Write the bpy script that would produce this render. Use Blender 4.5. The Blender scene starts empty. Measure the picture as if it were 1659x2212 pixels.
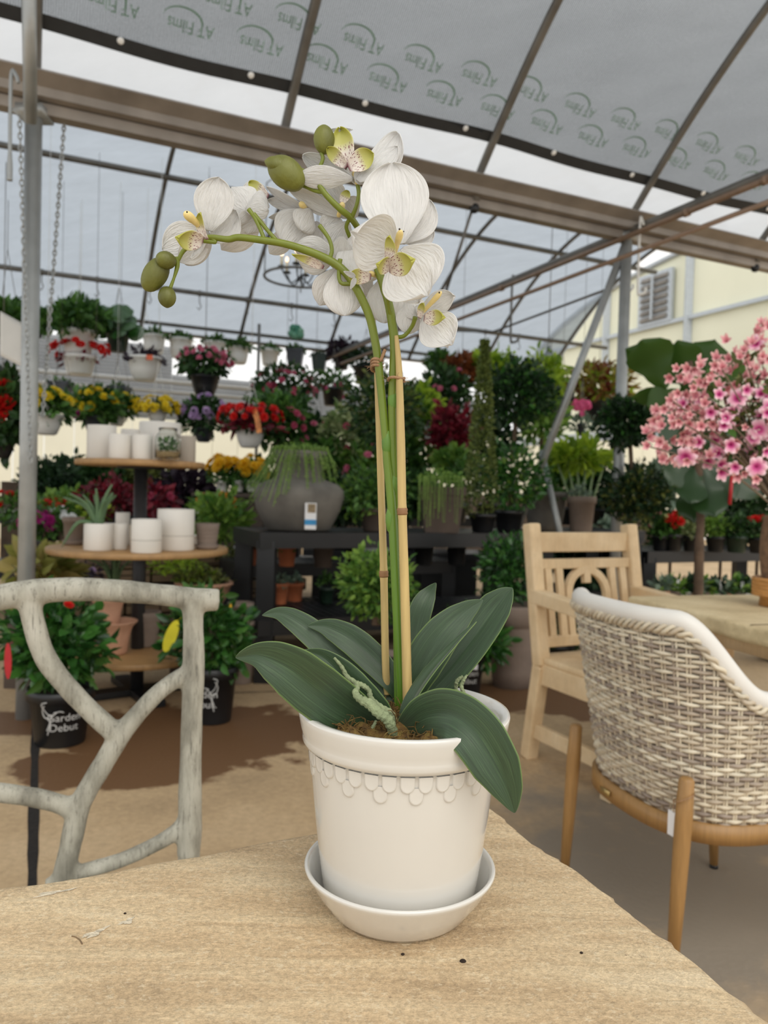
import bpy, math, random
import numpy as np
from mathutils import Vector, Matrix
from math import sin, cos, pi, radians as R
random.seed(7)
SC = bpy.context.scene
COL = SC.collection
# ------------------------------------------------------------------ camera, world, exposure
FPX, CXP, CYP = 1650.0, 829.5, 1106.0
CAM_H, PITCH, ROLL = 1.10, R(1.5), R(1.6)
fw = Vector((0, cos(PITCH), -sin(PITCH)))
up0 = Vector((0, sin(PITCH), cos(PITCH))); rt0 = Vector((1, 0, 0))
UPV = up0*cos(ROLL) - rt0*sin(ROLL)
RTV = rt0*cos(ROLL) + up0*sin(ROLL)
CAMLOC = Vector((0, 0, CAM_H))
cam_d = bpy.data.cameras.new('camera'); cam = bpy.data.objects.new('camera', cam_d); COL.objects.link(cam)
M3 = Matrix((RTV, UPV, -fw)).transposed()
cam.matrix_world = Matrix.Translation(CAMLOC) @ M3.to_4x4()
cam_d.lens = 6.86; cam_d.sensor_fit = 'VERTICAL'; cam_d.sensor_height = 2212/FPX*6.86; cam_d.sensor_width = 1659/FPX*6.86
cam_d.clip_start = 0.02; cam_d.clip_end = 200
cam_d.dof.use_dof = True; cam_d.dof.focus_distance = 0.62; cam_d.dof.aperture_fstop = 2.3
SC.camera = cam
SC.view_settings.view_transform = 'Standard'; SC.view_settings.look = 'None'
SC.view_settings.exposure = 0.0; SC.view_settings.gamma = 1.0
SC.cycles.use_denoising = True
SC.cycles.max_bounces = 8; SC.cycles.transparent_max_bounces = 24
world = bpy.data.worlds.new('overcast_sky'); SC.world = world; world.use_nodes = True
wn = world.node_tree.nodes; wl = world.node_tree.links
bg = wn['Background']; bg.inputs[1].default_value = 1.25
tc = wn.new('ShaderNodeTexCoord'); nz = wn.new('ShaderNodeTexNoise'); nz.inputs['Scale'].default_value = 1.6; nz.inputs['Detail'].default_value = 5
cr = wn.new('ShaderNodeValToRGB'); cr.color_ramp.elements[0].color = (.90, .93, .96, 1); cr.color_ramp.elements[1].color = (1.0, .985, .95, 1)
cr.color_ramp.elements[0].position = .3; cr.color_ramp.elements[1].position = .62
wl.new(tc.outputs['Generated'], nz.inputs['Vector']); wl.new(nz.outputs['Fac'], cr.inputs[0]); wl.new(cr.outputs[0], bg.inputs[0])
sund = bpy.data.lights.new('veiled_sun', 'SUN'); sund.energy = 1.4; sund.angle = R(50); sund.color = (1, .95, .87)
sun = bpy.data.objects.new('veiled_sun', sund); COL.objects.link(sun); sun.rotation_euler = (R(42), R(8), R(12))

def P(px, py, Y):
    """point of the place seen at photo pixel (px, py) at forward distance Y metres"""
    d = fw + RTV*((px-CXP)/FPX) + UPV*(-(py-CYP)/FPX)
    return CAMLOC + d*(Y/d.y)
def G(px, py, h=0.0):
    d = fw + RTV*((px-CXP)/FPX) + UPV*(-(py-CYP)/FPX)
    return CAMLOC + d*((h-CAM_H)/d.z)
def S(n, Y): return n*Y/FPX           # size in metres of n pixels at distance Y

# house axes: U along the gutter, V across the bays
UX, VX = Vector((.906, .423, 0)), Vector((-.423, .906, 0))
def W(u, v, h=0.0): return UX*u + VX*v + Vector((0, 0, h))

# ------------------------------------------------------------------ mesh helpers
class MB:
    def __init__(s): s.v = []; s.f = []; s.uv = []; s.mi = []; s.cur = 0
    def add(s, vs, fs, uvs=None):
        b = len(s.v); s.v += [Vector(v) for v in vs]
        for f in fs:
            s.f.append(tuple(i+b for i in f)); s.mi.append(s.cur)
        s.uv += (uvs if uvs else [(0, 0)]*len(vs))
        return b
    def box(s, c, size, rot=None, taper=1.0):
        c = Vector(c); hx, hy, hz = size[0]/2, size[1]/2, size[2]/2
        vs = []
        for z in (-1, 1):
            k = taper if z < 0 else 1.0
            for x, y in ((-1, -1), (1, -1), (1, 1), (-1, 1)):
                p = Vector((x*hx*k, y*hy*k, z*hz))
                if rot is not None: p = rot @ p
                vs.append(c+p)
        s.add(vs, [(3, 2, 1, 0), (4, 5, 6, 7), (0, 1, 5, 4), (1, 2, 6, 5), (2, 3, 7, 6), (3, 0, 4, 7)])
        return s
    def bar(s, a, b, w, h, upv=(0, 0, 1)):
        a, b = Vector(a), Vector(b); d = (b-a); L = d.length; d.normalize()
        u = Vector(upv); sd = d.cross(u)
        if sd.length < 1e-4: sd = d.cross(Vector((1, 0, 0)))
        sd.normalize(); n = sd.cross(d)
        rot = Matrix((sd, d, n)).transposed()
        return s.box((a+b)/2, (w, L, h), rot)
    def tube(s, pts, rad, n=10, caps=True, closed=False):
        pts = [Vector(p) for p in pts]; m = len(pts)
        if not hasattr(rad, '__len__'): rad = [rad]*m
        prev = None; vs = []; uvs = []; acc = 0
        for i, p in enumerate(pts):
            if closed: d = pts[(i+1) % m]-pts[i-1]
            else: d = pts[min(i+1, m-1)]-pts[max(i-1, 0)]
            if d.length < 1e-9: d = Vector((0, 0, 1))
            d.normalize()
            if prev is None:
                a = Vector((0, 0, 1)) if abs(d.z) < .9 else Vector((1, 0, 0))
                prev = (a-d*a.dot(d)).normalized()
            else:
                q = prev-d*prev.dot(d)
                prev = q.normalized() if q.length > 1e-6 else prev
            b = d.cross(prev)
            if i: acc += (p-pts[i-1]).length
            for k in range(n):
                t = 2*pi*k/n
                vs.append(p+(prev*cos(t)+b*sin(t))*rad[i]); uvs.append((k/n, acc))
        fs = []
        for i in range(m if closed else m-1):
            j = (i+1) % m
            for k in range(n):
                k2 = (k+1) % n
                fs.append((i*n+k, i*n+k2, j*n+k2, j*n+k))
        if caps and not closed:
            fs.append(tuple(range(n))[::-1]); fs.append(tuple((m-1)*n+k for k in range(n)))
        s.add(vs, fs, uvs); return s
    def lathe(s, prof, c=(0, 0, 0), n=40, mod=None, axis=None):
        c = Vector(c); m = len(prof); vs = []; uvs = []; acc = 0
        for i, (r, z) in enumerate(prof):
            if i: acc += math.hypot(r-prof[i-1][0], z-prof[i-1][1])
            for k in range(n):
                t = 2*pi*k/n; rr = r*(mod(t, z) if mod else 1)
                p = Vector((rr*cos(t), rr*sin(t), z))
                if axis is not None: p = axis @ p
                vs.append(c+p); uvs.append((k/n, acc))
        fs = []
        for i in range(m-1):
            for k in range(n):
                k2 = (k+1) % n
                fs.append((i*n+k, i*n+k2, (i+1)*n+k2, (i+1)*n+k))
        if prof[0][0] > 1e-6: fs.append(tuple(range(n))[::-1])
        if prof[-1][0] > 1e-6: fs.append(tuple((m-1)*n+k for k in range(n)))
        s.add(vs, fs, uvs); return s
    def ball(s, c, r, n=12, rot=None):
        if not hasattr(r, '__len__'): r = (r, r, r)
        c = Vector(c); m = max(4, n//2+1); vs = []; fs = []
        for i in range(m+1):
            a = pi*i/m
            for k in range(n):
                t = 2*pi*k/n
                p = Vector((r[0]*sin(a)*cos(t), r[1]*sin(a)*sin(t), r[2]*cos(a)))
                if rot is not None: p = rot @ p
                vs.append(c+p)
        for i in range(m):
            for k in range(n):
                k2 = (k+1) % n
                fs.append((i*n+k, (i+1)*n+k, (i+1)*n+k2, i*n+k2))
        s.add(vs, fs); return s
    def grid(s, fn, nu, nv):
        """fn(a,b) a,b in 0..1"""
        vs = []; uvs = []
        for i in range(nu+1):
            for j in range(nv+1):
                a, b = i/nu, j/nv
                vs.append(fn(a, b)); uvs.append((a, b))
        w = nv+1
        fs = [(i*w+j, (i+1)*w+j, (i+1)*w+j+1, i*w+j+1) for i in range(nu) for j in range(nv)]
        s.add(vs, fs, uvs); return s

def origin_of(p):
    o = Vector((0, 0, 0))
    while p is not None:
        o = o+Vector(p.location); p = p.parent
    return o
def build(name, mb, mat, parent=None, smooth=True, loc=None, bevel=0, subsurf=0, solid=0, kind=None, label=None, weld=False):
    """link the collected mesh as ONE object; vertices are given in world space"""
    o0 = origin_of(parent)
    base = Vector(loc) if loc is not None else Vector((0, 0, 0))
    off = o0+base
    me = bpy.data.meshes.new(name)
    me.from_pydata([tuple(v-off) for v in mb.v], [], mb.f)
    mats = mat if isinstance(mat, (list, tuple)) else [mat]
    for m in mats: me.materials.append(m)
    if any(mb.mi): me.polygons.foreach_set('material_index', mb.mi)
    uvl = me.uv_layers.new(name='UVMap')
    li = np.empty(len(me.loops), dtype=np.int32); me.loops.foreach_get('vertex_index', li)
    uva = np.array(mb.uv, dtype=np.float32)[li]
    uvl.data.foreach_set('uv', uva.ravel())
    me.polygons.foreach_set('use_smooth', [smooth]*len(me.polygons))
    me.update()
    o = bpy.data.objects.new(name, me); COL.objects.link(o)
    if parent is not None: o.parent = parent
    o.location = base
    if solid:
        m = o.modifiers.new('thickness', 'SOLIDIFY'); m.thickness = solid; m.offset = 0
    if bevel:
        m = o.modifiers.new('bevel', 'BEVEL'); m.width = bevel; m.segments = 2; m.limit_method = 'ANGLE'; m.angle_limit = R(40)
    if subsurf:
        m = o.modifiers.new('subsurf', 'SUBSURF'); m.levels = subsurf; m.render_levels = subsurf
    if smooth and bevel:
        m = o.modifiers.new('wn', 'WEIGHTED_NORMAL'); m.keep_sharp = True
    if kind: o['kind'] = kind
    if label: o['label'] = label
    return o
def tag(o, label, cat, group=None, kind=None):
    o['label'] = label; o['category'] = cat
    if group: o['group'] = group
    if kind: o['kind'] = kind
    return o
def thing(name, loc, label, cat, group=None):
    o = bpy.data.objects.new(name, None); COL.objects.link(o); o.location = Vector(loc); o.empty_display_size = .1
    return tag(o, label, cat, group)
def struct(name, mb, mat, smooth=False, **k):
    o = build(name, mb, mat, None, smooth, **k); o['kind'] = 'structure'; return o
def catmull(pts, n=8):
    pts = [Vector(p) for p in pts]; out = []
    for i in range(len(pts)-1):
        p0 = pts[max(i-1, 0)]; p1 = pts[i]; p2 = pts[i+1]; p3 = pts[min(i+2, len(pts)-1)]
        for k in range(n):
            t = k/n
            out.append(.5*((2*p1)+(-p0+p2)*t+(2*p0-5*p1+4*p2-p3)*t*t+(-p0+3*p1-3*p2+p3)*t**3))
    out.append(pts[-1]); return out
def lerpl(vals, t):
    x = t*(len(vals)-1); i = min(int(x), len(vals)-2); k = x-i
    return vals[i]*(1-k)+vals[i+1]*k
def smooth_step(a, b, x):
    t = max(0, min(1, (x-a)/(b-a))); return t*t*(3-2*t)

# ------------------------------------------------------------------ materials
def hexc(h):
    h = h.lstrip('#'); c = [int(h[i:i+2], 16)/255 for i in (0, 2, 4)]
    return tuple((x/12.92 if x <= .04045 else ((x+.055)/1.055)**2.4) for x in c)+(1,)
def mat_new(name):
    m = bpy.data.materials.new(name); m.use_nodes = True
    return m, m.node_tree.nodes, m.node_tree.links, m.node_tree.nodes['Principled BSDF']
MATS = {}
def simple(name, col, rough=.6, metal=0, var=0.12, scale=20, bump=0.0, bscale=60, spec=.5, coat=0, stretch=(1, 1, 1)):
    if name in MATS: return MATS[name]
    m, n, l, b = mat_new(name)
    c = hexc(col) if isinstance(col, str) else col
    t = n.new('ShaderNodeTexCoord'); mp = n.new('ShaderNodeMapping'); mp.inputs['Scale'].default_value = stretch
    l.new(t.outputs['Object'], mp.inputs[0])
    z = n.new('ShaderNodeTexNoise'); z.inputs['Scale'].default_value = scale; z.inputs['Detail'].default_value = 5
    l.new(mp.outputs[0], z.inputs['Vector'])
    r = n.new('ShaderNodeValToRGB')
    r.color_ramp.elements[0].position = .3; r.color_ramp.elements[1].position = .7
    r.color_ramp.elements[0].color = tuple(x*(1-var) for x in c[:3])+(1,)
    r.color_ramp.elements[1].color = tuple(min(1, x*(1+var)) for x in c[:3])+(1,)
    l.new(z.outputs['Fac'], r.inputs[0]); l.new(r.outputs[0], b.inputs['Base Color'])
    b.inputs['Roughness'].default_value = rough; b.inputs['Metallic'].default_value = metal
    b.inputs['Specular IOR Level'].default_value = spec
    if coat: b.inputs['Coat Weight'].default_value = coat; b.inputs['Coat Roughness'].default_value = .06
    if bump:
        z2 = n.new('ShaderNodeTexNoise'); z2.inputs['Scale'].default_value = bscale; z2.inputs['Detail'].default_value = 6
        l.new(mp.outputs[0], z2.inputs['Vector'])
        bp = n.new('ShaderNodeBump'); bp.inputs['Strength'].default_value = bump; bp.inputs['Distance'].default_value = .01
        l.new(z2.outputs['Fac'], bp.inputs['Height']); l.new(bp.outputs[0], b.inputs['Normal'])
    MATS[name] = m; return m
def leafmat(name, c1, c2, rough=.45, trans=.25, spec=.4, k=1.0):
    if name in MATS: return MATS[name]
    m, n, l, b = mat_new(name)
    g = n.new('ShaderNodeNewGeometry'); r = n.new('ShaderNodeValToRGB')
    kk = lambda c: tuple(min(1, x*k) for x in hexc(c)[:3])+(1,)
    r.color_ramp.elements[0].color = kk(c1); r.color_ramp.elements[1].color = kk(c2)
    l.new(g.outputs['Random Per Island'], r.inputs[0]); l.new(r.outputs[0], b.inputs['Base Color'])
    b.inputs['Roughness'].default_value = rough; b.inputs['Specular IOR Level'].default_value = spec
    tr = n.new('ShaderNodeBsdfTranslucent'); l.new(r.outputs[0], tr.inputs[0])
    mx = n.new('ShaderNodeMixShader'); mx.inputs[0].default_value = trans
    out = n['Material Output']
    l.new(b.outputs[0], mx.inputs[1]); l.new(tr.outputs[0], mx.inputs[2]); l.new(mx.outputs[0], out.inputs[0])
    MATS[name] = m; return m

steel = simple('galvanised_steel', '#a8abaa', .42, .4, .14, 9, .1, 60)
steel_d = simple('weathered_grey_pipe', '#6f6c66', .5, .45, .2, 8)
gutter_m = simple('weathered_gutter_metal', '#968d83', .5, .3, .2, 5, stretch=(1, 1, 1))
white_pl = simple('white_plastic', '#e6e4de', .35, 0, .03, 6)
black_pl = simple('black_plastic', '#1b1c1e', .4, 0, .2, 8)
char_pl = simple('charcoal_plastic', '#3b3d42', .45, 0, .1, 8)
green_pl = simple('dark_green_plastic', '#1f3327', .4, 0, .1, 8)
terra = simple('terracotta', '#b86a44', .75, 0, .14, 14, .1)
terra_p = simple('pale_terracotta', '#d0a185', .8, 0, .16, 10, .1)
browncl = simple('grey_brown_clay', '#85766b', .85, 0, .12, 9, .12)
darkcl = simple('dark_brown_clay', '#54483f', .85, 0, .15, 9, .12)
concrete_p = simple('mottled_grey_concrete', '#6d6962', .8, 0, .28, 7, .2)
soil = simple('dark_soil', '#2b1f17', .95, 0, .3, 40, .6, 80)
# ------------------------------------------------------------------ the setting
# floor: damp tan concrete
m, n, l, b = mat_new('stained_tan_concrete')
t = n.new('ShaderNodeTexCoord')
def noise(scale, detail=5, rough=.55, vec=None):
    z = n.new('ShaderNodeTexNoise'); z.inputs['Scale'].default_value = scale; z.inputs['Detail'].default_value = detail; z.inputs['Roughness'].default_value = rough
    l.new(vec if vec is not None else t.outputs['Object'], z.inputs['Vector']); return z
def ramp(src, stops):
    r = n.new('ShaderNodeValToRGB'); e = r.color_ramp.elements
    while len(e) < len(stops): e.new(.5)
    for i, (p, c) in enumerate(stops): e[i].position = p; e[i].color = hexc(c) if isinstance(c, str) else c
    l.new(src, r.inputs[0]); return r
def mixc(fac, a, c, mode='MIX'):
    x = n.new('ShaderNodeMix'); x.data_type = 'RGBA'; x.blend_type = mode
    if isinstance(fac, float): x.inputs[0].default_value = fac
    else: l.new(fac, x.inputs[0])
    for s, v in ((6, a), (7, c)):
        if isinstance(v, str): x.inputs[s].default_value = hexc(v)
        else: l.new(v, x.inputs[s])
    return x.outputs[2]
base = ramp(noise(1.6, 8, .62).outputs['Fac'], [(.28, '#a68d6c'), (.5, '#c2a680'), (.74, '#d0b590')])
fine = ramp(noise(38, 6, .7).outputs['Fac'], [(.3, (.78, .78, .78, 1)), (.7, (1.08, 1.08, 1.08, 1))])
c1 = mixc(1.0, base.outputs[0], fine.outputs[0], 'MULTIPLY')
# wet stains: blobs around real places on the floor
def blob(c, rx, ry, soft=.35):
    mp = n.new('ShaderNodeMapping'); mp.vector_type = 'POINT'
    mp.inputs['Location'].default_value = (-c.x/rx, -c.y/ry, 0); mp.inputs['Scale'].default_value = (1/rx, 1/ry, 0)
    l.new(t.outputs['Object'], mp.inputs[0])
    zz = noise(4.2, 5, .6)
    ad = n.new('ShaderNodeVectorMath'); ad.operation = 'MULTIPLY_ADD'; ad.inputs[1].default_value = (1.5, 1.5, 0); 
    l.new(zz.outputs['Color'], ad.inputs[0]); l.new(mp.outputs[0], ad.inputs[2])
    sb = n.new('ShaderNodeVectorMath'); sb.operation = 'SUBTRACT'; sb.inputs[1].default_value = (.75, .75, 0); l.new(ad.outputs[0], sb.inputs[0])
    sp = n.new('ShaderNodeVectorMath'); sp.operation = 'MULTIPLY'; sp.inputs[1].default_value = (1, 1, 0); l.new(sb.outputs[0], sp.inputs[0])
    ln = n.new('ShaderNodeVectorMath'); ln.operation = 'LENGTH'; l.new(sp.outputs[0], ln.inputs[0])
    mr = n.new('ShaderNodeMapRange'); mr.inputs['From Min'].default_value = 1.0; mr.inputs['From Max'].default_value = 1.0-soft*.35
    l.new(ln.outputs['Value'], mr.inputs['Value']); return mr.outputs['Result']
def mx(a, b2):
    x = n.new('ShaderNodeMath'); x.operation = 'MAXIMUM'; l.new(a, x.inputs[0]); l.new(b2, x.inputs[1]); return x.outputs[0]
wet = blob(G(430, 1585), .62, .50)
wet = mx(wet, blob(G(250, 1665), .42, .20)); wet = mx(wet, blob(G(1130, 1505), .5, .38)); wet = mx(wet, blob(G(1280, 1520), .45, .3))
wet = mx(wet, blob(G(40, 1560), .35, .2)); wet = mx(wet, blob(G(640, 1560), .35, .12))
c1 = mixc(blob(G(1480, 1900), .75, .9, 1.6), c1, '#8c8172', 'MIX')
c2 = mixc(wet, c1, '#735336')
l.new(mixc(.0, c2, c2), b.inputs['Base Color'])
c3 = n.new('ShaderNodeMix'); c3.data_type = 'RGBA'; c3.blend_type = 'MIX'
rg = n.new('ShaderNodeMapRange'); rg.inputs['To Min'].default_value = .8; rg.inputs['To Max'].default_value = .55; l.new(wet, rg.inputs['Value']); l.new(rg.outputs[0], b.inputs['Roughness'])
l.new(c2, b.inputs['Base Color'])
bp = n.new('ShaderNodeBump'); bp.inputs['Strength'].default_value = .25; bp.inputs['Distance'].default_value = .01
l.new(noise(55, 6).outputs['Fac'], bp.inputs['Height']); l.new(bp.outputs[0], b.inputs['Normal'])
floor_m = m
mb = MB(); mb.grid(lambda a, b_: Vector((-9+a*26, -2+b_*24, 0)), 2, 2)
struct('floor', mb, floor_m)
# drain slot and joints in the slab
slot_m = simple('dark_drain_gap', '#1d1712', .9, 0, .4, 40, .5, 60)
def strip(p, q, w, mat, name, h=.0015):
    d = (q-p).normalized(); s_ = Vector((-d.y, d.x, 0)); mb = MB()
    N = 40
    def f(a, b_):
        x = p.lerp(q, a); ww = w*(1+.18*math.sin(a*37)+.12*math.sin(a*91))
        return x+s_*(b_-.5)*ww+Vector((0, 0, h))
    mb.grid(f, N, 1); return struct(name, mb, mat)
gA, gB = G(76, 1600), G(70, 1902)
dd = (gB-gA).normalized()
strip(gA-dd*2.6, gB+dd*.9, .03, slot_m, 'trim_1')
strip(G(505, 1497), G(640, 1490)+Vector((.9, .2, 0)), .012, slot_m, 'trim_2')

# --- greenhouse frame
V0, VW, HG, HR = 3.9, 5.5, 2.9, 1.4
def arch(v):      # height of the arched roof over position v
    base_v = V0 if v >= V0 else V0-VW
    tt = (v-base_v)/VW*2-1
    return HG+HR*(1-tt*tt)
US = [-2.34, -1.17, 0, 1.17, 2.34, 3.51, 4.68, 5.85, 7.02]
# roof skins
def film_mat(name, col, transp, tcol, stripes=0, mott=.15):
    m, n, l, b = mat_new(name)
    out = n['Material Output']; n.remove(b)
    t = n.new('ShaderNodeTexCoord')
    z = n.new('ShaderNodeTexNoise'); z.inputs['Scale'].default_value = 2.2; z.inputs['Detail'].default_value = 7; z.inputs['Roughness'].default_value = .7
    mp = n.new('ShaderNodeMapping'); mp.inputs['Rotation'].default_value = (0, 0, R(-25)); mp.inputs['Scale'].default_value = (.8, 3.5, 2)
    l.new(t.outputs['Object'], mp.inputs[0]); l.new(mp.outputs[0], z.inputs['Vector'])
    r = n.new('ShaderNodeValToRGB'); c = hexc(col)
    r.color_ramp.elements[0].position = .3; r.color_ramp.elements[1].position = .7
    r.color_ramp.elements[0].color = tuple(x*(1-mott) for x in c[:3])+(1,); r.color_ramp.elements[1].color = tuple(min(1, x*(1+mott)) for x in c[:3])+(1,)
    l.new(z.outputs['Fac'], r.inputs[0])
    tl = n.new('ShaderNodeBsdfTranslucent'); l.new(r.outputs[0], tl.inputs[0])
    df = n.new('ShaderNodeBsdfDiffuse'); l.new(r.outputs[0], df.inputs[0])
    m1 = n.new('ShaderNodeMixShader'); m1.inputs[0].default_value = .12 if not stripes else .3; l.new(tl.outputs[0], m1.inputs[1]); l.new(df.outputs[0], m1.inputs[2])
    tp = n.new('ShaderNodeBsdfTransparent'); tp.inputs[0].default_value = hexc(tcol)
    m2 = n.new('ShaderNodeMixShader'); m2.inputs[0].default_value = transp
    if stripes:   # the knit of the shade cloth: fine rows of open holes
        uv = n.new('ShaderNodeUVMap')
        wv = n.new('ShaderNodeTexWave'); wv.inputs['Scale'].default_value = stripes; wv.inputs['Distortion'].default_value = 1.5; wv.inputs['Detail'].default_value = 2
        wv.bands_direction = 'X'
        l.new(uv.outputs[0], wv.inputs['Vector'])
        z3 = n.new('ShaderNodeTexNoise'); z3.inputs['Scale'].default_value = stripes*4; z3.inputs['Detail'].default_value = 3; l.new(uv.outputs[0], z3.inputs['Vector'])
        ml = n.new('ShaderNodeMath'); ml.operation = 'ADD'; l.new(wv.outputs['Fac'], ml.inputs[0]); l.new(z3.outputs['Fac'], ml.inputs[1])
        mr = n.new('ShaderNodeMapRange'); mr.inputs['From Min'].default_value = .5; mr.inputs['From Max'].default_value = 1.3
        mr.inputs['To Min'].default_value = max(0, transp-.16); mr.inputs['To Max'].default_value = transp+.16
        l.new(ml.outputs[0], mr.inputs[0]); l.new(mr.outputs[0], m2.inputs[0])
    l.new(m1.outputs[0], m2.inputs[1]); l.new(tp.outputs[0], m2.inputs[2]); l.new(m2.outputs[0], out.inputs[0])
    return m
film = film_mat('white_poly_film', '#fdfdfd', .14, '#ffffff', mott=.05)
cloth = film_mat('grey_knitted_shade_cloth', '#66686a', .30, '#dfe3e6', 30, .2)
cloth2 = film_mat('grey_blue_shaded_film', '#8d949b', .34, '#d5dde6', 0, .14)
HEMV = 3.71
# near bay
mb = MB(); mb.grid(lambda a, b_: W(-2.6+a*8.4, -.3+b_*(V0+.05+.3), arch(min(-.3+b_*(V0+.35), V0-.001))+.035), 10, 22)
struct('ceiling', mb, film, True)
mb = MB()
def clothf(a, b_):
    u = -2.6+a*8.4; v = -.3+b_*(HEMV+.3)
    sag = -.012*math.sin(u/1.17*pi)**2
    return W(u, v+.006*math.sin(u*2.2)*b_, arch(v)+.012+sag)
mb.grid(clothf, 70, 26)
for i, (a, b_) in enumerate(mb.uv): mb.uv[i] = (a*8.4, b_*4)
sc_o = tag(build('shade_cloth', mb, cloth, None, True), 'grey knitted shade cloth under the near curved roof with dark hem', 'shade cloth')
# hem with eyelets
hem_m = simple('black_hem_tape', '#2b2c2c', .7)
mb = MB()
def hemf(a, b_):
    u = -2.6+a*8.4; v = HEMV-.03+b_*.045+.006*math.sin(u*2.2)
    return W(u, v, arch(v)+.006-.012*math.sin(u/1.17*pi)**2)
mb.grid(hemf, 90, 2)
hem = build('hem', mb, hem_m, sc_o)
eye_m = simple('bright_eyelet', '#f4f4f0', .3)
for k in range(14):
    u = -.85+k*.6; v = HEMV-.02+.006*math.sin(u*2.2); mb = MB()
    c = W(u, v, arch(v)-.004); nrm = Vector((0, 0, -1))
    sl = (arch(v+.01)-arch(v-.01))/.02
    vdir = (VX+Vector((0, 0, sl))).normalized()
    rot = Matrix((UX, vdir, UX.cross(vdir))).transposed()
    mb.lathe([(0, -.003), (.013, -.003), (.016, 0), (.013, .003), (0, .003)], c, 14, axis=rot)
    build('eyelet', mb, eye_m, hem)
# printed marks on the film seen through the cloth edge (words run upside down)
ink = simple('green_print', '#6c8c7b', .7)
fnt = None
def flat_text(body, size, extrude=0.0):
    cu = bpy.data.curves.new('t', 'FONT'); cu.body = body; cu.size = size; cu.extrude = extrude; cu.align_x = 'CENTER'; cu.align_y = 'CENTER'
    o = bpy.data.objects.new('t', cu); COL.objects.link(o)
    dg = bpy.context.evaluated_depsgraph_get(); me = bpy.data.meshes.new_from_object(o.evaluated_get(dg))
    bpy.data.objects.remove(o); bpy.data.curves.remove(cu)
    return [v.co.copy() for v in me.vertices], [tuple(p.vertices) for p in me.polygons]
tv, tf = flat_text('AT Films', .058)
for k in range(17):
    for row in range(2):
        u0 = -.35+k*.33+row*.15; v0 = HEMV-.12-row*.10
        mb = MB()
        def put(x, y): # map flat print to the curved skin; mirrored and upside down as read from below
            u = u0+x; v = v0+y
            return W(u, v, arch(v)-.004-.012*math.sin(u/1.17*pi)**2)
        mb.add([put(c.x, -c.y*-1) if False else put(-c.x, c.y) for c in tv], tf)
        N = 22
        ring = []
        for i in range(N+1):
            a = R(-175)+R(215)*i/N
            for w_ in (0, 1):
                rr = 1+.16*w_*sin(pi*i/N)
                ring.append(put(.085*cos(a)*rr-.04, (.040*sin(a)*rr-.012)))
        mb.add(ring, [(2*i, 2*i+1, 2*i+3, 2*i+2) for i in range(N)])
        build('printed_mark', mb, ink, sc_o, False)
# far bay
mb = MB(); mb.grid(lambda a, b_: W(-6+a*13.1, V0+b_*VW, arch(V0+.001+b_*(VW-.002))+.03), 10, 30)
struct('ceiling_far', mb, cloth2, True)
# gutter
mb = MB()
prof = [(-.15, .020), (-.165, .005), (-.09, -.03), (-.09, -.07), (.09, -.07), (.09, -.03), (.165, .005), (.15, .020), (.07, -.02), (-.07, -.02)]
for i in range(len(prof)): pass
def gut(u0, u1, mb):
    k = len(prof)
    mb.add([W(u, V0+p[0], HG+p[1]) for u in (u0, u1) for p in prof], [(i, (i+1) % k, k+(i+1) % k, k+i) for i in range(k)])
gut(-6, 7.3, mb)
tag(build('roof_gutter', mb, gutter_m, None, False), 'long weathered metal gutter running across between the two arched roofs', 'gutter')
mb = MB(); k = len(prof)
mb.add([W(u, V0+VW+p[0]*.3, HG+p[1]*.3+.02) for u in (-6, 7.3) for p in prof], [(i, (i+1) % k, k+(i+1) % k, k+i) for i in range(k)])
tag(build('roof_gutter', mb, gutter_m, None, False), 'thin far gutter above the row of white hanging pots', 'gutter')
mb = MB(); mb.bar(W(-6, V0, HG-.10), W(7.2, V0, HG-.10), .07, .05)
tag(build('gutter_rail', mb, gutter_m, None, False), 'flat steel rail running right beneath the near gutter', 'rail')
names = {-2.34: 'far left beyond the frame', }
hooplab = ['leftmost', 'second from the left', 'third from the left', 'fourth from the left', 'fifth from the left', 'sixth from the left', 'rightmost']
# near hoops
near_lab = {0: 'grey roof hoop rising at the left edge beside the hook', 1.17: 'grey near roof hoop meeting the gutter above the orchid buds',
            2.34: 'grey near roof hoop meeting the gutter just right of the orchid', 3.51: 'grey near roof hoop rising from the head of the right post',
            4.68: 'grey near roof hoop at the right edge of the picture'}
for u in (0, 1.17, 2.34, 3.51, 4.68):
    pts = []
    for i in range(33):
        v = V0-.03-i/32*4.1
        pts.append(W(u, v, arch(v)-.01))
    pts.insert(0, W(u, V0-.03, HG-.09))
    mb = MB(); mb.tube(pts, .024 if u else .03, 10)
    tag(build('roof_hoop', mb, steel_d), near_lab[u], 'roof hoop', 'hoops of the near roof')
far_lab = {-1.17: 'thin far roof hoop left of the chain', 0: 'thin far roof hoop behind the left pole', 1.17: 'dark far roof hoop curving down left of the white orchid',
           2.34: 'dark far roof hoop behind the left orchid spray', 3.51: 'dark far roof hoop behind the ring chandelier',
           4.68: 'far roof hoop right of the orchid stems', 5.85: 'far roof hoop right of the topmost orchid bloom', 7.02: 'outermost far roof hoop against the bright gable end'}
for u in US[1:]:
    pts = [W(u, V0+.02+i/36*(VW-.04), arch(V0+.02+i/36*(VW-.04))-.01) for i in range(37)]
    mb = MB(); mb.tube(pts, .022, 8)
    tag(build('roof_hoop', mb, steel_d), far_lab[u], 'roof hoop', 'hoops of the far roof')
def pipe(name, a, b_, r, mat, label, cat, group=None, n=10):
    mb = MB(); mb.tube([a, b_], r, n); return tag(build(name, mb, mat), label, cat, group)
pipe('roof_purlin', W(-6, 7.66, arch(7.66)-.04), W(7.4, 7.66, arch(7.66)-.04), .03, steel_d, 'upper long pipe crossing under the far roof just below the gutter', 'purlin', 'long pipes under the far roof')
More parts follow.
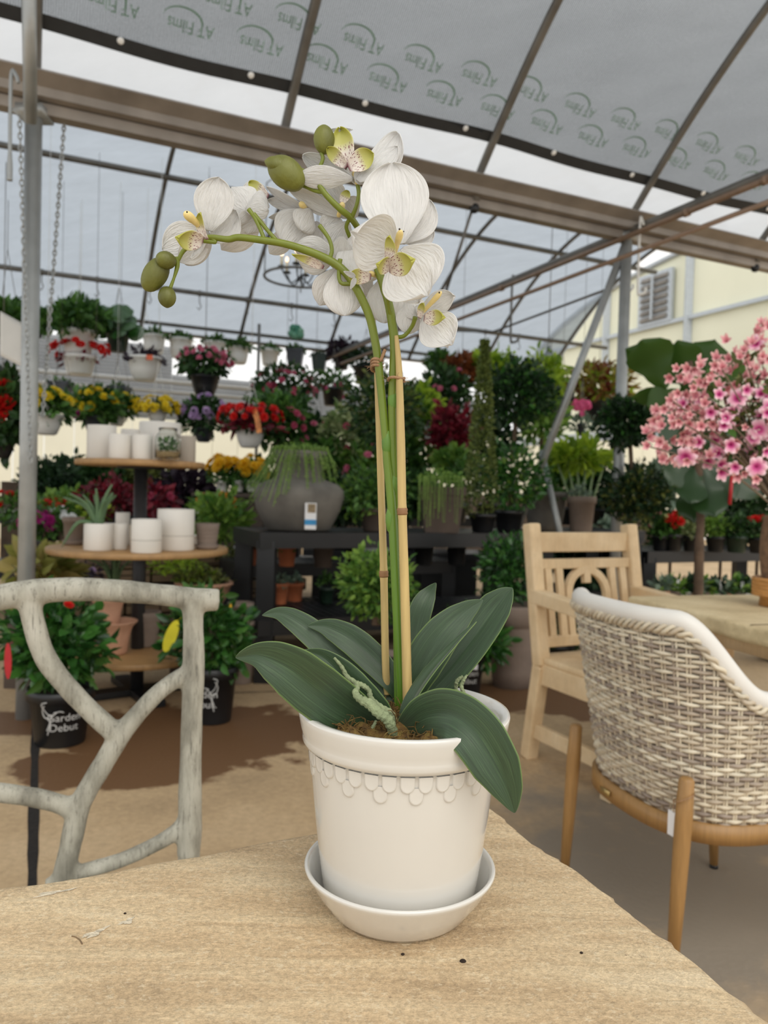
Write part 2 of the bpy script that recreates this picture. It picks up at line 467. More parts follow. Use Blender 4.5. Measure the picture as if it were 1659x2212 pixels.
pipe('roof_purlin', W(-6, 8.9, arch(8.9)-.05), W(7.7, 8.9, arch(8.9)-.05), .028, steel_d, 'middle long pipe under the far roof hung with plant hooks', 'purlin', 'long pipes under the far roof')
pipe('roof_purlin', W(-6, 9.3, 3.0), W(7.5, 9.3, 3.0), .022, steel_d, 'lowest long pipe just above the hanging white pots', 'purlin', 'long pipes under the far roof')
# hooks clipped along the middle pipe
for k in range(16):
    u = -1.0+k*.55; c = W(u, 8.9, arch(8.9)-.05); mb = MB()
    mb.ball(c, .036, 8); mb.tube([c, c-Vector((0, 0, .1)), c+Vector((.02, 0, -.15)), c+Vector((.0, 0, -.19)), c+Vector((-.025, 0, -.16))], .006, 5)
    tag(build('pipe_hook', mb, steel_d), 'small dark hook on the middle long pipe, %s' % ('left of the orchid' if u < 2.6 else 'right of the orchid'), 'hook', 'hooks clipped on the middle pipe' )
# cross chords
for (u, lab) in ((3.51, 'long horizontal tie pipe running from the right post back across the far bay'), ):
    pipe('tie_pipe', W(u, .4, 2.83), W(u, 9.3, 2.83), .028, steel_d, lab, 'pipe')
tan_m = simple('tan_conduit', '#8c7460', .5, .1)
mb = MB(); mb.tube([W(3.42, .6, 2.76), W(3.42, 3.0, 2.76), W(3.43, 9.2, 2.77)], .018, 8)
for v in (2.0, 2.7, 2.78, 3.3, 5.2, 7.0): mb.tube([W(3.42, v, 2.76), W(3.42, v+.03, 2.76)], .026, 8)
tag(build('conduit', mb, tan_m), 'tan conduit strapped under the horizontal tie pipe', 'pipe')
pipe('conduit', W(3.46, 2.2, 2.66), W(3.0, 7.6, 2.45), .014, tan_m, 'lower tan conduit slanting down from the tie pipe', 'pipe')
mb = MB(); mb.tube([W(3.2, 6.6, 2.66), W(3.6, 5.6, 2.5), W(3.55, 4.1, 2.52)], .01, 6)
tag(build('cable', mb, steel_d), 'thin cable sagging between the tie pipe and right post', 'cable')
# posts
pt = P(1308, 800, 5.63); 
mb = MB(); b0 = W(3.51, V0, 0); mb.tube([b0, b0+Vector((0, 0, HG-.05))], .036, 14); mb.box(b0+Vector((0, 0, HG-.1)), (.12, .12, .04))
tag(build('support_post', mb, steel), 'tall grey steel post behind the wooden armchair at right', 'post', 'gutter support posts')
b0 = W(0, V0, 0); bx = G(20, 1000, 0)
mb = MB(); mb.tube([b0, b0+Vector((0, 0, HG-.03))], .038, 14); mb.box(b0+Vector((0, 0, HG-.12)), (.13, .13, .04))
tag(build('support_post', mb, steel), 'tall grey steel post at the left edge holding the white sheets', 'post', 'gutter support posts')
pq = P(78, 640, 3.72); pr = P(74, 225, 3.72)
pipe('drop_pipe', pr, Vector((pr.x+.02, pr.y, 0)), .022, steel_d, 'dark vertical pipe just right of the left steel post', 'pipe')
pipe('drop_pipe', P(62, -60, 2.9), P(66, 262, 3.3), .028, steel, 'pale vertical pipe coming down at the top left corner', 'pipe')
for px, lab in ((985, 'right of the orchid'), (560, 'beside the black bowl basket')):
    tp = W(2.34, 3.9, HG-.12) if px == 985 else P(560, 700, 8.9)
    bt = P(960, 640, 4.9) if px == 985 else Vector((tp.x, tp.y, 0))
    pipe('hanger_rod', tp, bt, .009 if px == 985 else .018, steel_d, 'thin grey rod hanging from the gutter '+lab if px == 985 else 'slim grey upright at the far wall '+lab, 'rod')
mb = MB(); mb.ball(W(2.34, V0-.02, HG-.13), .03, 10); tag(build('clamp_knob', mb, black_pl), 'small black knob under the gutter at the foot of a hoop', 'knob')
mb = MB(); mb.ball(W(4.68, V0-.02, HG-.13), .03, 10); tag(build('clamp_knob', mb, black_pl), 'small black knob under the gutter at the right edge', 'knob')
# diagonal braces by the right post
a = W(3.51, V0, HG-.12); 
pipe('brace_pipe', a, P(1110, 1160, 5.3), .026, steel, 'long silver brace slanting down left from the head of the right post', 'brace')
pipe('brace_pipe', P(1170, 975, 5.45), P(1218, 1190, 5.1), .022, steel, 'short silver brace slanting down right to behind the armchair', 'brace')
# hanging grow hooks
for (px, py, Y, L, lab) in ((1383, 480, 4.83, 140, 'long white J-shaped hook hanging near the right post'), (1352, 580, 7.0, 35, 'small pale hook beside the window of the end gable'),
                            (1107, 605, 7.6, 120, 'thin grey J hook hanging right of the small orchid bloom')):
    p = P(px, py, Y); s_ = S(1, Y); mb = MB()
    mb.tube(catmull([p+Vector((8*s_, 0, -6*s_)), p+Vector((4*s_, 0, 4*s_)), p, p-Vector((0, 0, L*s_)), p+Vector((6*s_, 0, -(L+12)*s_)), p+Vector((15*s_, 0, -(L+8)*s_)), p+Vector((17*s_, 0, -(L-2)*s_))], 6), .008 if Y < 7 else .012, 6)
    tag(build('hanging_hook', mb, white_pl if Y < 7.1 else steel_d), lab, 'hook')
mb = MB(); p = P(24, 168, 3.2)
mb.tube(catmull([p+Vector((.03, 0, -.02)), p+Vector((.02, 0, .01)), p, p-Vector((0, 0, .36)), p-Vector((0, 0, .42))], 5), [.008]*15+[.012]*6, 8)
tag(build('hanging_hook', mb, steel), 'flat steel hook hanging at the top left corner by the post', 'hook')
# chains
def chain(a, b_, n_, r, label):
    mb = MB(); a, b_ = Vector(a), Vector(b_); d = (b_-a); L = d.length/n_; d.normalize()
    for i in range(n_):
        c = a+(b_-a)*((i+.5)/n_)
        s_ = Vector((0, 1, 0)).cross(d).normalized(); o2 = d.cross(s_)
        sd = s_ if i % 2 else (s_*.35+o2*.9).normalized()
        pts = [c+d*(L*.62*cos(t_))+sd*(L*.33*sin(t_)) for t_ in [2*pi*k/10 for k in range(10)]]
        mb.tube(pts, r, 5, closed=True)
    return tag(build('hanging_chain', mb, steel), label, 'chain', None)
chain(P(42, 250, 3.46), P(66, 1000, 3.46), 60, .0036, 'long steel chain hanging down in front of the left post')
chain(P(139, 262, 3.62), P(92, 900, 3.62), 62, .0042, 'steel chain hanging from the gutter right of the left post')
# far side wall: rolled slatted curtain, rails, outer building
curt = film_mat('grey_ribbed_curtain', '#9a9da0', .12, '#cccccc', 0, .2)
mb = MB()
mb.grid(lambda a, b_: W(-6+a*7.6, 9.75+.025*math.sin(b_*2*pi*22), 1.92+b_*.90), 2, 264)
mb.grid(lambda a, b_: W(1.6+a*4.6, 9.75+.025*math.sin(b_*2*pi*14), 1.92+b_*.56), 2, 170)
struct('wall_back', mb, curt, True)
for i, h in enumerate((2.36, 2.24, 2.08)):
    pipe('wall_rail', W(-6, 9.55, h), W(3.3, 9.55, h), .02 if i else .028, white_pl, ('upper', 'middle', 'lower')[i]+' pale rail along the ribbed curtain of the back wall', 'rail', 'rails on the back wall')
crm = simple('cream_cladding', '#e6e3cf', .6, 0, .04, 1.5)
crm2 = simple('cream_polycarbonate', '#ecebd2', .5, 0, .03, 1.5)
mb = MB()
for k in range(60):
    mb.box(W(-10+k*.5, 15, 1.35), (.49, .06, 2.5), Matrix((UX, VX, Vector((0, 0, 1)))).transposed())
struct('wall_outside', mb, crm)
mb = MB()
for k in range(90): mb.box(W(-9+k*.22, 10.6, .55), (.2, .03, 1.1), Matrix((UX, VX, Vector((0, 0, 1)))).transposed())
struct('wall_fence', mb, simple('dark_brown_boards', '#4c3f33', .8, 0, .25, 6))
# low stone planter wall at the left
m, n, l, b = mat_new('stacked_tan_stone')
t = n.new('ShaderNodeTexCoord'); bk = n.new('ShaderNodeTexBrick'); mp = n.new('ShaderNodeMapping')
mp.inputs['Rotation'].default_value = (R(90), 0, 0); l.new(t.outputs['Object'], mp.inputs[0]); l.new(mp.outputs[0], bk.inputs[0])
bk.inputs['Scale'].default_value = 3.2; bk.inputs['Color1'].default_value = hexc('#8b755c'); bk.inputs['Color2'].default_value = hexc('#675745'); bk.inputs['Mortar'].default_value = hexc('#2a221b')
bk.inputs['Brick Width'].default_value = .9; bk.inputs['Row Height'].default_value = .22; bk.inputs['Mortar Size'].default_value = .015
l.new(bk.outputs[0], b.inputs['Base Color']); b.inputs['Roughness'].default_value = .9
mb = MB(); p0 = P(60, 1200, 5.0); p1 = P(560, 1200, 5.9)
for r_ in range(6):
    x = 0.0; L = (p1-p0).length; d = (p1-p0); d.z = 0; d.normalize(); dn = Vector((-d.y, d.x, 0))
    while x < L:
        w_ = random.uniform(.25, .6); c = Vector((p0.x, p0.y, 0))+d*(x+w_/2)+dn*random.uniform(-.015, .015)
        mb.box((c.x, c.y, .05+r_*.105), (w_-.015, .3, .095), Matrix((d, dn, Vector((0, 0, 1)))).transposed()); x += w_
struct('wall_stone', mb, m, bevel=.01)
WD0, WDd, WDn, WDL = Vector((p0.x, p0.y, 0)), d, dn, L
# neighbouring greenhouse gable at the right
gm = simple('white_aluminium', '#b9c0c6', .45, .2, .06)
UG = 9.5
def garch(v): return 3.2+1.95*math.sqrt(max(0, 1-((v-8)/5.6)**2))
mb = MB()
vs = [W(UG, 2.4, 2.2)]; M_ = 40
for i in range(M_+1):
    v = 2.4+i/M_*11.2; vs.append(W(UG, v, garch(v)))
vs.append(W(UG, 13.6, 2.2)); nb = len(vs)
vs += [v_+UX*.06 for v_ in vs]
fs = [tuple(range(nb)), tuple(reversed(range(nb, 2*nb)))]+[(i, i+nb, (i+1) % nb+nb, (i+1) % nb) for i in range(nb)]
mb.add(vs, fs); struct('wall_right', mb, crm2)
mb = MB(); mb.tube([W(UG-.03, 2.4+i/M_*11.2, garch(2.4+i/M_*11.2)) for i in range(M_+1)], .045, 6)
mb.bar(W(UG-.05, 2.4, 4.0), W(UG-.05, 13.2, 4.0), .05, .06); mb.bar(W(UG-.05, 2.4, 4.62), W(UG-.05, 7.2, 4.62), .05, .05)
for v in (9.05, 10.95, 6.9, 4.8): mb.bar(W(UG-.05, v, 2.2), W(UG-.05, v, garch(v)), .05, .12, upv=(1, 0, 0))
mb.box(W(UG-.05, 8, 2.22), (.12, 11.2, .16), Matrix((UX, VX, Vector((0, 0, 1)))).transposed())
struct('trim_3', mb, gm)
mb = MB(); mb.grid(lambda a, b_: W(UG+.1+a*6, 2.4+b_*11.2, garch(2.4+b_*11.2)+.02), 2, 30)
struct('roof_neighbour', mb, film, True)
# louvred shutter window in the gable
mb = MB(); RV = Matrix((UX, VX, Vector((0, 0, 1)))).transposed()
cw = P(1404, 655, 12.0); vw = cw.dot(VX)
pw = W(UG-.06, 9.75, 4.45)
mb.box(pw, (.06, .74, .86), RV)
wo = struct('window_1', mb, gm)
slat = simple('grey_shutter_blades', '#7f7a74', .6, .1, .3, 4)
mb = MB()
for k in range(7): mb.box(pw+Vector((0, 0, -.33+k*.11))-UX*.045, (.03, .58, .075), RV @ Matrix.Rotation(R(28), 3, 'Y'))
build('shutter', mb, slat, wo, False)
mb = MB(); mb.box(pw-UX*.09, (.03, .03, .72), RV); build('shutter_rod', mb, gm, wo, False)
# ------------------------------------------------------------------ foreground stone table
TZ = .744
m, n, l, b = mat_new('weathered_cast_sandstone')
t = n.new('ShaderNodeTexCoord')
def N_(scale, detail=5, rough=.55, stretch=None, rot=0, dist=0):
    mp = n.new('ShaderNodeMapping'); mp.inputs['Rotation'].default_value = (0, 0, rot)
    if stretch: mp.inputs['Scale'].default_value = stretch
    l.new(t.outputs['Object'], mp.inputs[0])
    z = n.new('ShaderNodeTexNoise'); z.inputs['Scale'].default_value = scale; z.inputs['Detail'].default_value = detail; z.inputs['Roughness'].default_value = rough; z.inputs['Distortion'].default_value = dist
    l.new(mp.outputs[0], z.inputs['Vector']); return z.outputs['Fac']
def RP(src, stops):
    r = n.new('ShaderNodeValToRGB'); e = r.color_ramp.elements
    while len(e) < len(stops): e.new(.5)
    for i, (p, c) in enumerate(stops): e[i].position = p; e[i].color = hexc(c) if isinstance(c, str) else (c, c, c, 1)
    l.new(src, r.inputs[0]); return r.outputs[0]
def MX(fac, a, c, mode='MIX'):
    x = n.new('ShaderNodeMix'); x.data_type = 'RGBA'; x.blend_type = mode
    if isinstance(fac, (int, float)): x.inputs[0].default_value = fac
    else: l.new(fac, x.inputs[0])
    l.new(a, x.inputs[6])
    if isinstance(c, str): x.inputs[7].default_value = hexc(c)
    else: l.new(c, x.inputs[7])
    return x.outputs[2]
ang = -math.atan2(.21, .45)
streak = N_(9, 7, .62, (.55, 3.2, 1), ang-.06, .6)
c0 = RP(streak, [(.25, '#b09673'), (.45, '#cbb08a'), (.6, '#d8c09a'), (.8, '#e4d0ad')])
c0 = MX(.75, c0, RP(N_(3, 4, .5, (1, 1.6, 1), ang), [(.3, (.80)), (.7, (1.12))]), 'MULTIPLY')
grit = N_(330, 4, .7)
c0 = MX(.5, c0, RP(grit, [(.35, .55), (.5, 1.0), (.68, 1.5)]), 'MULTIPLY')
grit2 = N_(170, 5, .75, (1, 1.4, 1), ang)
c0 = MX(RP(grit2, [(.55, 0.0), (.63, .5)]), c0, '#e8d8b8')
c0 = MX(RP(N_(75, 4, .7), [(.66, 0.0), (.72, .5)]), c0, '#7d6650')
c0 = MX(RP(N_(5.5, 2, .4), [(.70, 0.0), (.76, .35)]), c0, '#b98a4e')
l.new(c0, b.inputs['Base Color']); b.inputs['Roughness'].default_value = .82
bp = n.new('ShaderNodeBump'); bp.inputs['Strength'].default_value = .55; bp.inputs['Distance'].default_value = .003
ad = n.new('ShaderNodeMath'); ad.operation = 'ADD'; l.new(grit, ad.inputs[0]); l.new(grit2, ad.inputs[1]); l.new(ad.outputs[0], bp.inputs['Height'])
bp2 = n.new('ShaderNodeBump'); bp2.inputs['Strength'].default_value = .35; bp2.inputs['Distance'].default_value = .012
l.new(streak, bp2.inputs['Height']); l.new(bp.outputs[0], bp2.inputs['Normal']); l.new(bp2.outputs[0], b.inputs['Normal'])
sandstone = m
TC, TL, TR = G(1046, 1733, TZ), G(0, 1915, TZ), G(1650, 2190, TZ)
dL = (TL-TC).normalized(); dR = (TR-TC).normalized()
def slab(name, corner, d1, L1, d2, L2, z, th, mat, parent, wob=.006, seed=3, nn=90, round_=.012):
    """stone slab with an irregular chipped edge, corner + two edge directions"""
    rnd = random.Random(seed); ph = [rnd.uniform(0, 6.28) for _ in range(8)]
    def w_(s_): return wob*(.5*math.sin(s_*9+ph[0])+.5*math.sin(s_*19+ph[1])+.35*math.sin(s_*37+ph[2])+.2*math.sin(s_*81+ph[3])+.12*math.sin(s_*160+ph[4]))
    loop = []
    c0_ = Vector((corner.x, corner.y, 0)); d1 = Vector(d1); d2 = Vector(d2)
    cr_ = .018
    segs = [(c0_, d1, L1), (c0_+d1*L1, d2, L2), (c0_+d1*L1+d2*L2, -d1, L1), (c0_+d2*L2, -d2, L2)]
    ctr = c0_+d1*L1/2+d2*L2/2
    acc = 0
    for (s0, d_, L_) in segs:
        k = int(nn*L_/max(L1, L2))
        for i in range(k):
            x = i/k*L_; p = s0+d_*x
            e_ = min(x, L_-x); inn = 0
            nrm = Vector((-d_.y, d_.x, 0)); 
            if nrm.dot(p-ctr) < 0: nrm = -nrm
            if e_ < cr_: inn = cr_*(1-math.sqrt(max(0, 1-((cr_-e_)/cr_)**2)))*.7
            loop.append(p+nrm*(w_(acc+x)-inn))
        acc += L_
    loop.sort(key=lambda q: math.atan2(q.y-ctr.y, q.x-ctr.x))
    keep = [loop[0]]
    for q in loop[1:]:
        if (q-keep[-1]).length > .0022: keep.append(q)
    loop = keep
    for _ in range(3): loop = [(loop[i-1]+loop[i]*2+loop[(i+1) % len(loop)])/4 for i in range(len(loop))]
    mb = MB(); K = len(loop)
    rings = [(0, .0, -round_), (-round_*.35, 0, -round_*.35), (-round_*1.2, 0, 0)]
    levels = [(-.012, -th), (0, -th+.008), (.0035, -th*.65), (.001, -th*.35), (.003, -round_), (-round_*.3, -round_*.3), (-round_*1.1, -.0006), (-round_*3, 0)]
    vs = []
    for li, (off, dz) in enumerate(levels):
        for i, p in enumerate(loop):
            dirv = (p-ctr).normalized()
            tv_ = (loop[(i+1) % K]-loop[i-1]); nr = Vector((tv_.y, -tv_.x, 0)).normalized()
            if nr.dot(p-ctr) < 0: nr = -nr
            j = off+(.0025*math.sin(i*1.7+li*2.1)+.002*math.sin(i*.53+li) if 0 < li < 5 else 0)
            zz = z+dz+(.0012*math.sin(i*.31+li) if li in (4, 5) else 0)
            vs.append(Vector((p.x, p.y, 0))+nr*j+Vector((0, 0, zz)))
    fs = []
    for r_ in range(len(levels)-1):
        for i in range(K):
            i2 = (i+1) % K; fs.append((r_*K+i, r_*K+i2, (r_+1)*K+i2, (r_+1)*K+i))
    top = (len(levels)-1)*K
    for kk in (.8, .45):
        rr0 = top; top = len(vs)
        for i in range(K):
            q = ctr+(loop[i]-ctr)*kk; vs.append(Vector((q.x, q.y, z)))
        for i in range(K):
            i2 = (i+1) % K; fs.append((rr0+i, rr0+i2, top+i2, top+i))
    vs.append(Vector((ctr.x, ctr.y, z))); vs.append(Vector((ctr.x, ctr.y, z-th)))
    for i in range(K):
        i2 = (i+1) % K; fs.append((top+i, top+i2, len(vs)-2)); fs.append((i2, i, len(vs)-1))
    mb.add(vs, fs)
    o_ = build(name, mb, mat, parent, True)
    for p_ in o_.data.polygons:
        if all(abs(vs[i].z-z) < 1e-4 for i in p_.vertices): p_.use_smooth = False
    return o_
tb = thing('stone_dining_table', (TC.x, TC.y-.4, 0), 'tan stone-topped table in the foreground carrying the white orchid pot', 'table')
o = slab('tabletop', TC, dL, 1.5, dR, 1.05, TZ, .045, sandstone, tb, .004, 3, 220, .007)
mb = MB(); cc = TC+dL*.75+dR*.52; mb.lathe([(.22, .0), (.22, .05), (.12, .12), (.10, .5), (.2, .69), (.2, .6995)], (cc.x, cc.y, 0), 32)
build('pedestal', mb, sandstone, tb)
# crack and stains flat on the slab
crk = simple('open_crack', '#7a654c', .9, 0, .3, 30)
mb = MB()
pts = [G(x, y, TZ+.0004) for x, y in ((178, 2040), (172, 2030), (163, 2024), (154, 2022))]
mb.tube(catmull(pts, 4), [.0002]+[.0006]*11+[.0002], 4)
build('crack', mb, crk, tb)
chipm = simple('pale_chipped_stone', '#e2d4ba', .9, 0, .15, 200, .6, 300)
for q, (cx_, cy_, lx, ly, a_) in enumerate(((275, 1990, 16, 5, .5), (205, 2015, 26, 5, .45), (115, 1928, 40, 4, .2))):
    c = G(cx_, cy_, TZ+.0005); d = (G(cx_+10, cy_-10*a_, TZ)-G(cx_, cy_, TZ)).normalized(); e_ = Vector((-d.y, d.x, 0)); sc = .62/FPX
    ring = []
    for i in range(26):
        t_ = 2*pi*i/26; k = 1+.35*math.sin(3*t_+q)+.2*math.sin(7*t_)
        ring.append(c+d*lx*sc*k*cos(t_)+e_*ly*sc*1.8*k*sin(t_))
    mb = MB(); mb.add(ring, [tuple(range(26))]); build('chip_mark', mb, chipm, tb, False)
# specks
for (x, y, r_) in ((870, 2061, .0012), (1000, 2076, .002), (1256, 2058, .0011), (270, 1973, .001)):
    mb = MB(); mb.ball(G(x, y, TZ+.0006), (r_*1.3, r_, r_*.7), 8)
    tag(build('dirt_speck', mb, soil), 'tiny dark speck of dirt on the foreground tabletop', 'speck', 'dirt specks on the stone tabletop')

# ------------------------------------------------------------------ orchid pot and saucer
OC = P(868, 1700, .65); OX, OY = OC.x, OC.y
glaze = simple('white_glazed_ceramic', '#d5d2cb', .16, 0, .015, 12, .03, 30, .6, coat=.6)
# saucer
mb = MB(); z0 = TZ+.0005
mb.lathe([(.0, z0+.002), (.050, z0+.001), (.056, z0), (.060, z0+.004), (.072, z0+.020), (.0795, z0+.033), (.0812, z0+.0355), (.0818, z0+.0375), (.0805, z0+.0392), (.0785, z0+.0385), (.0765, z0+.035), (.067, z0+.017), (.0585, z0+.0085), (.054, z0+.007), (0, z0+.007)], (OX, OY, 0), 96)
tag(build('plant_saucer', mb, glaze), 'glossy white ceramic saucer under the orchid pot on the foreground table', 'saucer')
RIMZ = .916
op = thing('potted_orchid', (OX, OY, z0+.0072), 'white artificial orchid in a scalloped white ceramic pot on the foreground table', 'potted orchid')
zb = z0+.0074
def bodyR(z): return .0635+(z-zb)/(RIMZ-.03-zb)*(.0795-.0635)+.0015*sin(pi*(z-zb)/.14)
prof_ = [(0, zb), (.055, zb), (.0605, zb+.001), (.0632, zb+.006)]
for i in range(1, 22):
    z = zb+.006+(RIMZ-.030-zb-.006)*i/21; prof_.append((bodyR(z), z))
prof_ += [(.0812, RIMZ-.0295), (.0845, RIMZ-.0275), (.0862, RIMZ-.0245), (.0862, RIMZ-.0205), (.0862, RIMZ-.019), (.0875, RIMZ-.015), (.0893, RIMZ-.006), (.0900, RIMZ-.002), (.0893, RIMZ), (.0870, RIMZ+.0004), (.0820, RIMZ-.001), (.0785, RIMZ-.004), (.0775, RIMZ-.008), (.0745, RIMZ-.03), (.07, RIMZ-.04), (0, RIMZ-.04)]
mb = MB(); mb.lathe(prof_, (OX, OY, 0), 128)
pot_o = build('pot', mb, glaze, op)
# scalloped relief: upper row of tongues, every second pair carries a lower tongue
mb = MB()
def conep(th, z, off): r = bodyR(z)+off; return Vector((OX+r*cos(th), OY+r*sin(th), z))
def tongue(th, ztop, w, h, off):
    N = 14; rim = []; inner = []; bk_ = []
    R0 = bodyR(ztop)
    outl = [(-w/2, 0)]+[(-w/2*cos(pi*i/N), -(h-w/2)-w/2*sin(pi*i/N)) for i in range(N+1)]+[(w/2, 0)]
    for x, y in outl:
        rim.append(conep(th+x/R0, ztop+y, -.0004)); inner.append(conep(th+x*.90/R0, ztop+y*.95, off)); bk_.append(conep(th+x*.70/R0, ztop+y*.86, off*.86))
    k = len(outl); fs = [(i, i+1, k+i+1, k+i) for i in range(k-1)]+[(k+i, k+i+1, 2*k+i+1, 2*k+i) for i in range(k-1)]+[tuple(range(2*k, 3*k))]
    mb.add(rim+inner+bk_, fs)
zt = RIMZ-.0305; NS = 36
for i in range(NS):
    th = 2*pi*i/NS-pi/2+.02
    tongue(th, zt, .0116, .0132, .0016)
for i in range(NS//2):
    th = 2*pi*(2*i+.5)/NS-pi/2+.02
    tongue(th, zt-.0085, .0116, .0140, .0013)
build('scallop_relief', mb, glaze, pot_o)
# moss
m, n, l, b = mat_new('brown_moss'); t = n.new('ShaderNodeTexCoord')
l.new(RP(N_(140, 6, .7), [(.3, '#3a2a17'), (.5, '#6b5128'), (.62, '#7d6a35'), (.75, '#a98c55')]), b.inputs['Base Color']); b.inputs['Roughness'].default_value = .95
moss_m = m
mb = MB()
def mossf(a, b_):
    th = 2*pi*b_; r = a*.0745
    z = RIMZ-.012+.010*(1-a)+.0035*math.sin(th*5+a*9)*a+.003*math.sin(th*11+3*a)+.0025*math.sin(a*40+th*3)
    return Vector((OX+r*cos(th), OY+r*sin(th), z))
mb.grid(mossf, 26, 90)
moss = build('moss', mb, moss_m, op)
rnd = random.Random(5); mb = MB()
for k in range(900):
    th = rnd.uniform(0, 2*pi); r = .072*math.sqrt(rnd.random()); a = r/.0745
    p = mossf(min(a, 1), th/(2*pi)); d = Vector((rnd.uniform(-1, 1), rnd.uniform(-1, 1), rnd.uniform(.1, .9))).normalized(); e_ = Vector((rnd.uniform(-1, 1), rnd.uniform(-1, 1), rnd.uniform(-.4, .4)))
    L = rnd.uniform(.005, .013)
    if a > .9: d = Vector((d.x-cos(th)*.5, d.y-sin(th)*.5, d.z))
    mb.tube([p-Vector((0, 0, .002)), p+d*L*.5, p+d*L*.8+e_*L*.4, p+d*L*.7+e_*L*.8], [.0004, .0005, .0004, .0002], 4, False)
build('moss_fibres', mb, moss_m, op, kind='stuff')

# ------------------------------------------------------------------ orchid stems, stakes, roots
def pixpath(pts, Y=.65): return [P(p[0], p[1], p[2] if len(p) > 2 else Y) for p in pts]
m, n, l, b = mat_new('orchid_stem_green'); t = n.new('ShaderNodeTexCoord')
sx = n.new('ShaderNodeSeparateXYZ'); l.new(t.outputs['Object'], sx.inputs[0])
mr = n.new('ShaderNodeMapRange'); mr.inputs['From Min'].default_value = .15; mr.inputs['From Max'].default_value = .5; l.new(sx.outputs[2], mr.inputs[0])
c0 = RP(mr.outputs[0], [(0, '#557d1c'), (.45, '#5a7a22'), (1, '#6f7a20')])
c0 = MX(.6, c0, RP(N_(25, 4, .6, (3, 3, .5)), [(.3, .8), (.7, 1.15)]), 'MULTIPLY')
l.new(c0, b.inputs['Base Color']); b.inputs['Roughness'].default_value = .4
stem_m = m
bud_m = simple('orchid_bud_green', '#666826', .5, 0, .35, 45, .15, 200, stretch=(1, 1, .35))
bamboo = simple('bamboo_cane', '#b89f66', .45, 0, .15, 60, .1, 200, stretch=(3, 3, .25))
def stake(pts, rads, nodes, Y):
    pp = catmull(pixpath(pts, Y), 10); rr = [lerpl(rads, i/(len(pp)-1)) for i in range(len(pp))]
    for nd in nodes:
        q = P(nd[0], nd[1], Y); i = min(range(len(pp)), key=lambda k: (pp[k]-q).length)
        rr[i] *= 1.12
    mb = MB(); mb.tube(pp, rr, 16); st = build('bamboo_stake', mb, bamboo, op)
    for nd in nodes:
        q = P(nd[0], nd[1], Y); i = min(range(len(pp)), key=lambda k: (pp[k]-q).length); r_ = rr[i]*1.02
        d = (pp[min(i+1, len(pp)-1)]-pp[i-1]).normalized()
        mb = MB(); mb.tube([pp[i]-d*.0028, pp[i]-d*.0016, pp[i], pp[i]+d*.0016, pp[i]+d*.003], [r_*.98, r_*1.1, r_*1.03, r_*1.12, r_*.98], 16)
        build('cane_node', mb, simple('cane_node_brown', '#8a6440', .6), st)
PX = .65/FPX
stake([(838, 1500), (833, 1440), (829, 1240), (823, 1050), (818, 900), (813, 780), (806, 690)], [8.5*PX, 8.5*PX, 8.5*PX, 8*PX, 7.5*PX, 6*PX, 5*PX], [(829, 1238)], .672)
stake([(884, 1580), (880, 1500), (875, 1300), (869, 1105), (866, 950), (862, 800), (856, 725)], [11*PX, 10.5*PX, 10*PX, 9.3*PX, 9*PX, 7*PX, 4*PX], [(869, 1105)], .640)
def stem(pts, rads, name='stem', parent=op, mat=None, n_=12):
    pp = catmull(pixpath(pts), 8); rr = [lerpl(rads, i/(len(pp)-1))*PX for i in range(len(pp))]
    mb = MB(); mb.tube(pp, rr, n_); return build(name, mb, mat or stem_m, parent)
sA = stem([(868, 1590), (866, 1500), (859, 1350), (852, 1200), (846, 1090), (837, 1000), (834, 955), (827, 880), (818, 790), (809, 730), (795, 675), (765, 615), (735, 578), (690, 552), (620, 528), (560, 518), (515, 513), (492, 517), (455, 513), (425, 520), (398, 540), (385, 562)], [10, 10, 10, 10, 9, 9, 9, 9, 9, 9, 8, 7.5, 7, 6, 5, 4])
sB = stem([(862, 1590, .655), (861, 1500, .655), (858, 1300, .655), (856, 1150, .655), (854, 1060, .653), (850, 960, .65), (848, 870, .648), (851, 800, .648), (852, 740, .648), (846, 690, .648), (838, 650, .648), (826, 610, .648), (812, 570, .65), (795, 530, .66), (775, 495, .665), (757, 470, .655), (735, 452, .648), (705, 422, .645), (680, 388, .645), (660, 372, .645), (640, 362, .645)], [10, 10, 10, 10, 10, 10, 10, 9, 9, 8, 7, 7, 6, 5, 4])
def node_scale(x, y, Y, r_, par):
    p = P(x, y, Y); mb = MB(); mb.lathe([(0, -.013), (r_*.75, -.010), (r_*1.1, -.003), (r_*1.18, .002), (r_*.7, .010), (0, .014)], p, 14)
    build('stem_node', mb, simple('stem_node_green', '#5b7f2b', .5, 0, .15, 60), par)
node_scale(836, 958, .65, 10*PX, sA); node_scale(851, 1045, .652, 10.5*PX, sB); node_scale(849, 865, .648, 10*PX, sB); node_scale(843, 1120, .65, 9*PX, sA)
for pts in ([(572, 521), (563, 497), (550, 470), (537, 452)], [(600, 523), (580, 500), (562, 478), (548, 462)], [(712, 560), (717, 540), (710, 515), (690, 487)],
            [(757, 613), (738, 612), (732, 595), (735, 560)], [(760, 470, .655), (770, 445, .65), (775, 420, .648), (773, 400, .648)], [(757, 470, .655), (748, 490, .66), (756, 512, .665)],
            [(850, 728, .648), (872, 726, .645), (890, 705, .64), (897, 685, .635)], [(846, 690, .648), (838, 650, .64), (842, 620, .63)], [(835, 648, .648), (825, 625, .65), (826, 600, .655)], [(700, 415, .645), (680, 412, .648), (655, 400, .65)],
            [(455, 513), (465, 523), (440, 520)]):
    stem(pts, [5, 4.2, 4.2, 5], 'pedicel')
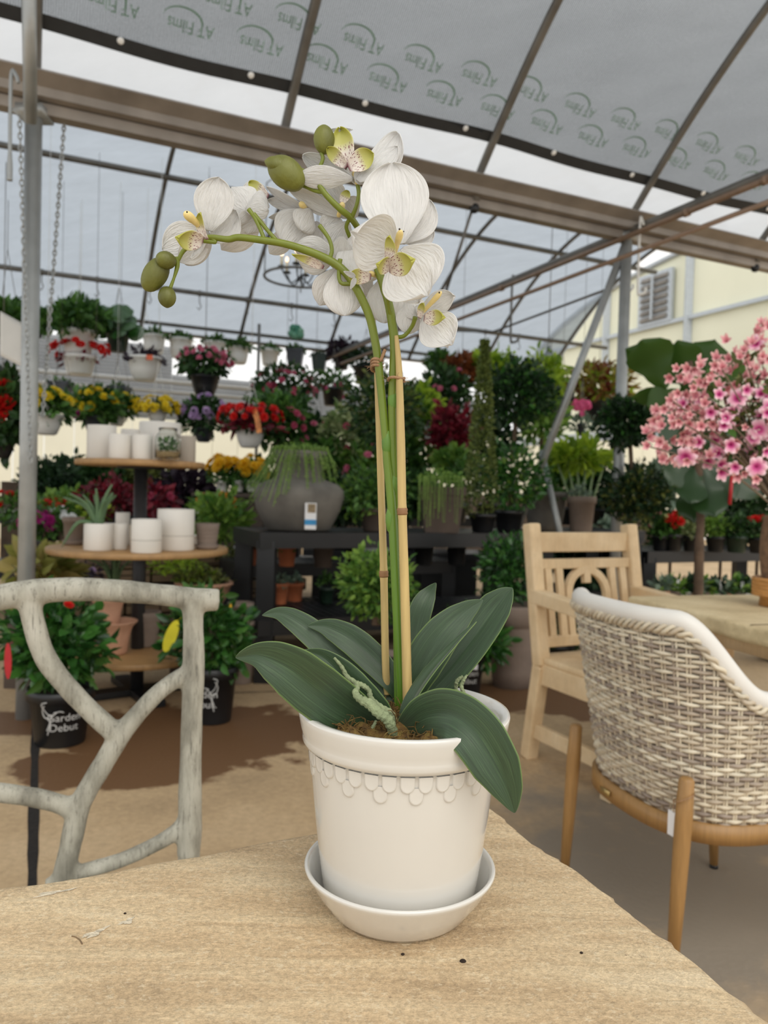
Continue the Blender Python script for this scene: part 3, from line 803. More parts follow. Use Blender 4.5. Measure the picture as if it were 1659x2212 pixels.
def bud(x, y, w, h, Y, ang, two=False, extra=None):
    p = P(x, y, Y); s_ = Y/FPX; mb = MB()
    rot = (M3 @ Matrix.Rotation(R(ang), 3, 'Z'))   # bud axis in the camera-facing plane
    ax = rot @ Matrix.Rotation(R(-90), 3, 'X')
    pr = [(0, -.5), (.22, -.47), (.40, -.32), (.5, -.08), (.49, .12), (.38, .32), (.2, .44), (.05, .5), (0, .505)]
    K = 24
    mb.lathe([(a*w*s_, b_*h*s_) for a, b_ in pr], p, K, mod=lambda t_, z: 1+.035*abs(math.cos(1.5*t_+.4))**.3*1.2-.02, axis=ax)
    o = build('bud', mb, bud_m, op, subsurf=1)
    for (ex, ey, ew, eh, ea) in (extra or []):
        q = P(ex, ey, Y-.006); mb = MB(); ax2 = (M3 @ Matrix.Rotation(R(ea), 3, 'Z')) @ Matrix.Rotation(R(-90), 3, 'X')
        mb.lathe([(a*ew*s_, b_*eh*s_) for a, b_ in pr], q, K, mod=lambda t_, z: 1+.06*math.cos(3*t_), axis=ax2)
        build('bud_flap', mb, bud_m, o, subsurf=1)
    return o
bud(700, 301, 46, 62, .645, 0)
bud(618, 374, 66, 92, .64, 52, extra=[(600, 356, 34, 58, 75)])
bud(336, 592, 52, 84, .65, -32, extra=[(358, 562, 44, 38, -10)])
bud(361, 642, 39, 46, .65, 180)
stem([(382, 556), (383, 575), (376, 600), (368, 622)], [6, 5, 3, 4], 'pedicel')
stem([(694, 330, .645), (697, 345, .645), (686, 368, .645), (672, 380, .645)], [4, 4, 4, 5], 'pedicel')
root_m = simple('pale_green_aerial_root', '#8d9872', .8, 0, .22, 120, .5, 300)
for pts, rad in (([(722, 1421, .625), (738, 1440, .622), (750, 1462, .62), (770, 1478, .615), (768, 1497, .607), (778, 1510, .603), (800, 1522, .60), (818, 1540, .597), (836, 1552, .597), (847, 1575, .60), (852, 1600, .605)], [2.5, 4, 5, 6, 7, 8, 11, 11, 11, 10, 11]),
                 ([(770, 1476, .617), (785, 1482, .618), (797, 1492, .618), (802, 1510, .616), (822, 1528, .612), (842, 1540, .612), (850, 1556, .615)], [6, 6, 5, 6, 7, 8, 8]),
                 ([(990, 1502, .66), (985, 1485, .66), (988, 1470, .66), (1000, 1461, .66)], [4, 4, 4.5, 3]), ([(1006, 1504, .65), (997, 1485, .65), (1001, 1470, .65), (1009, 1458, .65)], [4, 4.5, 4, 2]),
                 ([(922, 1522, .66), (924, 1508, .66), (930, 1500, .66)], [4, 5, 4]), ([(938, 1524, .66), (942, 1508, .66), (936, 1494, .66)], [5, 6, 4]),
                 ([(884, 1552, .63), (905, 1540, .63), (925, 1533, .635), (945, 1522, .64)], [7, 6, 5, 4]), ([(799, 1578, .61), (806, 1570, .61), (812, 1558, .615)], [3, 4, 3])):
    pp = catmull(pixpath(pts), 7); rr = [lerpl(rad, i/(len(pp)-1))*PX*(1+.12*math.sin(i*1.9)) for i in range(len(pp))]
    mb = MB(); mb.tube(pp, rr, 12); build('aerial_root', mb, root_m, op)
# jute ties
jute = simple('jute_twine', '#a27f5e', .9, 0, .2, 200, .4, 400)
def tie(cx_, cy_, Y, rx, ry, turns, seed):
    c = P(cx_, cy_, Y); mb = MB(); pts = []
    for i in range(turns*20+1):
        a = 2*pi*i/20; pts.append(c+Vector((rx*cos(a), ry*sin(a), (i/20-turns/2)*.0026+.0006*sin(a*2))))
    mb.tube(pts, .0013, 6)
    rd = random.Random(seed)
    for k in range(26):
        a = rd.uniform(0, 2*pi); p = c+Vector((rx*cos(a), ry*sin(a), rd.uniform(-.003, .003))); d = Vector((cos(a), sin(a), rd.uniform(-.6, .6)))
        e_ = Vector((rd.uniform(-1, 1), rd.uniform(-1, 1), rd.uniform(-1, 1))); L = rd.uniform(.003, .009)
        mb.tube([p, p+d*L*.5, p+d*L*.8+e_*L*.3], .00012, 3, False)
    return build('twine_tie', mb, jute, op), c
t1, c1_ = tie(814, 789, .66, 17*PX*.7, .0135, 3, 1)
mb = MB(); mb.tube(catmull([c1_+Vector((.003, -.012, .002)), P(824, 775, .645), P(832, 755, .645)], 5), .0014, 6); build('twine_end', mb, jute, t1)
t2, c2_ = tie(856, 820, .645, 17*PX, .008, 1, 2)

# ------------------------------------------------------------------ orchid leaves
m, n, l, b = mat_new('orchid_leaf_green'); t = n.new('ShaderNodeTexCoord')
uvn = n.new('ShaderNodeUVMap')
def UVN(scale, stretch):
    mp = n.new('ShaderNodeMapping'); mp.inputs['Scale'].default_value = stretch; l.new(uvn.outputs[0], mp.inputs[0])
    z = n.new('ShaderNodeTexNoise'); z.inputs['Scale'].default_value = scale; z.inputs['Detail'].default_value = 4; l.new(mp.outputs[0], z.inputs['Vector']); return z.outputs['Fac']
c0 = RP(UVN(3, (1.2, 9, 1)), [(.3, '#243a1e'), (.55, '#304a2a'), (.75, '#47603c')])
su = n.new('ShaderNodeSeparateXYZ'); l.new(uvn.outputs[0], su.inputs[0])
def MT(op_, a, b_=None, c_=None):
    x = n.new('ShaderNodeMath'); x.operation = op_
    for i, v in enumerate((a, b_, c_)):
        if v is None: continue
        if isinstance(v, (int, float)): x.inputs[i].default_value = v
        else: l.new(v, x.inputs[i])
    return x.outputs[0]
edge = MT('ABSOLUTE', MT('SUBTRACT', su.outputs[1], .5))
c0 = MX(RP(edge, [(.46, 0.0), (.495, .7)]), c0, '#7e9a4a')
c0 = MX(RP(edge, [(.0, .35), (.012, 0.0)]), c0, '#16351c')
l.new(c0, b.inputs['Base Color']); b.inputs['Roughness'].default_value = .42; b.inputs['Specular IOR Level'].default_value = .6
b.inputs['Sheen Weight'].default_value = .25
bp = n.new('ShaderNodeBump'); bp.inputs['Strength'].default_value = .18; bp.inputs['Distance'].default_value = .002
l.new(UVN(2, (1, 30, 1)), bp.inputs['Height']); l.new(bp.outputs[0], b.inputs['Normal'])
tr = n.new('ShaderNodeBsdfTranslucent'); l.new(c0, tr.inputs[0]); mx_ = n.new('ShaderNodeMixShader'); mx_.inputs[0].default_value = .12
l.new(b.outputs[0], mx_.inputs[1]); l.new(tr.outputs[0], mx_.inputs[2]); l.new(mx_.outputs[0], n['Material Output'].inputs[0])
oleaf = m
def oleaf_build(pts, wpx, tilt=0.0, fold=.25, wprof=None, twist=0.0):
    """centre line through photo-derived places (x, y, Y); blade lies across it, folded along the midrib; tilt turns it towards/away from the viewer"""
    cl = catmull(pixpath(pts), 8); K = len(cl)
    NV = 12
    wprof = wprof or [.42, .62, .85, 1.0, 1.02, .95, .74, .38, .02]
    vs = []; uvs = []
    for i, c in enumerate(cl):
        d = (cl[min(i+1, K-1)]-cl[max(i-1, 0)]).normalized()
        view = (c-CAMLOC).normalized()
        side = d.cross(view).normalized()            # across the blade, in the picture plane
        a = tilt+twist*(i/(K-1))
        nrm = side.cross(d).normalized()
        sd = (side*cos(a)+nrm*sin(a)).normalized(); nn_ = sd.cross(d).normalized()
        w = wpx*PX*lerpl(wprof, i/(K-1))/2
        for j in range(NV+1):
            q = j/NV*2-1
            lift = fold*w*(abs(q)**1.3)-fold*.35*w*max(0, abs(q)-.6)*2
            vs.append(c+sd*(q*w)+nn_*(-lift)); uvs.append((i/(K-1), (q+1)/2))
    mb = MB(); W_ = NV+1
    mb.add(vs, [(i*W_+j, (i+1)*W_+j, (i+1)*W_+j+1, i*W_+j+1) for i in range(K-1) for j in range(NV)], uvs)
    return build('leaf', mb, oleaf, op, True, solid=.0009, subsurf=1)
oleaf_build([(858, 1592, .64), (800, 1565, .628), (740, 1530, .615), (680, 1485, .605), (620, 1440, .60), (560, 1415, .60), (509, 1420, .605)], 112, .25, .3)
oleaf_build([(858, 1545, .665), (820, 1500, .675), (760, 1442, .685), (700, 1392, .69), (650, 1350, .695), (605, 1326, .70), (566, 1329, .70)], 66, -.2, .35)
oleaf_build([(868, 1510, .67), (846, 1470, .672), (802, 1420, .68), (755, 1380, .685), (705, 1355, .69), (664, 1352, .69)], 68, -.1, .3)
oleaf_build([(852, 1588, .635), (815, 1552, .632), (775, 1505, .63), (735, 1455, .632), (695, 1418, .636), (654, 1405, .64)], 84, .1, .3, [.5, .75, .98, 1.0, .92, .75, .5, .25, .02])
oleaf_build([(878, 1500, .69), (886, 1440, .70), (896, 1370, .71), (912, 1310, .715), (928, 1280, .72), (942, 1259, .72)], 56, .1, .25)
oleaf_build([(878, 1560, .67), (900, 1520, .675), (950, 1470, .68), (1010, 1400, .685), (1060, 1330, .69), (1090, 1290, .69), (1107, 1270, .69)], 92, .3, .45, [.35, .6, .85, 1.0, 1.0, .98, .82, .45, .02])
oleaf_build([(872, 1540, .66), (885, 1490, .66), (915, 1430, .662), (955, 1370, .665), (1000, 1325, .67), (1043, 1296, .672)], 88, .0, .25, [.4, .6, .85, 1.0, 1.02, .92, .72, .42, .02])
oleaf_build([(866, 1585, .632), (885, 1525, .63), (925, 1460, .635), (980, 1395, .645), (1030, 1342, .65)], 40, .9, .5, [.5, .8, 1, 1, .95, .8, .55, .3, .02])
oleaf_build([(862, 1592, .625), (885, 1568, .612), (925, 1544, .598), (975, 1545, .583), (1025, 1580, .572), (1065, 1640, .566), (1094, 1700, .563), (1112, 1756, .562)], 100, -.15, .3, [.25, .5, .8, 1.0, 1.05, 1.05, .95, .6, .02])

# ------------------------------------------------------------------ orchid flowers
m, n, l, b = mat_new('white_petal'); t = n.new('ShaderNodeTexCoord'); uvn = n.new('ShaderNodeUVMap')
c0 = RP(UVN(2.5, (1.2, 5, 1)), [(.3, '#dfdedc'), (.7, '#edecea')])
l.new(c0, b.inputs['Base Color']); b.inputs['Roughness'].default_value = .55; b.inputs['Specular IOR Level'].default_value = .3
bp = n.new('ShaderNodeBump'); bp.inputs['Strength'].default_value = .7; bp.inputs['Distance'].default_value = .003
l.new(UVN(2.6, (1.4, 7, 1)), bp.inputs['Height']); l.new(bp.outputs[0], b.inputs['Normal'])
tr = n.new('ShaderNodeBsdfTranslucent'); tr.inputs[0].default_value = hexc('#fffdf8'); l.new(bp.outputs[0], tr.inputs['Normal'])
mx_ = n.new('ShaderNodeMixShader'); mx_.inputs[0].default_value = .33
l.new(b.outputs[0], mx_.inputs[1]); l.new(tr.outputs[0], mx_.inputs[2]); l.new(mx_.outputs[0], n['Material Output'].inputs[0])
petal_m = m
m, n, l, b = mat_new('lip_yellow_green_spotted'); t = n.new('ShaderNodeTexCoord'); uvn = n.new('ShaderNodeUVMap')
su = n.new('ShaderNodeSeparateXYZ'); l.new(uvn.outputs[0], su.inputs[0])
c0 = RP(su.outputs[0], [(0.0, '#efe6dc'), (.38, '#efe6dc'), (.62, '#d0cd7c'), (.9, '#bcbb55')])
mp = n.new('ShaderNodeMapping'); mp.inputs['Scale'].default_value = (9, 16, 1); l.new(uvn.outputs[0], mp.inputs[0])
vo = n.new('ShaderNodeTexVoronoi'); vo.inputs['Scale'].default_value = 1; l.new(mp.outputs[0], vo.inputs['Vector'])
spot = RP(vo.outputs['Distance'], [(.26, 1.0), (.33, 0.0)]); band = RP(su.outputs[0], [(.10, 0.0), (.16, 1.0), (.5, 1.0), (.6, 0.0)])
fm = MX(1.0, spot, band, 'MULTIPLY')
c0 = MX(fm, c0, '#7c2440')
c0 = MX(RP(su.outputs[0], [(.0, .9), (.13, 0.0)]), c0, '#7a2846')
l.new(c0, b.inputs['Base Color']); b.inputs['Roughness'].default_value = .45
tr = n.new('ShaderNodeBsdfTranslucent'); l.new(c0, tr.inputs[0]); mx_ = n.new('ShaderNodeMixShader'); mx_.inputs[0].default_value = .25
l.new(b.outputs[0], mx_.inputs[1]); l.new(tr.outputs[0], mx_.inputs[2]); l.new(mx_.outputs[0], n['Material Output'].inputs[0])
lip_m = m
column_m = simple('cream_yellow_column', '#e6cf8b', .45, 0, .08, 200)
anther_m = simple('black_anther_dot', '#2a1a12', .4)
WP = {'petal': [.16, .5, .82, .98, 1.0, .93, .74, .40, .04], 'sepal': [.22, .5, .78, .95, 1.0, .92, .7, .38, .04], 'point': [.35, .7, .9, 1.0, .9, .7, .45, .22, .03], 'lip': [.35, .6, .85, 1, 1, .9, .7, .4, .05]}
def petal_w(kind, s_):
    pk, b0, e_ = {'petal': (.54, .16, .58), 'sepal': (.5, .22, .62), 'point': (.3, .35, .9), 'lip': (.55, .35, .6)}[kind]
    if s_ < pk: return b0+(1-b0)*math.sin(pi/2*s_/pk)**(1.1 if kind == 'petal' else .9)
    return max(.015, (1-((s_-pk)/(1-pk))**2))**e_
def petal(parent, base, tip, w, tilt=0, cup=.12, bend=.0, kind='petal', name='petal', mat=None, side_bend=0, ruf=.02, curl=0, solid=.0006, twist=0):
    """base, tip = (x, y, Y); w = width in photo px at that depth; tilt turns the blade about its own axis; cup bows it across, bend along"""
    B, T = P(*base), P(*tip); d = (T-B); L = d.length; d.normalize()
    view = ((B+T)/2-CAMLOC).normalized(); side = d.cross(view).normalized(); nrm = side.cross(d).normalized()
    if nrm.dot(view) > 0: nrm = -nrm
    side = d.cross(nrm).normalized()
    Ym = (base[2]+tip[2])/2; wm = w*Ym/FPX/2
    NU, NVV = 18, 14; vs = []; uvs = []
    import zlib
    rd = random.Random(zlib.crc32(repr((base, tip)).encode())); ph = rd.uniform(0, 6)
    for i in range(NU+1):
        s_ = math.sin(pi/2*i/NU)**.8 if i else 0
        a = tilt+twist*s_; sd = side*cos(a)+nrm*sin(a); nn_ = nrm*cos(a)-side*sin(a)
        hw = wm*petal_w(kind, s_)
        c = B+d*(L*s_)+nn_*(bend*L*sin(pi*s_)+curl*L*s_*s_)+sd*(side_bend*L*sin(pi*s_))
        for j in range(NVV+1):
            q = j/NVV*2-1
            z = cup*wm*(q*q)*(1 if s_ > 0 else 0)*(.4+.6*s_)+ruf*wm*math.sin(q*7+s_*6+ph)*abs(q)*s_
            back = -.03*L*(abs(q)**2.2)*smooth_step(.5, 1, s_)
            vs.append(c+sd*(q*hw)+nn_*z+d*back); uvs.append((s_, (q+1)/2))
    mb = MB(); W_ = NVV+1
    mb.add(vs, [(i*W_+j, (i+1)*W_+j, (i+1)*W_+j+1, i*W_+j+1) for i in range(NU) for j in range(NVV)], uvs)
    return build(name, mb, mat or petal_m, parent, True, solid=solid, subsurf=1)
def flower(cbase, ctip, w):
    """the column of the flower; everything else hangs on it"""
    B, T = P(*cbase), P(*ctip); mb = MB(); s_ = cbase[2]/FPX*w/2
    mb.tube([B, B.lerp(T, .35), B.lerp(T, .6), B.lerp(T, .8), T, T+(T-B)*.10], [s_*.75, s_*.7, s_*.8, s_*1.05, s_*.9, s_*.25], 14)
    return build('flower', mb, column_m, op, subsurf=1)
def dot(par, x, y, Y, r_=2.2):
    mb = MB(); mb.ball(P(x, y, Y), r_*Y/FPX, 8); build('anther', mb, anther_m, par)
# main bloom facing the viewer
Z = .60
f = flower((852, 548, Z+.012), (865, 502, Z-.012), 16)
petal(f, (862, 530, Z+.022), (846, 352, Z+.03), 148, 0, .18, .04)                       # upper sepal/petal
petal(f, (866, 525, Z+.028), (928, 430, Z+.035), 92, .1, .1, .0, 'petal', 'sepal')
petal(f, (868, 520, Z+.03), (938, 498, Z+.04), 60, .3, .1, .0, 'petal', 'sepal')
petal(f, (852, 538, Z+.016), (757, 500, Z-.012), 128, .15, .32, .06)
petal(f, (862, 540, Z+.016), (925, 640, Z-.006), 158, -.1, .16, .02, ruf=.07)
petal(f, (855, 570, Z+.02), (905, 655, Z+.025), 80, .2, .2, .0, 'sepal', 'sepal')
lp = petal(f, (838, 580, Z+.002), (897, 560, Z-.022), 50, .0, .45, .0, 'lip', 'lip', lip_m, solid=.0009)
petal(lp, (836, 566, Z+.002), (842, 508, Z-.012), 26, .35, .5, .0, 'lip', 'side_lobe', lip_m, side_bend=.1)
petal(lp, (846, 574, Z+.002), (812, 570, Z-.016), 40, .3, .4, .0, 'lip', 'side_lobe', lip_m)
dot(f, 863, 495, Z-.021); dot(f, 872, 500, Z-.018, 1.5)
# left bloom
Z = .645
f = flower((440, 495, Z+.004), (402, 462, Z-.016), 20)
petal(f, (452, 500, Z+.012), (473, 382, Z+.006), 86, .15, .22, .03)
petal(f, (456, 522, Z+.02), (512, 455, Z+.02), 60, .35, .3, .0, 'sepal', 'sepal', side_bend=.12)
petal(f, (452, 500, Z+.02), (350, 540, Z+.01), 84, -.1, .18, .0)
petal(f, (450, 515, Z+.022), (384, 565, Z+.012), 56, .1, .15, .0, 'sepal', 'sepal')
petal(f, (455, 525, Z+.02), (400, 572, Z+.028), 40, .3, .1, .0, 'sepal', 'sepal')
lp = petal(f, (440, 520, Z+.0), (378, 512, Z-.022), 44, .3, .5, .04, 'lip', 'lip', lip_m, solid=.0009)
petal(lp, (448, 518, Z-.002), (434, 458, Z-.010), 26, .8, .5, .0, 'lip', 'side_lobe', lip_m, side_bend=-.15)
petal(lp, (438, 526, Z+.0), (411, 559, Z-.006), 12, .0, .3, .0, 'point', 'mid_lobe')
dot(f, 404, 458, Z-.022, 2)
# second bloom, seen from behind
Z = .665
f = flower((536, 452, Z), (545, 420, Z+.02), 14)
petal(f, (537, 455, Z+.0), (500, 404, Z+.01), 80, .0, -.25, -.05)
petal(f, (530, 452, Z-.004), (579, 450, Z-.01), 62, .3, -.3, -.05, side_bend=-.2)
petal(f, (540, 455, Z+.004), (535, 505, Z+.01), 76, .0, -.2, -.02)
petal(f, (542, 456, Z+.002), (503, 492, Z+.0), 26, .4, -.2, .0, 'point', 'sepal')
petal(f, (560, 475, Z+.008), (478, 540, Z+.012), 70, .3, -.2, .0, 'sepal', 'sepal')
petal(f, (520, 420, Z+.02), (572, 405, Z+.025), 44, .5, .2, .0, 'sepal', 'sepal')
lp = petal(f, (580, 425, Z+.01), (539, 393, Z+.02), 26, .2, .4, .0, 'lip', 'lip', lip_m)
petal(lp, (556, 430, Z+.01), (582, 446, Z+.01), 22, .3, .4, .0, 'point', 'mid_lobe')
# blooms between the two sprays, seen from behind and below
Z = .675
f = flower((665, 455, Z), (650, 440, Z-.015), 14)
petal(f, (668, 456, Z), (575, 402, Z+.0), 26, .7, .2, .03, 'sepal', 'sepal')
petal(f, (668, 454, Z+.002), (577, 432, Z+.005), 30, .2, .2, -.03, 'sepal')
petal(f, (670, 458, Z+.002), (580, 470, Z+.0), 24, .4, .1, .0, 'sepal', 'sepal')
petal(f, (668, 455, Z-.003), (612, 528, Z-.008), 96, .1, -.18, -.02)
petal(f, (672, 452, Z-.006), (652, 498, Z-.012), 66, .5, -.25, .0)
petal(f, (690, 480, Z+.006), (660, 545, Z+.012), 74, .0, -.1, .0)
petal(f, (630, 500, Z+.008), (582, 548, Z+.012), 46, .0, -.2, .0, 'sepal', 'sepal')
f = flower((730, 470, Z-.01), (740, 440, Z-.02), 14)
petal(f, (735, 468, Z-.01), (622, 405, Z-.014), 34, .3, .25, -.06, 'sepal')
petal(f, (735, 466, Z-.006), (644, 402, Z-.01), 58, .4, .2, .0)
petal(f, (738, 470, Z-.004), (690, 395, Z+.0), 80, .1, .1, .0)
petal(f, (735, 470, Z-.002), (700, 508, Z-.002), 62, .2, -.1, .0, 'sepal', 'sepal')
petal(f, (752, 480, Z-.004), (716, 545, Z+.0), 72, .1, -.15, .0)
petal(f, (770, 470, Z+.002), (742, 430, Z+.0), 60, .3, .1, .0)
# lower left bloom, seen from behind
Z = .66
f = flower((735, 560, Z), (725, 575, Z+.01), 12)
petal(f, (728, 552, Z), (634, 535, Z+.004), 62, .2, -.25, -.02)
petal(f, (722, 560, Z+.004), (642, 560, Z+.01), 66, .0, -.2, .0)
petal(f, (728, 580, Z+.0), (690, 660, Z+.01), 66, .2, -.2, .0, 'petal', 'sepal')
petal(f, (738, 575, Z-.004), (745, 682, Z-.008), 90, .0, -.2, -.02)
lp = petal(f, (700, 578, Z-.004), (630, 548, Z-.012), 22, .5, .4, -.06, 'point', 'lip', lip_m)
# bloom low behind the stems
Z = .66
f = flower((822, 600, Z), (800, 590, Z-.015), 12)
petal(f, (775, 500, Z), (790, 612, Z-.004), 118, .2, -.15, -.03)
petal(f, (840, 590, Z+.0), (828, 698, Z-.004), 84, .1, -.2, .0)
petal(f, (850, 600, Z+.01), (880, 655, Z+.012), 74, .1, -.1, .0, 'petal', 'sepal')
petal(f, (800, 640, Z+.012), (770, 600, Z+.015), 50, .1, -.1, .0, 'petal', 'sepal')
petal(f, (738, 510, Z-.006), (735, 590, Z+.004), 60, .0, -.1, .0)
lp = petal(f, (802, 598, Z-.016), (752, 596, Z-.02), 34, .2, .2, .0, 'lip', 'lip', lip_m)
petal(lp, (768, 598, Z-.021), (742, 586, Z-.022), 12, .1, .2, .0, 'point', 'mid_lobe'); petal(lp, (768, 600, Z-.021), (757, 625, Z-.022), 12, .1, .2, .0, 'point', 'mid_lobe')
# topmost bloom seen from below
Z = .645
f = flower((772, 398, Z), (766, 372, Z+.006), 14)
petal(f, (768, 388, Z+.0), (862, 290, Z+.01), 74, .55, .3, -.04, side_bend=.12)
petal(f, (772, 392, Z-.004), (862, 318, Z+.0), 56, .75, .2, .03, 'sepal', 'sepal', side_bend=.1)
petal(f, (765, 388, Z+.0), (654, 334, Z+.01), 56, .5, .3, -.05, side_bend=-.06)
petal(f, (762, 386, Z-.004), (640, 384, Z-.008), 50, .2, -.2, -.03, side_bend=.0)
petal(f, (770, 396, Z-.002), (790, 372, Z+.0), 36, .2, .2, .0, 'sepal', 'sepal')
petal(f, (775, 400, Z+.002), (766, 350, Z+.01), 46, .0, .2, .0, 'sepal', 'sepal')
lp = petal(f, (752, 362, Z-.002), (736, 278, Z+.004), 48, .2, .5, .0, 'lip', 'lip', lip_m, solid=.0009)
petal(lp, (752, 362, Z-.006), (808, 332, Z-.01), 46, .2, .4, .0, 'lip', 'side_lobe', lip_m)
petal(lp, (750, 360, Z-.004), (708, 318, Z-.004), 32, .4, .4, .0, 'lip', 'side_lobe', lip_m)
petal(lp, (736, 282, Z+.003), (712, 280, Z+.003), 9, .0, .2, .1, 'point', 'mid_lobe'); petal(lp, (738, 282, Z+.003), (762, 280, Z+.003), 9, .0, .2, .1, 'point', 'mid_lobe')
petal(f, (738, 440, Z+.012), (752, 412, Z+.014), 22, .3, .3, .0, 'lip', 'lip', lip_m)
# lower right bloom in profile
Z = .635
f = flower((908, 680, Z), (950, 634, Z-.01), 13)
petal(f, (905, 678, Z+.01), (984, 640, Z-.008), 60, .5, .2, .0)
petal(f, (915, 680, Z+.004), (978, 745, Z-.016), 92, .1, .18, .02, ruf=.05)
petal(f, (900, 660, Z+.01), (968, 752, Z+.002), 46, .6, .1, .05, 'sepal', 'sepal')
petal(f, (890, 650, Z+.014), (880, 722, Z+.01), 60, .2, -.1, .0)
petal(f, (885, 640, Z+.014), (905, 690, Z+.01), 56, .2, -.1, .0, 'sepal', 'sepal')
lp = petal(f, (915, 688, Z-.006), (962, 686, Z-.022), 34, .2, .5, .0, 'lip', 'lip', lip_m, solid=.0009)
petal(lp, (906, 688, Z-.004), (916, 654, Z-.01), 20, .6, .5, .0, 'lip', 'side_lobe', lip_m)
dot(f, 949, 632, Z-.017, 2)
# ------------------------------------------------------------------ faux-branch chair at the left
m, n, l, b = mat_new('pale_weathered_branch'); t = n.new('ShaderNodeTexCoord')
c0 = RP(N_(16, 7, .65, (1, 1, .35)), [(.25, '#5f5c52'), (.42, '#8b887b'), (.55, '#aca99b'), (.75, '#c6c3b6')])
c0 = MX(RP(N_(60, 6, .75, (2.5, 2.5, .3)), [(.54, 0.0), (.66, .8)]), c0, '#5b584f')
l.new(c0, b.inputs['Base Color']); b.inputs['Roughness'].default_value = .75
bp = n.new('ShaderNodeBump'); bp.inputs['Strength'].default_value = .4; bp.inputs['Distance'].default_value = .003
l.new(N_(70, 6, .7, (2.5, 2.5, .35)), bp.inputs['Height']); l.new(bp.outputs[0], b.inputs['Normal'])
bark = m
def CB(x, y): return P(x, y, 1.34+x/475*.12)
chA = thing('branch_chair', G(250, 1900, 0).lerp(CB(230, 1900), .5).xy.to_3d(), 'pale grey branch-style armless chair behind the left edge of the foreground table', 'chair')
k_ = 1.68/FPX
def cbt(mb, pts, rads, extra=None):
    pp = [CB(*q) for q in pts]+(extra or []); pp = catmull(pp, 7)
    mb.tube(pp, [lerpl(rads, i/(len(pp)-1))*k_*(1+.015*math.sin(i*.9)) for i in range(len(pp))], 16)
mb = MB()
cbt(mb, [(-130, 1330), (-60, 1305), (0, 1291), (60, 1280), (150, 1273), (250, 1276), (350, 1285), (430, 1294), (473, 1296)], [21, 22, 23, 23, 22, 21, 20, 21, 22])
pr_ = CB(408, 1850); pl_ = CB(-115, 1850)
cbt(mb, [(416, 1300), (418, 1380), (418, 1460), (414, 1560), (411, 1680), (410, 1780), (407, 1850)], [20, 19, 21, 20, 20, 22, 23, 22])
cbt(mb, [(-110, 1320), (-112, 1500), (-114, 1850)], [20, 20, 22])
cbt(mb, [(62, 1290), (74, 1350), (98, 1420), (145, 1483), (200, 1540), (258, 1592)], [20, 19, 19, 18, 18, 19])
cbt(mb, [(412, 1452), (380, 1468), (340, 1498), (295, 1545), (258, 1592), (220, 1655), (190, 1705), (170, 1745), (160, 1790), (148, 1845), (130, 1915), (112, 1990)], [17, 16, 16, 17, 19, 19, 19, 20, 20, 19, 19, 19])
cbt(mb, [(-112, 1680), (-50, 1703), (0, 1712), (70, 1722), (130, 1737), (168, 1755)], [16, 17, 17, 17, 17, 18])
cbt(mb, [(408, 1765), (375, 1800), (320, 1832), (250, 1862), (170, 1885), (100, 1915)], [16, 15, 14, 14, 14, 14])
bo = build('backrest', mb, bark, chA)
md = bo.modifiers.new('blend', 'REMESH'); md.mode = 'VOXEL'; md.voxel_size = .0045; md.use_smooth_shade = True
md = bo.modifiers.new('soften', 'SMOOTH'); md.iterations = 8; md.factor = .5
wd = (pr_-pl_).to_2d().to_3d(); wd.normalize(); fd = Vector((wd.y, -wd.x, 0))
a0, a1 = Vector((pl_.x, pl_.y, .41)), Vector((pr_.x, pr_.y, .41)); D_ = .46
mb = MB(); c_ = (a0+a1)/2+fd*D_/2
mb.box((c_.x, c_.y, .35), ((a1-a0).length-.02, D_, .05), Matrix((wd, fd, Vector((0, 0, 1)))).transposed()); build('seat', mb, bark, chA, bevel=.015)
for q in (a0, a1):
    mb = MB(); mb.tube([Vector((q.x, q.y, pr_.z+.01)), Vector((q.x, q.y, .4)), Vector((q.x, q.y, .2))-fd*.01, Vector((q.x, q.y, 0))-fd*.03], [.021, .021, .02, .019], 12); build('leg', mb, bark, chA)
    e_ = q+fd*(D_-.03); mb = MB(); mb.tube([Vector((e_.x, e_.y, .37)), Vector((e_.x, e_.y, .2)), Vector((e_.x, e_.y, 0))+fd*.01], [.021, .02, .019], 12); build('leg', mb, bark, chA)

# ------------------------------------------------------------------ pale wooden armchair with arched back
m, n, l, b = mat_new('pale_limewashed_wood'); t = n.new('ShaderNodeTexCoord')
c0 = RP(N_(7, 5, .6), [(.3, '#cdb189'), (.5, '#dcc29a'), (.7, '#e6cfaa')])
c0 = MX(.5, c0, RP(N_(30, 5, .6, (4, 4, .4)), [(.35, .86), (.65, 1.08)]), 'MULTIPLY')
l.new(c0, b.inputs['Base Color']); b.inputs['Roughness'].default_value = .65
limed = m
A0 = Vector((.639, 3.195, 0)); d_ = Vector((.436, -.900, 0)); w_ = Vector((.900, .436, 0)); ZV = Vector((0, 0, 1)); RA = Matrix((w_, -d_, ZV)).transposed()
wa = thing('wooden_armchair', A0, 'pale limewashed wooden armchair with an arched slatted back behind the wicker chair', 'chair')
Wd = .54
def AC(x, f, z): return A0+w_*x+d_*f+ZV*z
def backf(z): return .065-.10*max(0, (z-.43)/.55)   # forward offset of the reclined back at height z
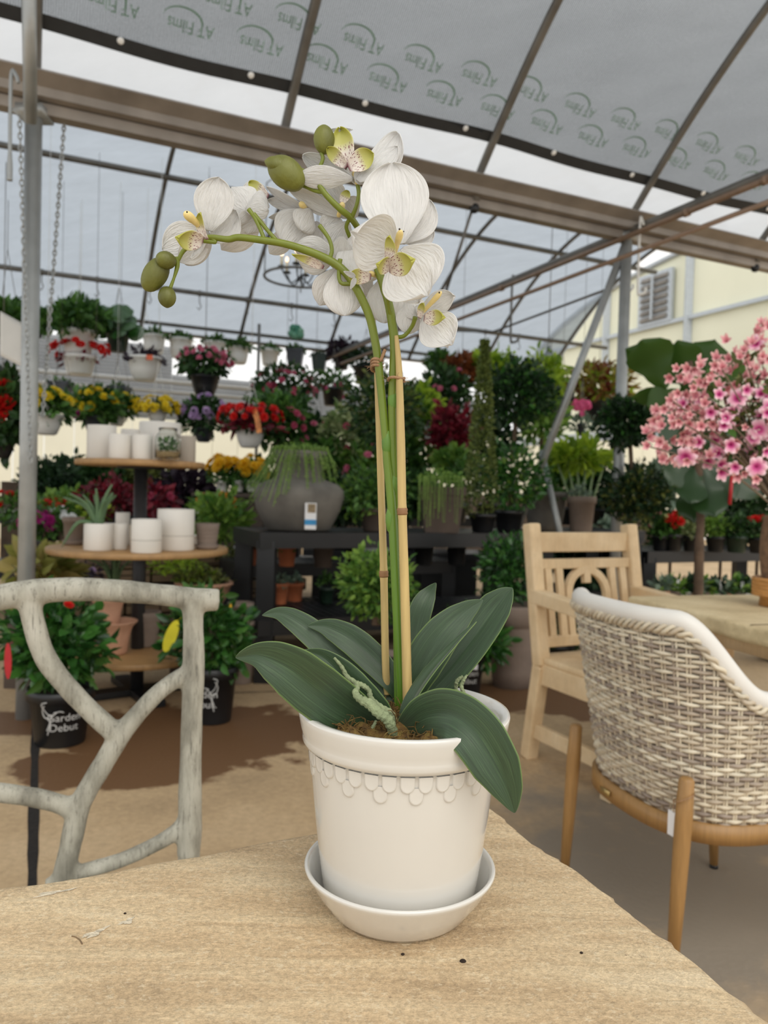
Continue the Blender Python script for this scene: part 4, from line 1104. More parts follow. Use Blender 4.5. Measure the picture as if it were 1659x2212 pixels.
for x in (0, Wd):
    mb = MB()
    for (z0_, f0, z1_, f1) in ((0, .0, .40, .065), (.40, .065, .98, backf(.98))):
        mb.bar(AC(x, f0, z0_), AC(x, f1, z1_+.004), .058, .058, upv=d_)
    build('leg' if False else 'back_post', mb, limed, wa, bevel=.009)
    mb = MB(); mb.bar(AC(x, .49, 0), AC(x, .49, .66), .055, .055, upv=d_); build('leg', mb, limed, wa, bevel=.006)
    mb = MB(); mb.bar(AC(x, .03, .125), AC(x, .47, .125), .03, .06); build('stretcher', mb, limed, wa, bevel=.004)
    # arm: straight board with the front end cut down at a slant and a curved bracket
    mb = MB(); aw = .062
    prof2 = [(backf(.7)-.01, .715), (.34, .69), (.43, .655), (.515, .55), (.53, .53), (.53, .49), (.505, .50), (.40, .60), (.33, .635), (backf(.68)-.01, .655)]
    K = len(prof2); vs = [AC(x-aw/2, f, z) for f, z in prof2]+[AC(x+aw/2, f, z) for f, z in prof2]
    mb.add(vs, [tuple(range(K))[::-1], tuple(range(K, 2*K))]+[(i, (i+1) % K, K+(i+1) % K, K+i) for i in range(K)])
    build('armrest', mb, limed, wa, False, bevel=.006)
mb = MB(); mb.bar(AC(.02, backf(.90)-.005, .906), AC(Wd-.02, backf(.90)-.005, .906), .03, .084); build('top_rail', mb, limed, wa, bevel=.005)
mb = MB(); mb.bar(AC(.02, backf(.82), .815), AC(Wd-.02, backf(.82), .815), .03, .042); build('back_rail', mb, limed, wa, bevel=.004)
mb = MB(); mb.bar(AC(.02, backf(.5), .497), AC(Wd-.02, backf(.5), .497), .03, .045); build('back_rail', mb, limed, wa, bevel=.004)
for x in (.065, .125, Wd-.125, Wd-.065):
    mb = MB(); mb.bar(AC(x, backf(.5), .50), AC(x, backf(.82), .81), .034, .022, upv=d_); build('slat', mb, limed, wa, bevel=.003)
mb = MB(); pts = []
for i in range(25):
    a = pi*i/24; pts.append((Wd/2-.108*cos(a), .682+.108*sin(a)))
pts = [(Wd/2-.105, .51)]+pts+[(Wd/2+.105, .51)]
vs = []
for (x, z) in pts:
    dx, dz = x-Wd/2, max(0, z-.682); L_ = math.hypot(dx, dz) or 1; nx, nz = dx/L_, dz/L_
    for (o_, f_) in ((-.018, -.014), (.014, -.014), (.014, .014), (-.018, .014)): vs.append(AC(x+nx*o_, backf(z)+f_, z+nz*o_))
K = len(pts); fs = [(4*i+j, 4*i+(j+1) % 4, 4*i+4+(j+1) % 4, 4*i+4+j) for i in range(K-1) for j in range(4)]+[(0, 1, 2, 3), (4*K-4, 4*K-3, 4*K-2, 4*K-1)]
mb.add(vs, fs); build('arch', mb, limed, wa, True, bevel=.003)
mb = MB(); mb.bar(AC(Wd/2, backf(.74), .73), AC(Wd/2, backf(.8), .80), .036, .028, upv=d_); build('keystone', mb, limed, wa, bevel=.004)
mb = MB(); mb.box(AC(Wd/2, .27, .425), (Wd+.02, .52, .03), RA); build('seat', mb, limed, wa, bevel=.01)
mb = MB()
for a, c in (((.0, .04), (.0, .50)), ((Wd, .04), (Wd, .50)), ((.0, .49), (Wd, .49)), ((.0, .04), (Wd, .04))): mb.bar(AC(a[0], a[1], .37), AC(c[0], c[1], .37), .028, .085)
build('seat_rail', mb, limed, wa, bevel=.004)

# ------------------------------------------------------------------ stone-topped table at the right
t2c = Vector((.90, 2.80, 0)); ta = Vector((.275, -.961, 0)); tb_ = Vector((.961, .275, 0))
tb2 = thing('stone_dining_table', t2c+ta*.6+tb_*.5, 'tan stone-topped table at the right edge with the pink flower arrangement on it', 'table')
m, n, l, b = mat_new('tan_cast_stone'); t = n.new('ShaderNodeTexCoord')
c0 = RP(N_(5, 7, .65), [(.3, '#b8a47d'), (.5, '#cebb93'), (.7, '#dac9a3')]); c0 = MX(.4, c0, RP(N_(90, 4, .7), [(.35, .8), (.65, 1.15)]), 'MULTIPLY')
l.new(c0, b.inputs['Base Color']); b.inputs['Roughness'].default_value = .8; stone2 = m
top2 = slab('tabletop', t2c, ta, 1.15, tb_, 1.1, .744, .055, stone2, tb2, .006, 11, 110, .008)
mb = MB()
mb.bar(t2c+ta*.62+tb_*.0+ZV*.7452, t2c+ta*.62+tb_*1.09+ZV*.7452, .005, .001); mb.bar(t2c+ta*.0+tb_*.55+ZV*.7452, t2c+ta*1.1+tb_*.55+ZV*.7452, .005, .001)
build('joint_line', mb, simple('dark_stone_joint', '#6f5f48', .9), top2)
for (i, j) in ((.16, .14), (1.0, .14), (.16, 1.0), (1.0, 1.0)):
    q = t2c+ta*i+tb_*j; mb = MB(); mb.bar(q, q+ZV*.689, .075, .075, upv=ta); build('leg', mb, limed, tb2, bevel=.006)
mb = MB()
for a, c in (((.16, .14), (1.0, .14)), ((.16, 1.0), (1.0, 1.0)), ((.16, .14), (.16, 1.0)), ((1.0, .14), (1.0, 1.0))): mb.bar(t2c+ta*a[0]+tb_*a[1]+ZV*.655, t2c+ta*c[0]+tb_*c[1]+ZV*.655, .03, .06)
build('apron', mb, limed, tb2)

# ------------------------------------------------------------------ woven wicker tub chair
CC = Vector((.845, 1.985, 0)); e1 = Vector((-.957, -.289, 0)); e2 = Vector((.289, -.957, 0))
wc = thing('wicker_armchair', CC, 'grey-beige woven wicker tub chair with white piping at the right table', 'chair')
m, n, l, b = mat_new('grey_beige_wicker'); g = n.new('ShaderNodeNewGeometry'); t = n.new('ShaderNodeTexCoord')
c0 = RP(g.outputs['Random Per Island'], [(0, '#93857a'), (.3, '#b3a591'), (.6, '#cdc1a9'), (1, '#ddd4be')])
c0 = MX(.6, c0, RP(N_(14, 3, .5, (1, 1, 3)), [(.35, .72), (.6, 1.1)]), 'MULTIPLY')
l.new(c0, b.inputs['Base Color']); b.inputs['Roughness'].default_value = .5; wick = m
oakm = simple('honey_oak', '#9c7747', .45, 0, .14, 30, .06, 100, stretch=(4, 4, .4))
Z0, ZT = .355, .815
def spow(x, p): return math.copysign(abs(x)**p, x)
def rimz(th):
    a = abs(th)
    return .635+(ZT-.635)*(1-smooth_step(R(38), R(86), a))
def shell(th, z, off=0.0):
    k = .80+.20*((z-Z0)/(ZT-Z0))
    r1, r2 = (.275+off)*k, (.295+off)*(.84+.16*((z-Z0)/(ZT-Z0)))
    x, y = spow(math.cos(th), .72)*r1, spow(math.sin(th), .72)*r2
    if abs(th) > pi/2: x = math.cos(th)*(.40)
    x += .03*((z-Z0)/(ZT-Z0))*max(0, math.cos(th))
    return CC+e1*x+e2*y+ZV*z
THM = R(122)
# equal-length sampling around the shell
NT = 2000; ths = [-THM+2*THM*i/NT for i in range(NT+1)]; cum = [0]
pz = [shell(a, .6) for a in ths]
for i in range(NT): cum.append(cum[-1]+(pz[i+1]-pz[i]).length)
def th_at(s_):
    s_ = max(0, min(cum[-1], s_)); i = int(np.searchsorted(cum, s_)); return ths[min(i, NT)]
TOT = cum[-1]; NR = int(TOT/.026)
mb = MB(); row = .0112; nrow = int((ZT-Z0)/row)
for r_ in range(nrow+1):
    z = Z0+.004+r_*row; run = []
    for i in range(NR*4+1):
        s_ = TOT*i/(NR*4); th = th_at(s_)
        if z < rimz(th)-.012:
            ph = (i/4)*pi+(r_ % 2)*pi
            run.append(shell(th, z+.0012*math.sin(ph*.5+r_), .0040*math.sin(ph)))
        else:
            if len(run) > 3: mb.tube(run, .0047, 5)
            run = []
    # break long rows so that colour changes along them
    st = 0; rd = random.Random(r_)
    while st < len(run)-4:
        L_ = rd.randint(26, 70); seg = run[st:st+L_+1]
        if len(seg) > 3: mb.tube(seg, .0051, 5, False)
        st += L_
shello = build('woven_shell', mb, wick, wc)
mb = MB()
for i in range(NR+1):
    for dx in (-.0035, .0035):
        s_ = TOT*(i+.5)/NR+dx; th = th_at(s_)
        if s_ > TOT: continue
        zt_ = rimz(th)-.01; mb.tube([shell(th, Z0-.01+(zt_-Z0)*k/8, 0) for k in range(9)], .003, 5)
build('rib', mb, wick, shello, kind='stuff')
mb = MB()
for q in range(3):
    pts = []
    for i in range(420):
        s_ = TOT*i/419; th = th_at(s_); a = i*.42+q*2*pi/3
        zz = rimz(th)-.006; p = shell(th, zz, .006+.006*math.cos(a)); pts.append(p+ZV*(.008*math.sin(a)))
    mb.tube(pts, .0055, 6)
build('braided_edge', mb, wick, shello)
white_f = simple('white_vinyl_piping', '#dedbd4', .5, 0, .03, 10)
mb = MB(); pts = [shell(th_at(TOT*i/160), rimz(th_at(TOT*i/160))+.014, -.012) for i in range(161)]
mb.tube(pts, [.012]+[.023]*159+[.012], 14); build('piping', mb, white_f, wc)
mb = MB()
def inn(a, b_):
    th = -R(112)+R(224)*a; return shell(th, Z0+.06+(rimz(th)-Z0-.055)*b_, -.03)
mb.grid(inn, 60, 10); build('back_cushion', mb, white_f, wc, solid=.03)
mb = MB(); mb.lathe([(0, .40), (.2, .40), (.235, .42), (.235, .47), (.2, .49), (0, .495)], CC-e1*.02, 32); build('seat_cushion', mb, white_f, wc)
mb = MB()
ring = []
for i in range(73):
    th = -pi+2*pi*i/72
    k = 1.0; x, y = spow(math.cos(th), .72)*.232, spow(math.sin(th), .72)*.252
    ring.append((x, y))
vs = []
for (x, y) in ring[:-1]:
    L_ = math.hypot(x, y)
    for (o_, z) in ((.0, .318), (.022, .318), (.022, .362), (.0, .362)):
        vs.append(CC+e1*x*(1+(o_-.012)/L_)+e2*y*(1+(o_-.012)/L_)+ZV*z)
K = len(ring)-1
mb.add(vs, [(4*i+j, 4*((i+1) % K)+j, 4*((i+1) % K)+(j+1) % 4, 4*i+(j+1) % 4) for i in range(K) for j in range(4)])
build('seat_frame', mb, oakm, wc)
for (a_, b_, top_) in ((.215, -.215, .46), (.215, .215, .48), (-.215, -.2, .36), (-.215, .2, .36)):
    foot = CC+e1*(a_+.035*(1 if a_ > 0 else -1))+e2*(b_+.02*(1 if b_ > 0 else -1)); hd = CC+e1*(a_+.012*(1 if a_ > 0 else -1))+e2*(b_+.018*(1 if b_ > 0 else -1))
    p0, p1 = foot+ZV*.008, hd+ZV*top_
    mb = MB(); mb.tube([p0, p0.lerp(p1, .5), p0.lerp(p1, .8), p0.lerp(p1, .985), p1], [.012, .0175, .0195, .017, .012], 14); lg = build('leg', mb, oakm, wc)
    mb = MB(); mb.tube([foot, foot+ZV*.01], .0125, 12); build('foot_pad', mb, black_pl, lg)
q = shell(R(-8), .34, .0); mb = MB(); mb.box(CC+e1*.248+e2*(-.05)+ZV*.34, (.004, .04, .014), Matrix((e1, e2, ZV)).transposed()); build('name_plate', mb, simple('brass_plate', '#b9a069', .35, .7), wc)
# price tag tied on the near back leg
lp_ = CC+e1*.235+e2*.235+ZV*.435
mb = MB(); pts = [lp_+Vector((.022*math.cos(a), .022*math.sin(a), .012*math.cos(a+.6))) for a in [2*pi*i/24 for i in range(24)]]
mb.tube(pts, .0014, 5, closed=True); mb.tube([pts[9], pts[9]-ZV*.03], .001, 4)
pt_ = tag(build('price_tag', mb, jute), 'white paper price tag tied with twine on the near back leg of the wicker chair', 'price tag')
mb = MB(); c_ = pts[9]-ZV*.055; mb.box(c_, (.004, .03, .055), Matrix.Rotation(R(20), 3, 'Z')); build('paper', mb, simple('white_card', '#e9e9ea', .6, 0, .02), pt_, False)

# ------------------------------------------------------------------ round three-tier plant display
DX, DY = P(303, 1100, 4.0).x, 4.0
oak2 = simple('honey_plywood', '#b08a5c', .5, 0, .14, 12, stretch=(1, 6, 1))
dsp = thing('tiered_display', (DX, DY, 0), 'round three-tier wooden display stand with a black post at left', 'display stand')
def tierz(py): return CAM_H-(py-1048)*4/1650
TZ1, TZ2, TZ3 = tierz(996), tierz(1181), tierz(1402)
for r_, z in ((.325, TZ1), (.455, TZ2), (.40, TZ3)):
    mb = MB(); mb.lathe([(0, z-.03), (r_-.006, z-.03), (r_, z-.026), (r_, z-.004), (r_-.004, z), (0, z)], (DX, DY, 0), 56); tr_ = build('tier', mb, oak2, dsp)
    mb = MB(); mb.lathe([(0, z-.045), (.12, z-.04), (.12, z-.0305), (0, z-.0305)], (DX, DY, 0), 24); build('flange', mb, black_pl, tr_)
mb = MB(); mb.tube([(DX, DY, .03), (DX, DY, TZ1-.03)], .034, 20); build('post', mb, simple('dark_grey_post', '#3a3a3c', .4, .4, .1), dsp)
mb = MB(); mb.box((DX, DY, .02), (.62, .10, .035), Matrix.Rotation(R(35), 3, 'Z')); mb.box((DX, DY, .0185), (.62, .10, .034), Matrix.Rotation(R(-55), 3, 'Z')); build('base', mb, black_pl, dsp, bevel=.004)
# ------------------------------------------------------------------ plants: leaf clouds, blooms, pots
rng = np.random.default_rng(11)
def leaf_cloud(name, c, r, n_, size, mat, parent, shape='ball', dens=.45, aspect=.55, kind=None, flat=0.0, seed=None):
    """one foliage mesh: n_ folded leaves spread through an ellipsoid, cone or hanging mass"""
    g = np.random.default_rng(seed if seed is not None else rng.integers(1e9))
    d = g.normal(size=(n_, 3)); d /= np.linalg.norm(d, axis=1)[:, None]
    rad = g.random(n_)**dens
    lump = 1+.16*np.sin(d[:, 0]*5+g.random()*6)*np.cos(d[:, 2]*4+g.random()*6)+.10*np.sin(d[:, 1]*9+2)
    if shape == 'cone':
        t = g.random(n_)**.8; a = g.random(n_)*2*np.pi; w = (1-t)*.95+.06
        w = w*np.where(t < .15, .6+t*2.6, 1)
        p = np.stack([np.cos(a)*w*rad**.5, np.sin(a)*w*rad**.5, t*2-1], 1); d = np.stack([np.cos(a), np.sin(a), np.full(n_, .5)], 1)
    elif shape == 'dome':
        p = d*(rad*lump)[:, None]; p[:, 2] = np.abs(p[:, 2])*1.5-.45
        edge = np.hypot(p[:, 0], p[:, 1]); p[:, 2] -= (edge**2)*.45
    elif shape == 'hang':
        p = d*(rad*lump)[:, None]; edge = np.hypot(p[:, 0], p[:, 1]); p[:, 2] = p[:, 2]*.6-edge*g.random(n_)*1.1+.3
    else:
        p = d*(rad*lump)[:, None]
    p = p*np.array(r)[None, :]+np.array(c)[None, :]
    dirs = d+g.normal(size=(n_, 3))*.55; dirs[:, 2] += .15-flat; dirs /= np.linalg.norm(dirs, axis=1)[:, None]
    up = g.normal(size=(n_, 3)); up[:, 2] += .6
    sd = np.cross(dirs, up); sd /= (np.linalg.norm(sd, axis=1)[:, None]+1e-9); nn = np.cross(sd, dirs)
    L = (size*(.65+.7*g.random(n_)))[:, None]; w = L*aspect/2
    v = np.stack([p, p+dirs*L*.35+sd*w*.9+nn*L*.04, p+dirs*L*.7+sd*w*.7-nn*L*.02, p+dirs*L-nn*L*.16, p+dirs*L*.7-sd*w*.7-nn*L*.02, p+dirs*L*.35-sd*w*.9+nn*L*.04, p+dirs*L*.4-nn*L*.06], 1).reshape(-1, 3)
    o0 = np.array(origin_of(parent)); v = v-o0
    base = (np.arange(n_)*7)[:, None]
    tris = np.array([[0, 1, 6], [1, 2, 6], [2, 3, 6], [3, 4, 6], [4, 5, 6], [5, 0, 6]])
    f = (base[:, None, :]+tris[None]).reshape(-1, 3)
    me = bpy.data.meshes.new(name); me.vertices.add(len(v)); me.vertices.foreach_set('co', v.astype(np.float32).ravel())
    me.loops.add(f.size); me.loops.foreach_set('vertex_index', f.astype(np.int32).ravel())
    me.polygons.add(len(f)); me.polygons.foreach_set('loop_start', np.arange(0, f.size, 3, dtype=np.int32))
    me.update(); me.validate(); me.materials.append(mat)
    o = bpy.data.objects.new(name, me); COL.objects.link(o); o.parent = parent
    if kind: o['kind'] = kind
    return o
LB = 1.5
LM = {
 'mid': leafmat('leaf_mid_green', '#1d3a16', '#4e7230', k=LB), 'dark': leafmat('leaf_dark_green', '#12260f', '#37552a', k=LB), 'deep': leafmat('leaf_deep_green', '#0e1e0f', '#2b4526', k=LB),
 'lime': leafmat('leaf_lime', '#5d7d1e', '#a8bf3c', .45, .4, k=1.2), 'fresh': leafmat('leaf_fresh_green', '#3a6420', '#84a348', .45, .35, k=1.2), 'olive': leafmat('leaf_olive', '#36401c', '#7b8240', k=1.2),
 'grey': leafmat('leaf_grey_green', '#4c6152', '#8b9d86', k=1.2), 'wine': leafmat('leaf_burgundy', '#3a0d16', '#7c1f2c', k=LB), 'black': leafmat('leaf_black_purple', '#17101a', '#33232e', k=LB),
 'coleus': leafmat('leaf_coleus', '#6b2026', '#8d8a35', .5, .35, k=1.3), 'bronze': leafmat('leaf_bronze', '#53301c', '#99562e', .5, .3, k=1.3), 'variegated': leafmat('leaf_variegated', '#5e7a3e', '#c9cf9a', .45, .3),
 'conifer': leafmat('leaf_conifer', '#3a4a22', '#7d8a48', k=1.2), 'caladium': leafmat('leaf_caladium', '#76803a', '#b9a56a', .45, .35, k=1.2), 'gloss': leafmat('leaf_glossy_green', '#173a18', '#3f6d2d', .28, .2, .6, k=LB),
}
def flat_col(name, col, rough=.5, trans=.3):
    return leafmat('bloom_'+name, col[0], col[1], rough, trans)
FM = {'yellow': flat_col('yellow', ('#d9b21a', '#f2dc35')), 'red': flat_col('red', ('#a80f12', '#e5261d')), 'pink': flat_col('pink', ('#b8345c', '#e58aa2')), 'magenta': flat_col('magenta', ('#8e1266', '#c93a93')),
      'white': flat_col('white', ('#e7e4dc', '#ffffff')), 'lilac': flat_col('lilac', ('#a878b8', '#d9bde0')), 'orange': flat_col('orange', ('#c4621a', '#f0a322')), 'gold': flat_col('gold', ('#c98d12', '#e9bd25')),
      'hotpink': flat_col('hotpink', ('#c42a63', '#e86a97')), 'coral': flat_col('coral', ('#dd5a3a', '#f08a6a')), 'rose': flat_col('rose', ('#a32a4b', '#cf5f7b'))}
BM = {}
def bloom_mesh(style, size, mat):
    key = (style, round(size, 4), mat.name)
    if key in BM: return BM[key]
    mb = MB(); rd = random.Random(len(BM))
    if style == 'daisy':
        for k in range(6):
            a = 2*pi*k/6; d = Vector((cos(a), sin(a), 0)); s_ = Vector((-sin(a), cos(a), 0)); h = Vector((0, 0, 1))
            mb.add([Vector((0, 0, 0)), d*.5+s_*.28+h*.12, d*.95+s_*.2+h*.06, d*1.05-h*.02, d*.95-s_*.2+h*.06, d*.5-s_*.28+h*.12], [(0, 1, 5), (1, 2, 4, 5), (2, 3, 4)])
    elif style == 'rose':
        for ring, (rr, hh, nk) in enumerate(((.95, .1, 7), (.62, .38, 6), (.32, .55, 4))):
            for k in range(nk):
                a = 2*pi*k/nk+ring*.4; d = Vector((cos(a), sin(a), 0)); s_ = Vector((-sin(a), cos(a), 0)); h = Vector((0, 0, 1)); w_2 = .55*rr+.05
                mb.add([d*.1, d*rr*.7+s_*w_2+h*hh, d*rr+s_*w_2*.4+h*(hh+.12), d*rr-s_*w_2*.4+h*(hh+.12), d*rr*.7-s_*w_2+h*hh], [(0, 1, 2, 3, 4)])
    else:  # hanging bell
        mb.lathe([(.05, .5), (.22, .35), (.3, 0), (.42, -.35), (.55, -.5)], n=8)
    me = bpy.data.meshes.new('bloom_'+style); me.from_pydata([tuple(v*size) for v in mb.v], [], mb.f); me.materials.append(mat); me.update()
    for p in me.polygons: p.use_smooth = True
    BM[key] = me; return me
def blooms(parent, c, r, n_, size, mat, style='rose', seed=1, shape='ball', name='bloom', low=-.35, front=True):
    me = bloom_mesh(style, size, mat); rd = random.Random(seed*31+n_); o0 = origin_of(parent)
    for k in range(n_):
        while True:
            d = Vector((rd.gauss(0, 1), rd.gauss(0, 1), rd.gauss(0, 1))).normalized()
            if d.z < low: continue
            if front and d.y > .35: continue
            break
        rr = rd.uniform(.82, 1.06)
        p = Vector((c[0]+d.x*r[0]*rr, c[1]+d.y*r[1]*rr, c[2]+d.z*r[2]*rr))
        if shape == 'dome': p.z -= (math.hypot(d.x, d.y)**2)*r[2]*.35
        if shape == 'hang': p.z = c[2]+r[2]*(.45*d.z-.75*math.hypot(d.x, d.y)*rd.random()+.2)
        o = bpy.data.objects.new(name, me); COL.objects.link(o); o.parent = parent; o.location = p-o0
        if style == 'bell': q = Vector((0, 0, 1))
        else: q = (d+Vector((0, -.25, .35))).normalized()
        o.rotation_mode = 'QUATERNION'; o.rotation_quaternion = q.to_track_quat('Z', 'Y'); s_ = rd.uniform(.75, 1.25); o.scale = (s_, s_, s_)
def pot_part(parent, base, R_, H, mat, kind='taper', name='pot'):
    x, y, z = base; mb = MB(); t_ = R_*.07
    if kind == 'taper': pr = [(0, 0), (R_*.70, 0), (R_*.73, H*.03), (R_*.90, H*.80), (R_*1.0, H*.81), (R_*1.0, H*.99), (R_*.97, H), (R_*.90, H), (R_*.87, H*.9), (0, H*.88)]
    elif kind == 'round': pr = [(0, 0), (R_*.62, 0), (R_*.78, H*.12), (R_*.90, H*.5), (R_*.95, H*.86), (R_*1.03, H*.88), (R_*1.04, H*.99), (R_*.99, H), (R_*.9, H*.98), (R_*.85, H*.9), (0, H*.88)]
    elif kind == 'bowl': pr = [(0, 0), (R_*.5, 0), (R_*.62, H*.06), (R_*.82, H*.45), (R_*.95, H*.88), (R_*1.02, H*.9), (R_*1.02, H), (R_*.93, H), (R_*.88, H*.9), (0, H*.88)]
    elif kind == 'cyl': pr = [(0, 0), (R_*.96, 0), (R_, H*.02), (R_, H*.98), (R_*.98, H), (R_*.88, H), (R_*.86, H*.9), (0, H*.88)]
    elif kind == 'flare': pr = [(0, 0), (R_*.52, 0), (R_*.58, H*.05), (R_*.66, H*.5), (R_*.78, H*.8), (R_*.98, H*.95), (R_, H*.98), (R_*.97, H), (R_*.86, H*.95), (R_*.7, H*.8), (0, H*.78)]
    elif kind == 'rib':
        pr = [(0, 0), (R_*.72, 0)]
        for i in range(5): q = i/5; rr = R_*(.76+.2*q); pr += [(rr, H*(.04+.17*i)), (rr*1.05, H*(.10+.17*i)), (rr*1.03, H*(.17+.17*i))]
        pr += [(R_*1.0, H*.99), (R_*.9, H), (R_*.86, H*.9), (0, H*.88)]
    elif kind == 'tall': pr = [(0, 0), (R_*.72, 0), (R_*.80, H*.2), (R_*.88, H*.72), (R_*.90, H*.76), (R_*.99, H*.77), (R_, H*.97), (R_*.97, H), (R_*.9, H), (R_*.87, H*.92), (0, H*.9)]
    elif kind == 'square':
        for (r0, z0_, r1, z1_) in ((.74, 0, .93, .82), (1.0, .82, 1.0, 1.0)):
            vs = [(x+sx*R_*r, y+sy*R_*r, z+H*zz) for r, zz in ((r0, z0_), (r1, z1_)) for sx, sy in ((-1, -1), (1, -1), (1, 1), (-1, 1))]
            mb.add(vs, [(3, 2, 1, 0), (4, 5, 6, 7), (0, 1, 5, 4), (1, 2, 6, 5), (2, 3, 7, 6), (3, 0, 4, 7)])
        return build(name, mb, mat, parent, False)
    mb.lathe([(a, z+b_) for a, b_ in pr], (x, y, 0), 28)
    return build(name, mb, mat, parent, True, bevel=0)
def soil_part(parent, base, R_, H):
    mb = MB(); mb.lathe([(0, base[2]+H*.93), (R_*.86, base[2]+H*.92), (R_*.86, base[2]+H*.885), (0, base[2]+H*.885)], (base[0], base[1], 0), 20); build('soil', mb, soil, parent)

def hanging(px, rimy, wpx, hpx, v, potmat, potkind, fol, label, hang_z=None, fl=None, extra=None, group=None, Y=None):
    """hanging pot: its rim centre is at (px, rimy); v is its place across the bays"""
    if Y is None:
        a = (px-CXP)/FPX; Y = v/(.906-.423*a)
    c = P(px, rimy, Y); R_ = S(wpx, Y)/2; H = S(hpx, Y)
    base = Vector((c.x, c.y, c.z-H))
    t = thing('hanging_basket', base, label, 'hanging basket', group)
    pot_part(t, base, R_, H, potmat, potkind)
    hz = hang_z if hang_z else arch(c.dot(VX))+.022
    top = Vector((c.x, c.y, hz)); mid = Vector((c.x, c.y, c.z+min(.45, (hz-c.z)*.8)))
    mb = MB()
    for k in range(3):
        a = 2*pi*k/3+.5; mb.tube([Vector((c.x+R_*.97*cos(a), c.y+R_*.97*sin(a), c.z)), mid], .0022, 4, False)
    mb.tube([mid, top], .0022, 4); build('hanger', mb, white_pl if potmat is white_pl else steel_d, t)
    for i, (mk, n_, size, rx, rz, shape, dz) in enumerate(fol):
        leaf_cloud('foliage', (c.x, c.y, c.z+S(dz, Y)), (S(rx, Y), S(rx, Y)*.9, S(rz, Y)), n_, size, LM[mk], t, shape)
    if fl:
        for (col, n_, size, rx, rz, dz, style, shape) in fl:
            blooms(t, (c.x, c.y, c.z+S(dz, Y)), (S(rx, Y), S(rx, Y)*.9, S(rz, Y)), n_, size, FM[col], style, px+rimy, shape)
    return t, c, Y
def potted(px, basey, potw, poth, Y, potmat, potkind, fol, label, cat='potted plant', name='potted_plant', fl=None, trunk=None, group=None, base=None, matstem=None, floor=False):
    """pot whose base centre is near pixel (px, basey) at distance Y; crowns are (leaf key, n, leaf size, px, py, rx, rz, shape)"""
    c = P(px, basey, Y) if not floor else G(px, basey, 0)
    if floor: Y = c.y
    base = Vector((c.x, c.y, c.z if base is None else base))
    t = thing(name, base, label, cat, group)
    R_ = S(potw, Y)/2; H = S(poth, Y)
    if potw:
        pot_part(t, base, R_, H, potmat, potkind); soil_part(t, base, R_, H) if potkind != 'square' else None
    if trunk:
        for (x0, y0, x1, y1, r_) in trunk:
            mb = MB(); a, b_ = P(x0, y0, Y), P(x1, y1, Y); mb.tube(catmull([a, a.lerp(b_, .5)+Vector((.004, 0, 0)), b_], 5), [r_*1.1, r_, r_, r_, r_, r_, r_, r_, r_, r_, r_*.8], 8)
            build('trunk', mb, matstem or simple('grey_brown_bark', '#5c4a3a', .85, 0, .25, 20, .3, 60), t)
    for (mk, n_, size, fx, fy, rx, rz, shape) in fol:
        q = P(fx, fy, Y); leaf_cloud('foliage', q, (S(rx, Y), S(rx, Y)*.9, S(rz, Y)), n_, size, LM[mk], t, shape)
    for (col, n_, size, fx, fy, rx, rz, style, shape) in (fl or []):
        q = P(fx, fy, Y); blooms(t, q, (S(rx, Y), S(rx, Y)*.9, S(rz, Y)), n_, size, FM[col], style, int(fx+fy), shape)
    return t
# ------------------------------------------------------------------ benches
def bench(x0, y0, L, D, h, label, shelves=(), legs=4, slat=True):
    o = Vector((x0, y0, 0)); t = thing('plant_bench', o, label, 'bench')
    rot = Matrix((UX, VX, ZV)).transposed()
    for k, z in enumerate((h,)+tuple(shelves)):
        mb = MB(); mb.box(o+UX*L/2+VX*.015+ZV*(z-.045), (L, .03, .09), rot); mb.box(o+UX*L/2+VX*(D-.015)+ZV*(z-.045), (L, .03, .09), rot)
        mb.box(o+UX*.015+VX*D/2+ZV*(z-.045), (.03, D-.06, .088), rot); mb.box(o+UX*(L-.015)+VX*D/2+ZV*(z-.045), (.03, D-.06, .088), rot)
        n_ = int(L/.055)
        for i in range(n_): mb.box(o+UX*(.03+(i+.5)*(L-.06)/n_)+VX*D/2+ZV*(z-.012), ((L-.06)/n_-.012, D-.06, .02), rot)
        build('shelf', mb, black_pl, t, False)
    nl = max(2, int(L/1.0)+1)
    for i in range(nl):
        for j in (.06, D-.06):
            q = o+UX*(.06+(L-.12)*i/(nl-1))+VX*j; mb = MB(); mb.bar(q, q+ZV*(h-.05), .10, .10); build('leg', mb, black_pl, t, False)
    return t, o
bA = P(562, 1145, 4.25); bench(bA.x, bA.y, 1.95, .62, .855, 'black plastic bench carrying the grey urn, with lower shelves', (.36, ))
bB = P(508, 1240, 5.0); bench(bB.x, bB.y, 1.7, .45, .60, 'low black shelf unit behind the main bench carrying small terracotta pots', (.3,))
bC = P(1175, 1145, 5.45); bench(bC.x, bC.y, .95, .6, .855, 'black plastic bench behind the right steel post', (.4,))
bD = P(1400, 1195, 5.85); bench(bD.x, bD.y, 1.7, .6, .70, 'black plastic bench at far right behind the fig tree', ())
bE = W(-2.2, 6.9); bench(bE.x, bE.y, 6.8, .9, .85, 'long black bench across the back of the far bay', (.4,))
# low stone-wall planting bed
bed = MB(); q = WD0+WDd*(WDL/2)+WDn*.62+ZV*.31; bed.box(q, (WDL, .9, .62), Matrix((WDd, WDn, ZV)).transposed()); tag(build('planting_bed', bed, soil), 'dark soil bed held by the low stone wall at left', 'planting bed')
